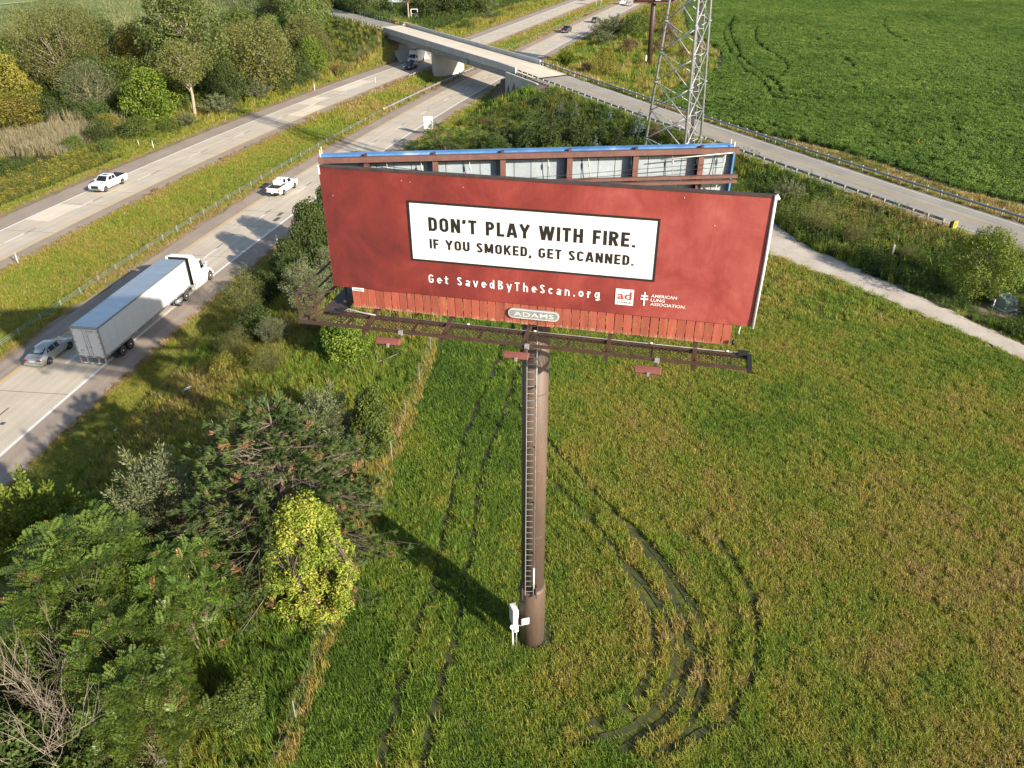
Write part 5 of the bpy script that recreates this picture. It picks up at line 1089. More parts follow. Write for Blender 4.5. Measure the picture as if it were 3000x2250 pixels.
place(car('grey_suv', 'dark grey suv driving away by the white edge line, beyond the black pickup', 'car', 'grey_car', 4.8, 1.9, 1.75, 'suv'), 199.3, 1.2)
place(car('white_car', 'white car in the far distance by the median at the top edge', 'car', 'white_car', 4.8, 1.85, 1.6, 'suv'), 254, -2.1); place(car('silver_car', 'small grey green car far off beside the white one', 'car', 'silver_car', 4.6), 249.8, 1.2)
place(car('black_car', 'dark car cut by the top edge on the far carriageway', 'car', 'black_car', 4.7, 1.85, 1.5), 263.5, -1.7, offar, True)
place(car('maroon_car', 'dark red car mostly hidden behind the billboard top edge', 'car', 'maroon_car', 4.8, 1.85, 1.48), 28.8, 1.75)
# white cutaway van
e = empty('white_van'); tag(e, 'white box bodied van with a roof pod in the shade under the bridge', 'van'); Lv = 6.6
extr([(-Lv/2, .5), (-Lv/2, 2.95), (1.55, 2.98), (1.75, 2.8), (1.75, .5)]+arch(-1.7, .5, .38), 2.3, 'box_body', M['white_car'], e, .08)
extr([(1.76, .42), (1.76, 1.35), (2.5, 1.3), (3.2, 1.15), (3.32, .5), (3.2, .42)]+arch(2.5, .48, .36), 2.0, 'nose', M['white_car'], e, .07)
c = Cab(e, M['white_car'], (1.0, 2.75), (1.0, 2.1), 1.98, 1.75, 1.28, 2.15); c.pane('front', .06, .94, .1, .92, 'glass', 'windshield'); c.pane('right', .5, .92, .12, .86, 'glass', 'window', .5, .93); c.pane('left', .08, .5, .12, .86, 'glass', 'window', .07, .5)
bx(e, 'roof_pod', 'white_car', (1.2, 0, 2.98), (1.5, 2.0, .22), .06); bx(e, 'roof_rack', 'logo_grey', (-.8, 0, 3.02), (3.2, 1.6, .06))
bx(e, 'grille', 'black', (3.3, 0, .85), (.05, .9, .3)); bx(e, 'bumper', 'chrome', (3.36, 0, .52), (.14, 1.9, .2), .03)
for sy in (-1, 1):
    bx(e, 'headlight', 'headlight', (3.25, sy*.75, .92), (.12, .3, .2)); bx(e, 'mirror', 'black', (2.1, sy*1.15, 1.55), (.1, .2, .3)); wheel(e, 2.5, sy*.9, .38, .24, side=sy); wheel(e, -1.7, sy*1.02, .38, .24, side=sy)
place(e, 112.8, -1.75, offar, True)
# ------------------------------------------------------------------ plants
def unit(v): return v/(np.linalg.norm(v, axis=-1, keepdims=True)+1e-9)
def rdir(rs, n): return unit(rs.normal(0, 1, (n, 3)))
def leaves(P, Nr, A, L, W, tint, fold=.12):
    """rhombic leaves: centre P, normal Nr, axis A"""
    A = unit(A-Nr*(A*Nr).sum(1, keepdims=True)); B = np.cross(Nr, A); L = np.reshape(L*np.ones(len(P)), (-1, 1)); W = np.reshape(W*np.ones(len(P)), (-1, 1))
    V = np.stack([P-A*L*.5, P+B*W*.5+Nr*W*fold+A*L*.06, P+A*L*.5, P-B*W*.5+Nr*W*fold+A*L*.06], 1).reshape(-1, 3)
    return V, np.arange(len(V)).reshape(-1, 4), np.repeat(tint, 4)
def crown_mesh(name, mat, sets):
    V = []; Q = []; T = []; k = 0
    for v, q, t in sets: V.append(v); Q.append(q+k); T.append(t); k += len(v)
    return npmesh(name, np.concatenate(V), np.concatenate(Q), mat, {'tint': np.clip(np.concatenate(T), 0, 1)})
def limb(mb, a, b, r0, r1, rs, bend=.12, n=4, sides=5):
    a, b = np.array(a, float), np.array(b, float); L = np.linalg.norm(b-a); off = rs.normal(0, bend*L, 3); off[2] = abs(off[2])*.4
    pts = [a+(b-a)*t+off*math.sin(math.pi*t)*.5 for t in np.linspace(0, 1, n)]
    mb.tube(pts, [r0+(r1-r0)*t for t in np.linspace(0, 1, n)], sides, cap=False)
ENV = {'round': lambda u: np.sqrt(np.clip(1-(2*u-1)**2, 0, 1)), 'oval': lambda u: np.clip(np.sin(math.pi*u**.8), 0, 1)**.7, 'vase': lambda u: np.clip(.35+.75*u, 0, 1)*np.sqrt(np.clip(1-((u-.55)/.5)**2, .02, 1)), 'dome': lambda u: np.sqrt(np.clip(1-u**2, 0, 1)), 'cone': lambda u: np.clip(1-u, 0.02, 1)}
def broad(seed, h, r, base=.25, nl=5000, leaf=.34, env='round', nc=26, aspect=.62, stems=1, trunk=.22, droop=0., fill=.34, bark='bark', mat='lf_green', gap=.0, updir=0.):
    rs = np.random.RandomState(seed); z0 = h*base; H_ = h-z0; C = []; RC = []
    for i in range(nc):
        u = (i+.5)/nc; u = .04+.92*u; e = ENV[env](u)*r; a = i*2.39996+rs.uniform(-.4, .4); q = math.sqrt(rs.uniform(.25, 1))*.78
        C.append((e*q*math.cos(a), e*q*math.sin(a), z0+H_*u*.94)); RC.append(r*fill*rs.uniform(.75, 1.25))
    C = np.array(C); RC = np.array(RC); mb = MB()
    tops = []
    for s in range(stems):
        a = 2*math.pi*s/stems+rs.uniform(-.3, .3); sp = (0 if stems == 1 else .06*h)
        b = np.array([math.cos(a)*sp*.3, math.sin(a)*sp*.3, -.2]); t = np.array([math.cos(a)*sp*2.2+rs.normal(0, .03*h), math.sin(a)*sp*2.2+rs.normal(0, .03*h), z0+H_*.45]); limb(mb, b, t, trunk/(stems**.4), trunk*.35/(stems**.4), rs, .05, 6, 8); tops.append((b, t))
    for c, rc in zip(C, RC):
        b, t = tops[int(np.argmin([np.hypot(*(c[:2]-tt[:2])) for bb_, tt in tops]))]; f = np.clip((c[2]-.9*r*.5-b[2])/(t[2]-b[2]), .35, .98); limb(mb, b+(t-b)*f, c+np.array([0, 0, -rc*.2]), trunk*.3, trunk*.07, rs, .12, 4, 4)
    w = RC**2; idx = rs.choice(nc, nl, p=w/w.sum()); d = rdir(rs, nl); d[:, 2] = d[:, 2]*.8+.12; d = unit(d)
    rad = RC[idx]*(.55+.5*rs.rand(nl)**.6); P = C[idx]+d*rad[:, None]*np.array([1.1, 1.1, .82]); P[:, 2] = np.maximum(P[:, 2], z0*.6)
    if droop: P[:, 2] -= droop*rs.rand(nl)**2*r
    Nr = unit(d*.55+rdir(rs, nl)*.75+np.array([0, 0, .35])); A = rdir(rs, nl)+np.array([0, 0, -droop*1.6+updir])
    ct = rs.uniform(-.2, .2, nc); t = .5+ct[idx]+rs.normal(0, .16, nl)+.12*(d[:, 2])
    me = crown_mesh('crown', M[mat], [leaves(P, Nr, A, leaf*rs.uniform(.7, 1.35, nl), leaf*aspect*rs.uniform(.8, 1.2, nl), t)])
    return mb.mesh('trunk', M[bark]), me
def shrub(seed, h, r, stems=16, per=260, leaf=.12, aspect=.4, mat='lf_grey', bark='bark', arch=.35, low=.15, bushy=.16, thick=.03):
    """many stems fanning from the base, leaves along them"""
    rs = np.random.RandomState(seed); mb = MB(); S = []
    for i in range(stems):
        a = i*2.39996; q = math.sqrt((i+.5)/stems); L = h*(1-.35*q*q)*rs.uniform(.8, 1.08); end = np.array([math.cos(a)*r*q, math.sin(a)*r*q, L]); mid = np.array([end[0]*.35, end[1]*.35, L*.6])
        ts = np.linspace(0, 1, 6); pts = [(1-t)**2*np.array([math.cos(a)*.1, math.sin(a)*.1, -.1])+2*t*(1-t)*mid+t*t*(end-np.array([0, 0, arch*q*h*.3])) for t in ts]; mb.tube(pts, [thick*(1-.8*t) for t in ts], 4, cap=False)
        n = per; t = low+(1-low)*rs.rand(n)**.8; f = t*5; k = np.minimum(f.astype(int), 4); p = np.array(pts); d = unit(p[k+1]-p[k]); P = p[k]+(p[k+1]-p[k])*(f-k)[:, None]; side = rdir(rs, n); w = bushy*h*(1-.55*t)*rs.rand(n)**.5; P = P+side*w[:, None]
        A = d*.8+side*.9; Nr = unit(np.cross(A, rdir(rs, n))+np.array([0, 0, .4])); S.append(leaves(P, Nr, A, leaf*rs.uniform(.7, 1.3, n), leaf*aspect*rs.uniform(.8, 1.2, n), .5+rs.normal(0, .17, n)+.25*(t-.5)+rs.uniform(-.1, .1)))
    return mb.mesh('stems', M[bark]), crown_mesh('crown', M[mat], S)
def conifer(seed, h, r, mat='lf_spruce', wh=22, nb=11, per=34, leaf=.5):
    rs = np.random.RandomState(seed); mb = MB().tube([(0, 0, -.2), (0, 0, h*.97)], [.03*h*.6, .015], 7, cap=False); S = []
    for i in range(wh):
        u = .04+.95*(i/(wh-1))**.92; rad = r*(1-u)**.8*rs.uniform(.82, 1.1)+.08
        for k in range(max(4, int(nb*(1-u*.6)))):
            a = 2*math.pi*k/nb+i*1.3+rs.uniform(-.3, .3); L = rad*rs.uniform(.75, 1.15); n = max(6, int(per*L/r)+5); t = rs.rand(n)**.7; z = h*u; dr = .18*L
            x = np.cos(a)*L*t; y = np.sin(a)*L*t; P = np.stack([x, y, z-dr*t+.25*dr*t*t], 1)+rs.normal(0, .05*r*.5, (n, 3)); side = np.stack([-np.sin(a)*np.ones(n), np.cos(a)*np.ones(n), np.zeros(n)], 1)*rs.choice([-1, 1], n)[:, None]
            A = np.stack([np.cos(a)*np.ones(n), np.sin(a)*np.ones(n), -.1*np.ones(n)], 1)+side*rs.uniform(.3, 1., (n, 1))+rs.normal(0, .2, (n, 3)); Nr = unit(np.array([0, 0, 1.])+rs.normal(0, .45, (n, 3)))
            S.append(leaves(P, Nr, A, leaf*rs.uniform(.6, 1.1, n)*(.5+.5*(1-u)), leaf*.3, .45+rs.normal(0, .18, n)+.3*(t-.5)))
    return mb.mesh('trunk', M['bark']), crown_mesh('crown', M[mat], S)
def needle_tufts(C, D, rs, tints, n=20, L=.24, W=.03, spread=.75):
    m = len(C); i = np.repeat(np.arange(m), n); A = unit(D[i]+rdir(rs, m*n)*spread); Nr = unit(np.cross(A, rdir(rs, m*n))); l = L*rs.uniform(.7, 1.2, m*n)
    return leaves(C[i]+A*l[:, None]*.45, Nr, A, l, W, tints[i]+rs.normal(0, .05, m*n), 0)
def pine(seed, h, r):
    rs = np.random.RandomState(seed); mb = MB(); limb(mb, (0, 0, -.3), (.3, -.2, h*.95), .2, .03, rs, .03, 7, 9); C = []; D = []; T = []; dead = MB()
    for i in range(15):
        u = .10+.86*i/14; rad = r*ENV['oval'](np.array(min(.98, u*.8+.22)))*1.02+.3
        for k in range(7):
            a = 2*math.pi*k/7+i*.7+rs.uniform(-.25, .25); L = rad*rs.uniform(.65, 1.1); s = np.array([.3*u, -.2*u, h*u*.94]); e = s+np.array([math.cos(a)*L, math.sin(a)*L, .22*L*(u-.15)+.1]); limb(mb, s, e, .05, .014, rs, .06, 5, 4)
            bare = rs.rand() < .22
            nt = int(13*L/r)+4
            for q in range(nt):
                t = rs.uniform(.35 if not bare else .75, 1.04); d = unit((e-s)+rs.normal(0, .35*L, 3)+np.array([0, 0, .4*L])); C.append(s+(e-s)*t+rs.normal(0, .13*L, 3)*np.array([1, 1, .5])); D.append(d); dd = rs.rand(); T.append(.95 if dd < .05+(.07 if u < .5 else 0) else rs.uniform(.15, .72))
                limb(dead if rs.rand() < .0 else mb, s+(e-s)*max(.2, t-.25), C[-1], .018, .006, rs, .08, 3, 3)
    C = np.array(C); D = np.array(D); T = np.array(T); sets = [needle_tufts(C, D, rs, T, 42, .34, .035, .6), needle_tufts(C-D*.18, D, rs, T, 16, .3, .035, .9)]
    # bare grey twig tangle on the lit shoulder
    tw = MB()
    for k in range(26):
        u_ = rs.uniform(.45, .8); a_ = rs.uniform(0, 6.28); q_ = r*(1-u_)*rs.uniform(.5, 1.15); p = np.array([math.cos(a_)*q_, math.sin(a_)*q_, h*u_]); branchy(tw, p, unit(np.array([p[0]+.01, p[1], .4])), rs.uniform(.7, 1.35), .024, 1, rs, .1)
    return mb.mesh('trunk', M['bark']), crown_mesh('crown', M['lf_pine'], sets), tw.mesh('dead_twigs', M['dead_wood'])
def frond_set(C, D, rs, L=.75, pairs=9, lw=.062, ll=.18, tint=.5):
    """pinnate leaves: rachis from C along D drooping, leaflets on both sides"""
    S = []; m = len(C)
    side0 = unit(np.cross(D, np.array([0, 0, 1.])+rs.normal(0, .15, (m, 3)))); up = np.cross(side0, D); tt = tint+rs.normal(0, .22, m); Lm = L*rs.uniform(.7, 1.2, m)
    for j in range(pairs):
        t = (j+1.2)/(pairs+.5)
        for sg in (-1, 1):
            P = C+D*(Lm*t)[:, None]-np.array([0, 0, 1.])*(Lm*.28*t*t)[:, None]; sc = .65+.5*math.sin(math.pi*min(1, t*.9+.1)); A = side0*sg+D*.45-up*.25; l = ll*sc
            S.append(leaves(P+unit(A)*l*.5, unit(up+rs.normal(0, .18, (m, 3))), A, l*np.ones(m), lw*np.ones(m), tt+rs.normal(0, .06, m), .1))
    return S
def ailanthus(seed, h, r, tips=46, nf=10, L=.85, mat='lf_sumac', low=.35, stems=4):
    rs = np.random.RandomState(seed); mb = MB(); C = []; D = []
    for s in range(stems):
        a = 2*math.pi*s/stems+rs.uniform(-.4, .4); b = np.array([math.cos(a)*.25, math.sin(a)*.25, -.2]); t = np.array([math.cos(a)*r*.45, math.sin(a)*r*.45, h*.72]); limb(mb, b, t, .075, .03, rs, .06, 5, 6)
        for k in range(tips//stems):
            u = rs.uniform(low, 1); e_ = r*math.sqrt(max(.05, 1-max(0, (u-.55)/.5)**2))*math.sqrt(rs.uniform(.1, 1)); aa = a+rs.uniform(-1, 1)*math.pi/stems*1.5; tip = np.array([math.cos(aa)*e_, math.sin(aa)*e_, h*(.25+.72*u)-e_*.12]); limb(mb, b+(t-b)*np.clip(u*.85, .3, .95), tip, .028, .012, rs, .08, 4, 4)
            az = rs.uniform(0, 6.28); 
            for f in range(nf):
                az += 2.39996; el = rs.uniform(-.1, .75); C.append(tip+np.array([0, 0, rs.uniform(-.15, .1)])); D.append((math.cos(az)*math.cos(el), math.sin(az)*math.cos(el), math.sin(el)))
    return mb.mesh('stems', M['bark']), crown_mesh('crown', M[mat], frond_set(np.array(C), np.array(D), rs, L))
def deadshrub(seed, h, n=5, spread=.5):
    rs = np.random.RandomState(seed); mb = MB()
    for k in range(n):
        a = 2*math.pi*k/n+rs.uniform(-.5, .5); branchy(mb, (math.cos(a)*.1, math.sin(a)*.1, -.1), (math.cos(a)*spread, math.sin(a)*spread, 1), h*rs.uniform(.75, .95), .034, 3, rs, .4)
    return mb.mesh('branches', M['dead_wood'])
PROTO = {}
def plant(kind, x, y, h, r, label, cat='tree', group=None, name=None, z=None, sink=.05, hr=None):
    """stand a plant of a kind at x, y scaled to height h and crown radius r"""
    p = PROTO[kind]; e = empty(name or p['name'], (x, y, (float(terr(x, y)) if z is None else z)-sink), random.uniform(0, 6.28)); tag(e, label, cat, group)
    e.scale = (r/p['r'], r/p['r'], h/p['h'])
    for nm, me in p['parts']:
        c_ = link(nm, me, e)
        if nm == 'dead_twigs': c_['kind'] = 'stuff'
    return e
def proto(kind, name, h, r, meshes, names=('trunk', 'crown', 'dead_twigs')): PROTO[kind] = dict(name=name, h=h, r=r, parts=list(zip(names, meshes)))
proto('broadA', 'broadleaf_tree', 10, 5, broad(21, 10, 5, .18, 6500, .36, 'round', 30, mat='lf_green'))
proto('broadB', 'broadleaf_tree', 10, 5, broad(22, 10, 5, .1, 6500, .34, 'oval', 34, mat='lf_dark'))
proto('bright', 'broadleaf_tree', 10, 5, broad(23, 10, 5, .03, 7500, .36, 'oval', 40, mat='lf_bright', fill=.28, droop=.12))
proto('olive', 'broadleaf_tree', 12, 6.5, broad(24, 12, 6.5, .15, 8500, .34, 'round', 40, mat='lf_olive', fill=.27, droop=.1))
proto('gold', 'yellowing_tree', 10, 5, broad(25, 10, 5, .12, 7500, .34, 'dome', 34, mat='lf_gold', fill=.3))
proto('willow', 'willow_tree', 16, 10, broad(26, 16, 10, .2, 19000, .4, 'round', 60, .35, 6, .34, .08, .25, 'bark_pale', 'lf_olive', updir=.6))
proto('grey', 'willow_tree', 10, 5.5, broad(27, 10, 5.5, .24, 8500, .34, 'oval', 32, .25, 3, .3, .1, .29, 'bark_pale', 'lf_grey', updir=.2))
proto('cotton', 'cottonwood_tree', 20, 9, broad(28, 20, 9, .16, 12500, .48, 'oval', 52, .6, 2, .5, .08, .22, 'bark_pale', 'lf_cotton'))
proto('pinkbark', 'broadleaf_tree', 14, 5, broad(29, 14, 5, .5, 6500, .36, 'round', 26, .4, 1, .34, .05, .3, 'bark_pale', 'lf_olive'))
proto('under', 'bush', 4, 3.5, broad(30, 4, 3.5, .02, 4200, .27, 'dome', 26, .5, 4, .08, .02, .3, 'bark', 'lf_green'))
proto('underB', 'bush', 4, 3.5, broad(31, 4, 3.5, .02, 4200, .25, 'dome', 26, .45, 4, .08, .02, .3, 'bark', 'lf_dark'))
proto('underC', 'bush', 4, 3, shrub(32, 4, 3, 26, 170, .26, .35, 'lf_grey'), ('stems', 'crown'))
proto('rust', 'bush', 3, 2, broad(33, 3, 2, .02, 2600, .2, 'dome', 18, .45, 4, .05, 0, .34, 'bark', 'lf_rust'))
proto('goldbush', 'bush', 4, 2.6, broad(34, 4, 2.6, .03, 3600, .22, 'oval', 22, .5, 3, .07, 0, .33, 'bark', 'lf_gold'))
proto('spruce', 'spruce_tree', 7, 2.3, conifer(35, 7, 2.3, 'lf_spruce', 24, 12, 36, .42))
proto('spruceB', 'spruce_tree', 7, 2.3, conifer(36, 7, 2.3, 'lf_spruce', 26, 11, 34, .42))
proto('blue', 'blue_spruce', 3.4, 1.2, conifer(37, 3.4, 1.2, 'lf_blue', 17, 9, 22, .3))
proto('darkfir', 'evergreen_tree', 12, 4.5, conifer(38, 12, 4.5, 'lf_spruce', 24, 11, 40, .8))
# nearer plants with finer leaves
proto('pine', 'pine_tree', 11, 4.2, pine(41, 11, 4.2))
proto('yellow', 'yellowing_tree', 8.5, 2.4, broad(42, 8.5, 2.4, .04, 19000, .14, 'oval', 95, .5, 3, .12, .25, .145, 'bark', 'lf_yellow'))
proto('silverberry', 'olive_bush', 5, 2.2, shrub(43, 5, 2.2, 34, 420, .17, .3, 'lf_grey', bushy=.13), ('stems', 'crown'))
proto('silverB', 'olive_bush', 5, 2.2, shrub(44, 5, 2.2, 26, 460, .16, .35, 'lf_grey', bushy=.17, arch=.6), ('stems', 'crown'))
proto('brightbush', 'leafy_bush', 5, 2.8, shrub(45, 5, 2.8, 30, 430, .2, .5, 'lf_bright', bushy=.14), ('stems', 'crown'))
proto('leafy', 'leafy_bush', 4, 2.2, broad(46, 4, 2.2, .02, 13000, .16, 'oval', 48, .6, 4, .08, .05, .25, 'bark', 'lf_green'))
proto('leafyD', 'leafy_bush', 5, 2.2, broad(47, 5, 2.2, .02, 12000, .18, 'oval', 44, .55, 4, .08, .04, .26, 'bark', 'lf_dark'))
proto('leafyBr', 'leafy_bush', 3.6, 2.2, broad(48, 3.6, 2.2, .02, 9000, .2, 'dome', 40, .6, 4, .07, .04, .27, 'bark', 'lf_bright'))
proto('feather', 'feathery_tree', 5.5, 2.2, shrub(49, 5.5, 2.2, 18, 420, .15, .25, 'lf_olive', bushy=.2), ('stems', 'crown'))
proto('ail', 'tree_of_heaven', 7, 2.6, ailanthus(50, 7, 2.6, 84, 13, .85), ('stems', 'crown'))
proto('ailB', 'tree_of_heaven', 7, 2.6, ailanthus(51, 7, 2.6, 78, 13, .9, stems=3), ('stems', 'crown'))
proto('sumac', 'sumac_bush', 3.4, 3.4, ailanthus(52, 3.4, 3.4, 60, 8, .8, low=.2, stems=6), ('stems', 'crown'))
proto('dead', 'dead_shrub', 4.5, 1.4, (deadshrub(53, 4.5, 3, .22),), ('branches',))
proto('deadB', 'dead_shrub', 4.5, 1.6, (deadshrub(54, 4.5, 4, .55),), ('branches',))
proto('feathW', 'feathery_tree', 5.6, 3.6, broad(55, 5.6, 3.6, .14, 12000, .22, 'oval', 80, .3, 2, .14, .1, .19, 'bark', 'lf_bright', updir=.3))
# ------------------------------------------------------------------ the woods left of the highway
W_ = 'woodland trees along the far side of the highway'
for k, x, y, h, r, lab in (
 ('gold', -97.7, 160, 11.5, 5.6, 'round golden yellow tree at the left picture edge, upper of two'), ('gold', -90.5, 147.5, 7.0, 5.4, 'lower golden green tree at the left picture edge above the reeds'),
 ('willow', -94, 177, 18.5, 11.5, 'big pale stemmed willow with fanning bare limbs at the upper left'), ('grey', -81.8, 159.5, 10.5, 5.9, 'grey green leaning willow in front of the big fanning willow'),
 ('bright', -67.2, 152.5, 10.5, 5.4, 'bright green broad bushy tree left of the pink barked trunk'), ('cotton', -66.5, 172, 23.5, 10.5, 'tallest cottonwood with coarse clumped leaves, centre of the woods'),
 ('pinkbark', -61.0, 156.2, 14.4, 5.4, 'tree with a tall bare pinkish trunk by the far verge'), ('olive', -52.5, 177, 15, 7.6, 'large olive brown tree over the far verge right of the cottonwood'),
 ('bright', -46.7, 197.5, 9.6, 3.8, 'bright lime green egg shaped tree near the bridge'), ('broadA', -77, 166, 10, 4.4, 'mid green tree between the grey willow and the bright bushy tree'),
 ('gold', -82, 184, 14, 5, 'yellow green tree behind the bright bushy tree'), ('broadB', -92, 192, 14.5, 5.5, 'dark tree behind the big fanning willow, right side'), ('cotton', -56.9, 237, 18, 8, 'tall cottonwood at the top edge left of the bridge end'),
 ('cotton', -52.5, 219, 16, 6.0, 'pale limbed cottonwood just left of the bridge approach'), ('cotton', -68, 251, 16, 7.5, 'cottonwood at the top edge over the brushy clearing'), ('broadA', -107, 173, 13, 6, 'dull green tree behind the golden pair at the left edge'),
 ('bright', -85.5, 163, 7.2, 3.6, 'small fresh green tree in the shade left of the grey willow'), ('olive', -63, 190, 13, 5.5, 'olive tree filling behind the big olive brown one'), ('broadA', -65, 209, 9, 6, 'low spreading green tree on the edge of the brushy clearing'),
 ('broadB', -73, 181, 13, 5.5, 'dark tree in the shade left of the tallest cottonwood'), ('broadB', -58, 168, 9, 4.5, 'dark shaded tree behind the pink barked trunk'), ('broadB', -88, 173, 10, 5, 'dark tree under the fanning willow limbs'), ('broadB', -47.5, 186, 8, 4, 'dark tree between the olive brown tree and the lime green one'),
 ('olive', -47.5, 207, 10, 5, 'olive tree behind the lime green egg shaped one'), ('broadA', -103, 190, 12, 6, 'far left tree behind the willow by the pale crop field'), ('olive', -78, 203, 9, 5, 'low olive tree at the back edge of the woods by the crop field'), ('broadA', -59, 223, 11, 5, 'green tree behind the low spreading one'),
 ('broadB', -98, 152, 8, 4.5, 'dark tree between the two golden ones at the left edge'),
 ('olive', -112, 186, 12, 6.5, 'olive tree at the back left of the woods by the pale crop'), ('olive', -97, 204, 11, 6, 'olive tree behind the fanning willow at the crop edge'), ('gold', -86, 204, 10, 5, 'yellowish tree behind the cottonwood at the crop edge'), ('broadA', -75, 194, 13, 5.5, 'green tree just left behind the tallest cottonwood'), ('cotton', -57, 196, 14, 6, 'cottonwood behind the large olive brown tree'), ('olive', -52, 214, 12, 5.5, 'olive tree below the pale limbed cottonwood'), ('olive', -70, 219, 10, 6.5, 'olive tree in the brushy clearing, left'), ('broadA', -75, 236, 11, 6.5, 'green tree in the brushy clearing, right at the top edge'), ('cotton', -59, 208, 13, 5.5, 'cottonwood between the olive tree and the top edge clearing'), ('broadB', -117, 166, 11, 6, 'dark tree beyond the golden pair at the left picture edge'), ('broadA', -69, 163, 9, 4.2, 'green tree behind the bright bushy tree')):
    plant(k, x, y, h, r, lab, group=W_)
S_ = 'shrubs along the foot of the woods'
for k, x, y, h, r, lab in (
 ('underB', -70.8, 138, 4.2, 3.2, 'dark leafy shrub right of the tan reeds'), ('under', -65.8, 141.3, 4.0, 3.6, 'leafy shrub in the roadside row, second from the reeds'), ('under', -61.6, 145, 3.0, 2.6, 'low shrub left of the pink barked trunk foot'),
 ('underC', -56.3, 157.5, 4.6, 4.2, 'grey green shrub right of the pink barked trunk'), ('underC', -52.8, 171, 4.6, 4, 'grey green shrub under the olive brown tree'), ('underB', -47.5, 182.5, 3.8, 3.3, 'dark low shrub before the lime green tree'), ('under', -73.4, 133.6, 2.7, 2.2, 'small rounded bush by the goldenrod, left'),
 ('under', -67.2, 132, 2.5, 1.9, 'small rounded bush by the goldenrod, right'), ('underC', -60, 149.5, 3, 2.4, 'grey bush just behind the white delineator at the far verge'), ('underB', -57.5, 163.5, 5, 3.6, 'dark bush in the woods shade behind the grey shrubs'), ('underB', -49.5, 177.5, 4.4, 3, 'dark bush under the right side of the olive brown tree'),
 ('underB', -78, 152, 4.5, 4, 'shaded bush at the foot of the grey green willow'), ('goldbush', -73.5, 147.5, 3.2, 2.8, 'yellowish bush left of the bright bushy tree foot'), ('underB', -87, 153, 5, 4, 'dark bush between golden tree and grey willow'), ('underC', -45.6, 190, 3.4, 2.6, 'grey green bush at the foot of the lime green tree'),
 ('under', -83, 222, 4, 6, 'wide brush patch at the edge of the crop field'), ('underC', -72, 226, 4, 5, 'grey brush in the clearing under the top edge'), ('under', -74, 238, 4, 6, 'green brush in the clearing left of the top cottonwood'), ('rust', -41.5, 200.5, 2.4, 3, 'rusty brush on the grassy slope right of the lime green tree')):
    plant(k, x, y, h, r, lab, 'bush', S_)
F_ = 'trees beyond the bridge'
for k, x, y, h, r, lab in (
 ('pinkbark', -34.2, 289, 15, 5.5, 'tree with a straight tan trunk just past the left bridge end'), ('broadB', -45, 262, 13, 6, 'dark tree beyond the left end of the bridge, nearest the approach'), ('darkfir', -39.5, 275, 13, 5, 'dark evergreen left of the tan trunk'),
 ('darkfir', -28.5, 294, 13, 5, 'dark evergreen right of the tan trunk'), ('darkfir', -22.5, 301, 12, 5, 'evergreen beyond the bridge, middle of the dark row'), ('darkfir', -17.5, 307, 12, 5, 'evergreen beyond the bridge, right in the dark row'), ('broadA', -12.5, 311, 11, 5, 'leafy tree at the right end of the dark row beyond the bridge'),
 ('cotton', -8, 309, 9, 4.5, 'thin limbed tree left of the grey sign back'), ('broadB', -33, 303, 13, 6, 'dark tree filling behind the tan trunk'), ('broadB', -51, 277, 14, 7, 'dark tree behind the approach guardrail at the top edge'), ('broadB', -24, 315, 12, 6, 'dark tree behind the evergreen row'), ('olive', -58, 258, 12, 6, 'olive tree at the top edge by the approach road')):
    plant(k, x, y, h, r, lab, group=F_)
for k, x, y, h, r, lab in (
 ('under', -14.3, 273, 3.6, 3.5, 'round bush alone on the grass beyond the bridge'), ('underC', -7.6, 297.5, 3.6, 4.2, 'grey bush below the far tree row'), ('under', -4.2, 300, 3, 2.6, 'dark bush right of the grey one by the far carriageway'), ('goldbush', 1, 317, 2.8, 3.2, 'brownish bush by the grey sign back'),
 ('brightbush', 13.2, 200.5, 4.8, 2.8, 'green bush on the grass right of the bridge, nearest the shoulder'), ('goldbush', 21, 184.5, 6.5, 2.6, 'olive gold bush with a pointed top right of the bridge'), ('goldbush', 18.6, 183.3, 3.2, 1.5, 'small yellow green bush at the foot of the pointed gold one'),
 ('underC', 27, 246, 6, 5, 'grey green thicket beside the far end of the near shoulder'), ('underC', 31, 253, 6, 5, 'grey green thicket behind, under the far billboard'), ('under', 34.6, 237, 6.5, 4, 'green thicket left of the far billboard pole'), ('underC', 25.8, 234, 4.2, 3.6, 'low thicket on the grass before the grey green one'), ('rust', 29.4, 211, 3.8, 2.3, 'brown round bush left of the far billboard pole'),
 ('rust', 39.9, 216, 6.2, 2.9, 'tall brown bush right of the far billboard pole'), ('goldbush', 44, 237, 8, 4, 'yellow green tree behind the lattice tower top'), ('rust', 40.9, 199.8, 2.6, 1.6, 'small dark bush between tower legs on the grass'), ('rust', 36.8, 209, 3, 1.9, 'brown bush at the foot of the far billboard pole, right'), ('goldbush', 39, 247, 6, 4, 'yellowish thicket under the far billboard, right'),
 ('rust', 17.2, 189.5, 2.4, 2, 'brown weedy bush between the two bushes right of the bridge')):
    plant(k, x, y, h, r, lab, 'bush', 'bushes beyond the bridge')
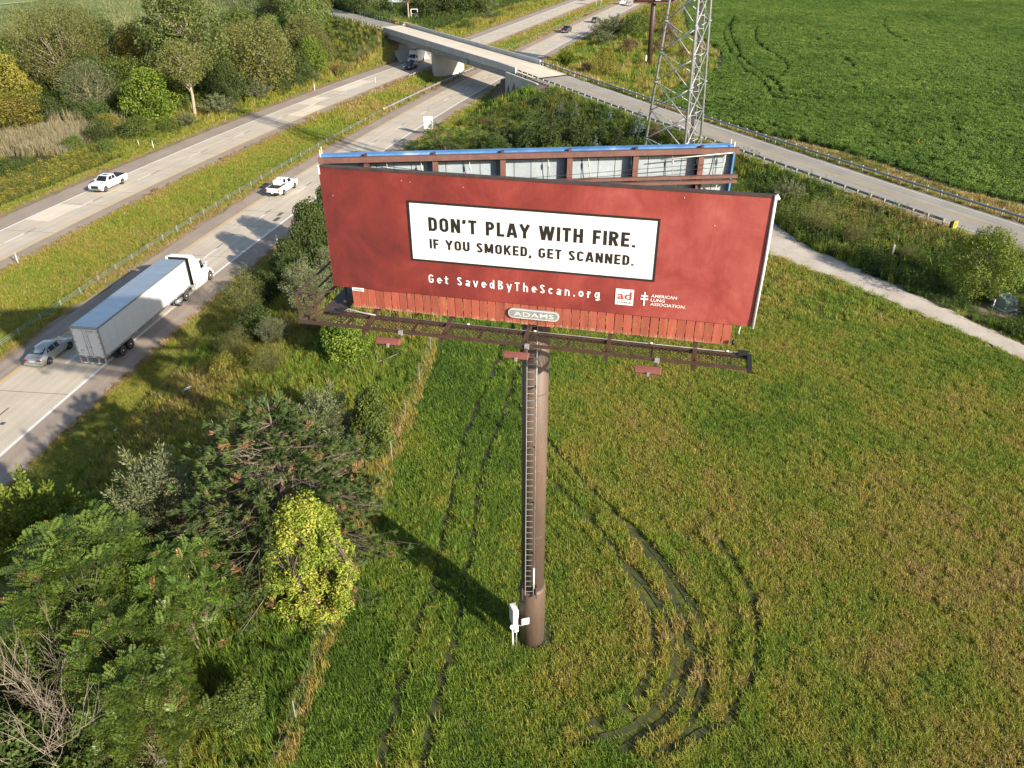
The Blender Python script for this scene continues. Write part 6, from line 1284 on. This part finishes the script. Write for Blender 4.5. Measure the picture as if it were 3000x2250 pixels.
# evergreens and sumac between the billboard and the county road
E_ = 'spruces on the slope behind the billboard'
for k, x, y, h, r, lab in (('spruce', -.6, 127, 5.8, 2.3, 'dark spruce leftmost in the clump behind the billboard'), ('spruceB', 2.6, 124.8, 6.4, 2.3, 'dark spruce second from left behind the billboard'), ('spruce', 4.6, 128.5, 7.2, 2.4, 'tall dark spruce at the back of the clump'), ('spruceB', 6.3, 123.6, 6.8, 2.4, 'dark spruce in the middle of the clump behind the billboard'),
 ('spruce', 9.4, 126.5, 7.2, 2.3, 'tall dark spruce right of the middle of the clump'), ('spruceB', 11.2, 123, 5.8, 2.2, 'dark spruce at the right front of the clump'), ('spruce', 14, 125.5, 5.6, 2.2, 'dark spruce at the right end of the clump'), ('spruceB', 16.5, 122, 4.6, 1.9, 'small dark spruce left of the blue one by the tower'), ('spruce', -2.4, 122, 5, 2, 'small dark spruce at the left front of the clump')):
    plant(k, x, y, h, r, lab, group=E_)
for x, y, h, r, lab in ((8.5, 138.5, 3.4, 1.2, 'blue grey spruce poking above the dark clump, left'), (10.9, 136, 3.1, 1.1, 'blue grey spruce poking above the dark clump, right'), (19.7, 123.5, 4.6, 1.7, 'blue grey spruce beside the lattice tower legs'), (12.9, 121.5, 3.2, .9, 'small blue grey spruce low in front of the dark clump'), (16.0, 131, 2.8, .9, 'thin blue grey spruce below the roadside guardrail')):
    plant('blue', x, y, h, r, lab, group='blue spruces behind the billboard')
for k, x, y, h, r, lab in (('sumac', -11.3, 128.5, 4.4, 3.6, 'sumac thicket behind the white roadside sign'), ('sumac', -5.6, 125, 4.0, 3.8, 'sumac thicket left of the spruces'), ('sumac', -14.8, 125, 2.8, 3.2, 'sumac thicket at the shoulder edge above the billboard corner'), ('leafyD', -2.6, 121, 3.4, 2.6, 'dark leafy bush between sumac and spruces'), ('sumac', -9, 121.5, 3.6, 3.6, 'sumac thicket just over the blue top edge of the billboard'),
 ('rust', 21.9, 121.6, 2.2, 1.5, 'rusty shrub between the tower legs'), ('under', 3.2, 141, 2.6, 2.4, 'green shrub on the embankment below the wing wall'), ('goldbush', -1.4, 139, 2.0, 2.2, 'yellow green shrub on the embankment face'), ('under', 24.5, 118, 2.4, 2, 'green shrub at the right tower leg'), ('under', 6.5, 145, 2.2, 2.2, 'shrub high on the embankment under the guardrail'), ('rust', -4.5, 143, 1.6, 2, 'rusty weeds on the embankment near the wing wall')):
    plant(k, x, y, h, r, lab, 'bush', 'bushes on the embankment behind the billboard')
# the strip between the near shoulder and the fence, and the foreground
N_ = 'trees and bushes in the strip beside the fence'
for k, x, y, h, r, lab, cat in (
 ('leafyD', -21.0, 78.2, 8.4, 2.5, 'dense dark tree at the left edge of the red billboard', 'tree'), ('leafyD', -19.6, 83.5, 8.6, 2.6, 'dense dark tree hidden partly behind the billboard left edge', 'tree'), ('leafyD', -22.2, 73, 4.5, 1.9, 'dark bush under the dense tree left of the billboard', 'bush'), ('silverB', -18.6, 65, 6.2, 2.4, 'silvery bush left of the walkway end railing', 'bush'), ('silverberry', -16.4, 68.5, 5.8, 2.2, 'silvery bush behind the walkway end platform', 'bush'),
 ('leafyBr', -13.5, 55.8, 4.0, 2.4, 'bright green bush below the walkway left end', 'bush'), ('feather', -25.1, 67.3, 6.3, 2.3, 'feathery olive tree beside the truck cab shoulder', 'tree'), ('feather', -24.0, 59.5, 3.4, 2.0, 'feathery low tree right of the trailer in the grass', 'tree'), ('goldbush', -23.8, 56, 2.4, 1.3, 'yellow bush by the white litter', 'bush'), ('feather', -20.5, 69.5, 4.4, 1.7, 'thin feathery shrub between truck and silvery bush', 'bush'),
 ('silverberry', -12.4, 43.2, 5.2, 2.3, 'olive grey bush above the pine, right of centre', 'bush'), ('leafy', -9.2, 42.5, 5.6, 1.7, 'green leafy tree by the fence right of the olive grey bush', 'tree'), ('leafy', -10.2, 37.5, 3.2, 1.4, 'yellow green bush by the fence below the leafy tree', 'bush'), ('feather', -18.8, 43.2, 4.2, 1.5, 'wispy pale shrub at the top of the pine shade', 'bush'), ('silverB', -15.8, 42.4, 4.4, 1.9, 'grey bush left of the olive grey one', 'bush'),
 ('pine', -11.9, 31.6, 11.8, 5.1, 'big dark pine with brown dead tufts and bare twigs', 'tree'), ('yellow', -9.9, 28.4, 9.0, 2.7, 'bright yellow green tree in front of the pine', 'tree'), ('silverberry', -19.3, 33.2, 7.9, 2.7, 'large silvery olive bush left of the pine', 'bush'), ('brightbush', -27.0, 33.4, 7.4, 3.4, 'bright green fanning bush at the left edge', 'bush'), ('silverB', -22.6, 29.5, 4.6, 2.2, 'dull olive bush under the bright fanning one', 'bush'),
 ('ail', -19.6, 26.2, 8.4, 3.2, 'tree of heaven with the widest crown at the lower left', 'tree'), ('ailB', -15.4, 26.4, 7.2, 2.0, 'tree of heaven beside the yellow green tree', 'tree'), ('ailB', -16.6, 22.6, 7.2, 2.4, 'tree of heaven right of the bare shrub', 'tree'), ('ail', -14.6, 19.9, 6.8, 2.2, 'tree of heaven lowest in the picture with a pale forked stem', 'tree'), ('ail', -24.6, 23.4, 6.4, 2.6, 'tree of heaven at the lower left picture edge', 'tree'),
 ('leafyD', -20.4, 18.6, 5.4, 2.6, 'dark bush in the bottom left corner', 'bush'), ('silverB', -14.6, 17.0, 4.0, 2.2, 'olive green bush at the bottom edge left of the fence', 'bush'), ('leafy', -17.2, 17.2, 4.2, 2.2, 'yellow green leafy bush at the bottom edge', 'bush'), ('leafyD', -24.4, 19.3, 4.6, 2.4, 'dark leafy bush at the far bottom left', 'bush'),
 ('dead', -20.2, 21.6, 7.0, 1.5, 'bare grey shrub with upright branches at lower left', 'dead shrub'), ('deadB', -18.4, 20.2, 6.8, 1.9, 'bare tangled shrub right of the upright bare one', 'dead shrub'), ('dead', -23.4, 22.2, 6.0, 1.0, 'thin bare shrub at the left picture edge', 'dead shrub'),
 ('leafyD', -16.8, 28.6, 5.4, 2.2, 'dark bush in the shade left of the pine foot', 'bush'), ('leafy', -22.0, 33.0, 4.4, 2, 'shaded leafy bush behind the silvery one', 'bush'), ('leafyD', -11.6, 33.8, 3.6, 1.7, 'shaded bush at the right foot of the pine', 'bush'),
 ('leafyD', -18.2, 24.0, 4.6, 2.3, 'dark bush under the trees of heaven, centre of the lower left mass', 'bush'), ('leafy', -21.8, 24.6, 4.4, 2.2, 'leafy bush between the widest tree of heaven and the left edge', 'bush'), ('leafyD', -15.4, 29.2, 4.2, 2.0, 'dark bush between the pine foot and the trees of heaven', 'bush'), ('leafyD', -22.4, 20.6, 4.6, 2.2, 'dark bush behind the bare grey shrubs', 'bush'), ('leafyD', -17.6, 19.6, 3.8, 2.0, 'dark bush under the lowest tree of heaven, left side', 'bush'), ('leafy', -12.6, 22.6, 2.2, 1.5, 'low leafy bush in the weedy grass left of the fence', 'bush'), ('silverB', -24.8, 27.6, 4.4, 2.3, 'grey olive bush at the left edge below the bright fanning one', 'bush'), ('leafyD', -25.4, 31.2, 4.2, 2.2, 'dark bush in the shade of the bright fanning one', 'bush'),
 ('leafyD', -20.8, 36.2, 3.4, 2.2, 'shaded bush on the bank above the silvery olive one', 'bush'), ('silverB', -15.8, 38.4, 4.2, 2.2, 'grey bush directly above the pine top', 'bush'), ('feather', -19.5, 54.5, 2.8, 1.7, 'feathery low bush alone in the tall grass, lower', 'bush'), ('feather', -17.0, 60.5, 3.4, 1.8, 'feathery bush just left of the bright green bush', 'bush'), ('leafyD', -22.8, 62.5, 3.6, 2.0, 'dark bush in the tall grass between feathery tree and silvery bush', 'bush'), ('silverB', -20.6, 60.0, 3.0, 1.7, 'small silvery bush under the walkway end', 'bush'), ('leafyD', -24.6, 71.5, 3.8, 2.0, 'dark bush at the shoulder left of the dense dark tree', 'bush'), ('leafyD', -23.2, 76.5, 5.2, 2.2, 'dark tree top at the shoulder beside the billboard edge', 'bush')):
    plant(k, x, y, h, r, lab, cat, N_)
# right side, between gravel lane and road
for k, x, y, h, r, lab, cat in (('feathW', 43.2, 66.6, 7.0, 4.2, 'spreading bright green tree by the gravel lane at the right', 'tree'), ('feather', 33.9, 82.5, 4.6, 2.6, 'feathery green bush on the slope right of the billboard', 'bush'), ('feather', 36.6, 79, 3.6, 1.9, 'thin yellowish bush by the white marker post', 'bush'), ('underC', 33.8, 93.5, 3.4, 2.4, 'feathery bush high on the slope just right of the billboard', 'bush'), ('under', 47, 62.5, 2.6, 1.9, 'leafy bush behind the utility box at the picture edge', 'bush'), ('feather', 40.5, 75, 2.4, 1.4, 'small weedy bush between white post and tree', 'bush')):
    plant(k, x, y, h, r, lab, cat, 'bushes between gravel lane and county road')
# ------------------------------------------------------------------ grass, weeds and crops (what nobody could count)
def proto_obj(name, me, coll):
    o = bpy.data.objects.new(name, me); coll.objects.link(o); return o
def tuft(seed, n, h, spread, w, mat, lean=.55, segs=2):
    rs = np.random.RandomState(seed); V = []; Q = []; lf = []
    for i in range(n):
        a = rs.uniform(0, 6.283); q = math.sqrt(rs.rand())*spread; b = np.array([math.cos(a)*q, math.sin(a)*q, -.03]); L = h*rs.uniform(.55, 1.15); la = rs.uniform(0, 6.283); l = lean*rs.uniform(.2, 1.1)*L; d = np.array([math.cos(la), math.sin(la), 0]); s = np.array([-d[1], d[0], 0])*w*.5*rs.uniform(.7, 1.3)
        m = b+d*l*.35+np.array([0, 0, L*.62]); t = b+d*l+np.array([0, 0, L*(.98-.25*(l/L))]); k = len(V); V += [b-s, b+s, m+s*.85, m-s*.85, t]; Q += [(k, k+1, k+2, k+3), (k+3, k+2, k+4, k+4)]; lf += [rs.rand()]*5
    V = np.array(V); F = []
    me = bpy.data.meshes.new('tuft'); me.from_pydata([tuple(v) for v in V], [], [q if q[2] != q[3] else q[:3] for q in Q]); me.materials.append(mat); a = me.attributes.new('lf', 'FLOAT', 'POINT'); a.data.foreach_set('value', np.array(lf, np.float32)); return me
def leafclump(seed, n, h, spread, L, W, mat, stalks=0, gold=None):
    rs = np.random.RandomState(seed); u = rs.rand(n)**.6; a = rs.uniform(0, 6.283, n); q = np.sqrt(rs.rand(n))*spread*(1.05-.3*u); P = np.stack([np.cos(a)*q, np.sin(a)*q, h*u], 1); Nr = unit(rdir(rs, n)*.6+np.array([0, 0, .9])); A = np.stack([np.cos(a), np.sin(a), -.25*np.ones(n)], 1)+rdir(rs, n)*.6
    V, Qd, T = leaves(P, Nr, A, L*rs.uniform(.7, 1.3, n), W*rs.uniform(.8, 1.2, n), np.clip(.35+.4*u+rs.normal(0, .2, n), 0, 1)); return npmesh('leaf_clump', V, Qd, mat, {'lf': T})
def weed(seed, h, n, mat, L=.16, W=.045, stems=4, spread=.25):
    rs = np.random.RandomState(seed); S = []
    for s in range(stems):
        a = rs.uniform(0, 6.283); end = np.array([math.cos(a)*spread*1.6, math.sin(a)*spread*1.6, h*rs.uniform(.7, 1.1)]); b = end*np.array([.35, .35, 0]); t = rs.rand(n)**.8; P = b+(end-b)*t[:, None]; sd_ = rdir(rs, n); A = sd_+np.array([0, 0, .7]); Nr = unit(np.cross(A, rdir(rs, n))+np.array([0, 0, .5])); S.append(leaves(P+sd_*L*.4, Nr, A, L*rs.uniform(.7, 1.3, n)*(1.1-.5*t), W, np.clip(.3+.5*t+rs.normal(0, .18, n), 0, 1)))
    V = []; Q = []; T = []; k = 0
    for v, q, t in S: V.append(v); Q.append(q+k); T.append(t); k += len(v)
    return npmesh('weed', np.concatenate(V), np.concatenate(Q), mat, {'lf': np.concatenate(T)})
def collection(name, meshes):
    c = bpy.data.collections.new(name)
    for i, m in enumerate(meshes): proto_obj('%s_%02d' % (name, i), m, c)
    return c
PC = {'short': collection('short_tufts', [tuft(60+i, 32, .24, .26, .024, M['grass'], .8) for i in range(4)]),
      'mid': collection('mid_tufts', [tuft(70+i, 34, .42, .3, .026, M['grass'], .75) for i in range(4)]),
      'tall': collection('tall_tufts', [tuft(80+i, 30, .95, .34, .035, M['grass'], .5) for i in range(4)]),
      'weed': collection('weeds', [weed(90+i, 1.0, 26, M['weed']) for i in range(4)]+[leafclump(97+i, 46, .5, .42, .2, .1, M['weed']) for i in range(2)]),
      'clover': collection('clover_clumps', [leafclump(150+i, 60, .22, .34, .11, .075, M['weed']) for i in range(2)]),
      'gold': collection('goldenrods', [weed(110+i, 1.0, 20, M['weed']) for i in range(2)]+[leafclump(115, 34, .9, .35, .14, .07, M['gold'])]),
      'reed': collection('reeds', [tuft(120+i, 26, 2.3, .4, .05, M['reed'], .22) for i in range(3)]),
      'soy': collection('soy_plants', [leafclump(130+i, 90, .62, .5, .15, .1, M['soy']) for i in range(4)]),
      'corn': collection('pale_crop', [tuft(140+i, 24, 1.1, .7, .14, M['corn'], .6) for i in range(3)])}
NPROTO = {'clover': 2, 'short': 4, 'mid': 4, 'tall': 4, 'weed': 6, 'gold': 3, 'reed': 3, 'soy': 4, 'corn': 3}
def scatter(name, kind, x, y, scale, tint, zoff=0.0, tilt=.12, pid=None):
    n = len(x); rs = np.random.RandomState(n % 9973); z = terr(x, y)+zoff
    me = bpy.data.meshes.new(name); me.vertices.add(n); me.vertices.foreach_set('co', np.stack([x, y, z], -1).astype(np.float32).ravel())
    r = np.stack([rs.normal(0, tilt, n), rs.normal(0, tilt, n), rs.uniform(0, 6.283, n)], -1)
    for nm, ty, v in (('rot', 'FLOAT_VECTOR', r), ('scl', 'FLOAT', scale*np.ones(n)), ('tint', 'FLOAT', np.clip(tint, 0, 1)), ('pid', 'INT', rs.randint(0, NPROTO[kind], n) if pid is None else pid)):
        a = me.attributes.new(nm, ty, 'POINT'); a.data.foreach_set('vector' if ty == 'FLOAT_VECTOR' else 'value', np.asarray(v, np.int32 if ty == 'INT' else np.float32).ravel())
    o = link(name, me); tag(o, kind='stuff')
    g = bpy.data.node_groups.new(name, 'GeometryNodeTree'); g.interface.new_socket('Geometry', in_out='INPUT', socket_type='NodeSocketGeometry'); g.interface.new_socket('Geometry', in_out='OUTPUT', socket_type='NodeSocketGeometry')
    N = g.nodes.new; gi, go = N('NodeGroupInput'), N('NodeGroupOutput'); ip = N('GeometryNodeInstanceOnPoints'); ci = N('GeometryNodeCollectionInfo'); ci.inputs['Collection'].default_value = PC[kind]; ci.inputs['Separate Children'].default_value = True; ci.inputs['Reset Children'].default_value = True
    def na(nm, ty):
        k = N('GeometryNodeInputNamedAttribute'); k.data_type = ty; k.inputs['Name'].default_value = nm; return k.outputs['Attribute']
    L = g.links.new; L(gi.outputs[0], ip.inputs['Points']); L(ci.outputs[0], ip.inputs['Instance']); ip.inputs['Pick Instance'].default_value = True
    e2 = N('FunctionNodeEulerToRotation'); L(na('rot', 'FLOAT_VECTOR'), e2.inputs[0]); L(e2.outputs[0], ip.inputs['Rotation']); L(na('pid', 'INT'), ip.inputs['Instance Index']); L(na('scl', 'FLOAT'), ip.inputs['Scale']); L(ip.outputs[0], go.inputs[0])
    md = o.modifiers.new('scatter', 'NODES'); md.node_group = g; return o
_fw = np.array([0, math.cos(PITCH), -math.sin(PITCH)])
def inview(x, y, m=.16):
    d = np.stack([x, y, terr(x, y)-35.165], -1); dep = d @ _fw; u = d[:, 0]/dep*2302.07/1500; v = (d @ np.array([0, math.sin(PITCH), math.cos(PITCH)]))/dep*2302.07/1125
    return (dep > 5) & (np.abs(u) < 1+m) & (np.abs(v) < 1+m)
def cand(seed, x0, x1, y0, y1, dens):
    rs = np.random.RandomState(seed); n = int((x1-x0)*(y1-y0)*dens); x = rs.uniform(x0, x1, n); y = rs.uniform(y0, y1, n); k = inview(x, y); x, y = x[k], y[k]; return x, y, zones(x, y), rs
RINGS = ((201, -48, 52, 7, 62, 21.0, 1.0), (202, -92, 118, 62, 150, 5.2, 1.55), (203, -190, 190, 150, 400, 1.25, 3.0))
B = {k: [] for k in ('clover', 'short', 'mid', 'tall', 'weed', 'gold', 'reed', 'soy', 'corn')}
def put(kind, x, y, s, t): B[kind].append((x, y, s*np.ones(len(x)), t*np.ones(len(x))))
for sd_, x0, x1, y0, y1, dens, sc in RINGS:
    x, y, z, rs = cand(sd_, x0, x1, y0, y1, dens); n = len(x); p1 = N1(x, y, 9., 3); p2 = N2(x, y, 2.2, 3); p3 = N3(x, y, 26., 3); u = rs.rand(n); jitter = rs.normal(0, .09, n); s_, o_ = so(x, y); of_ = offar(s_)
    # mown verge
    k = (z == 1) & (u < .9); eg = np.minimum(np.abs(o_[k]-6.5), np.abs(o_[k]-of_[k]+8.1)); put('short', x[k], y[k], sc*rs.uniform(.7, 1.1, k.sum()), .43+.3*(p1[k]-.5)+jitter[k]+.4*np.clip(1-eg/.9, 0, 1))
    # bare crumbling edge next to the asphalt is left free
    k = (z == 2); edge = np.minimum(np.abs(o_+6.0), np.abs(o_-(of_+5.5))); dry = np.clip(1-edge/2.2, 0, 1)+np.clip((p3-.5)*2.2, 0, 1)*.9*((s_ > 55) & (s_ < 110) | (s_ < -8)); keep = k & (u < .25+.75*np.clip(edge/.9, 0, 1)); 
    m = keep & (u < .6); put('short', x[m], y[m], sc*rs.uniform(.8, 1.25, m.sum()), (.45+.5*(p1[m]-.5)+.34*np.clip(dry[m], 0, 1)+jitter[m])); m = keep & (u >= .6); put('mid', x[m], y[m], sc*rs.uniform(.5, .8, m.sum()), (.44+.55*(p1[m]-.5)+.36*np.clip(dry[m], 0, 1)+jitter[m]))
    # mown field, with wheel ruts left thin
    k = z == 4; dt = np.full(n, 9.)
    if k.any(): dt[k] = np.min([dpoly(x[k], y[k], t_)+(0 if i_ < 2 else .03) for i_, t_ in enumerate(TRACKS)], axis=0)
    pole_d = np.hypot(x-.95, y-27.2); bare = (np.hypot(x-1.15, y-27.25) < .85) | (dt < .36)
    west = np.clip(1-(x-fencex(y))/12., 0, 1); tt = .40+.5*(p1-.5)+.3*(p3-.5)-.22*west+.05*np.clip((x-4)/20, 0, 1)+jitter+.42*(p2-.5); tt = np.where((dt < .5) & (p2 > .55), tt+.12, tt)
    big = 1+.35*west*(p2 > .35); f = k & ~bare
    m = f & (u < .55); put('short', x[m], y[m], sc*rs.uniform(.8, 1.35, m.sum())*big[m], tt[m]); m = f & (u >= .55); rut = k & ~(np.hypot(x-1.15, y-27.25) < .85) & (dt <= .36) & (u < .14); put('short', x[rut], y[rut], sc*rs.uniform(.35, .6, rut.sum()), tt[rut]-.12); put('mid', x[m], y[m], sc*rs.uniform(.55, 1.0, m.sum())*big[m]*np.where(dt[m] < .6, 1.4, 1), tt[m])
    fl = k & (dt > .42) & (dt < .68); put('mid', x[fl]+.1, y[fl]-.1, sc*rs.uniform(.85, 1.25, fl.sum()), tt[fl]); cl = k & (rs.rand(n) < .02) & (p2 > .5); put('clover', x[cl], y[cl], sc*rs.uniform(.45, .8, cl.sum()), .2+.4*rs.rand(cl.sum())); m = k & (u < .006) & (x > 2); put('weed', x[m], y[m], rs.uniform(.35, .7, m.sum()), np.full(m.sum(), .55))
    # strip beside the highway: tall grass, tan and green
    k = (z == 3); tn = .38+.9*(p1-.5)+.5*(p3-.5)+jitter-.16*np.clip((34-y)/8, 0, 1); m = k & (u < .42); put('tall', x[m], y[m], sc*rs.uniform(.55, 1.0, m.sum()), tn[m]+.1); m = k & (u > .42) & (u < .72); put('mid', x[m], y[m], sc*rs.uniform(.8, 1.3, m.sum()), tn[m]-.05); m = k & (u > .78) & (p2 > .5); put('weed', x[m], y[m], sc*rs.uniform(.5, .9, m.sum()), .3+.5*(p1[m]-.5)+jitter[m])
    ed = (np.abs(x-fencex(y)) < .55) & (y < 95) & (u < .5); put('tall', x[ed], y[ed], sc*rs.uniform(.5, .85, ed.sum()), .64+jitter[ed])
    # weedy embankments
    t5, q5 = ot(x, y); low = np.where((t5 > 48) & (t5 < 82) & (q5 > -6), .4, 1.)*np.where((x < -20) | (np.hypot(x-43.2, y-66.4) < 5.5) | (np.hypot(x-39.5, y-76.3) < 1.5), .5, 1.); k = (z == 5) & ~((t5 > 58) & (t5 < 78) & (q5 > -1.9)); m = k & (u < .5); put('weed', x[m], y[m], low[m]*sc*rs.uniform(.6, 1.25, m.sum()), .28+.7*(p1[m]-.5)+.5*(p2[m]-.5)+jitter[m]); m = k & (u >= .5) & (u < .85); put('tall', x[m], y[m], low[m]*sc*rs.uniform(.5, 1.0, m.sum()), .42+.9*(p1[m]-.5)+jitter[m])
    # dry grass by the soybean field
    k = z == 13; m = k & (u < .75); put('mid', x[m], y[m], sc*rs.uniform(.7, 1.2, m.sum()), .68+.5*(p1[m]-.5)+jitter[m]); m = k & (u > .8) & (p1 < .5); put('weed', x[m], y[m], sc*rs.uniform(.5, .9, m.sum()), .3+jitter[m])
    # soybeans
    k = z == 6; q = k & (u < (.5 if y0 < 100 else .98)); ds = np.full(n, 9.)
    if q.any(): ds[q] = np.min([dpoly(x[q], y[q], t_) for t_ in STRACK], axis=0)
    m = q & (ds > .62); put('soy', x[m], y[m], (1.2 if y0 < 100 else 1.45)*rs.uniform(.8, 1.2, m.sum()), .5+.5*(p1[m]-.5)+.5*(p3[m]-.5)+.45*(p2[m]-.5)+jitter[m])
    # left verge: goldenrod, weeds, reeds
    k = z == 8; gold = (s_ < 30) & (p1 > .38); m = k & gold & (u < .7); put('gold', x[m], y[m], sc*rs.uniform(.5, .95, m.sum()), .5+.5*(p2[m]-.5)+jitter[m]); m = k & ~gold & (u < .8); put('tall', x[m], y[m], sc*rs.uniform(.4, .8, m.sum()), .5+.5*(p1[m]-.5)+jitter[m]); m = k & (u > .8); put('weed', x[m], y[m], sc*rs.uniform(.4, .8, m.sum()), .35+jitter[m])
    rd = (z == 9) & (x < -72) & (x > -112) & (y > 126) & (y < 151); m = rd & (p1 > .34) & (u < .8) & (y > 131+.0*x); put('reed', x[m], y[m], sc*.56*rs.uniform(.6, 1.05, m.sum()), .12+.8*p2[m]); m = (z == 9) & ~rd & (u < .6); put('weed', x[m], y[m], sc*rs.uniform(.6, 1.1, m.sum()), .2+.5*(p1[m]-.5)+jitter[m]); m = (z == 9) & rd & (p1 <= .34); put('gold', x[m], y[m], sc*rs.uniform(.6, 1, m.sum()), .5+jitter[m])
    # rough grass past the bridge
    k = z == 11; m = k & (u < .75); put('mid', x[m], y[m], sc*rs.uniform(.6, 1.0, m.sum()), .26+.8*(p1[m]-.5)+.3*(p3[m]-.5)+jitter[m]); m = k & (u > .75) & (p2 > .5); put('tall', x[m], y[m], sc*rs.uniform(.4, .8, m.sum()), .55+.7*(p1[m]-.5)+jitter[m])
    k = z == 7; m = k & (u < .1) & (p2 > .5); put('short', x[m], y[m], sc*rs.uniform(.4, .8, m.sum()), .6+jitter[m])
    if y0 >= 150:
        xx, yy, zz, r2 = cand(307, 26, 190, 150, 400, 1.5); k2 = zz == 6; xx, yy = xx[k2], yy[k2]; d2 = np.min([dpoly(xx, yy, t_) for t_ in STRACK], axis=0); xx, yy = xx[d2 > .62], yy[d2 > .62]; put('soy', xx, yy, 1.45*r2.uniform(.8, 1.2, len(xx)), .5+.5*(N1(xx, yy, 9., 3)-.5)+.5*(N3(xx, yy, 26., 3)-.5)+.45*(N2(xx, yy, 2.2, 3)-.5)+r2.normal(0, .09, len(xx)))
    k = (z == 10) & (u < .8); put('corn', x[k], y[k], sc*.8, .45+1.2*(p3[k]-.5)+.4*(p1[k]-.5))
LABELS = {'clover': ('clover', ''), 'short': ('short_grass', 'short_tufts'), 'mid': ('field_grass', ''), 'tall': ('tall_grass', ''), 'weed': ('weeds', ''), 'gold': ('goldenrod', ''), 'reed': ('reeds', ''), 'soy': ('soybean_crop', ''), 'corn': ('pale_crop', '')}
NTOT = 0
for k, l in B.items():
    if not l: continue
    x, y, s, t = (np.concatenate(q) for q in zip(*l)); NTOT += len(x); scatter(LABELS[k][0], k, x, y, s, t)
print('scatter instances', NTOT, {k: sum(len(q[0]) for q in l) for k, l in B.items()})
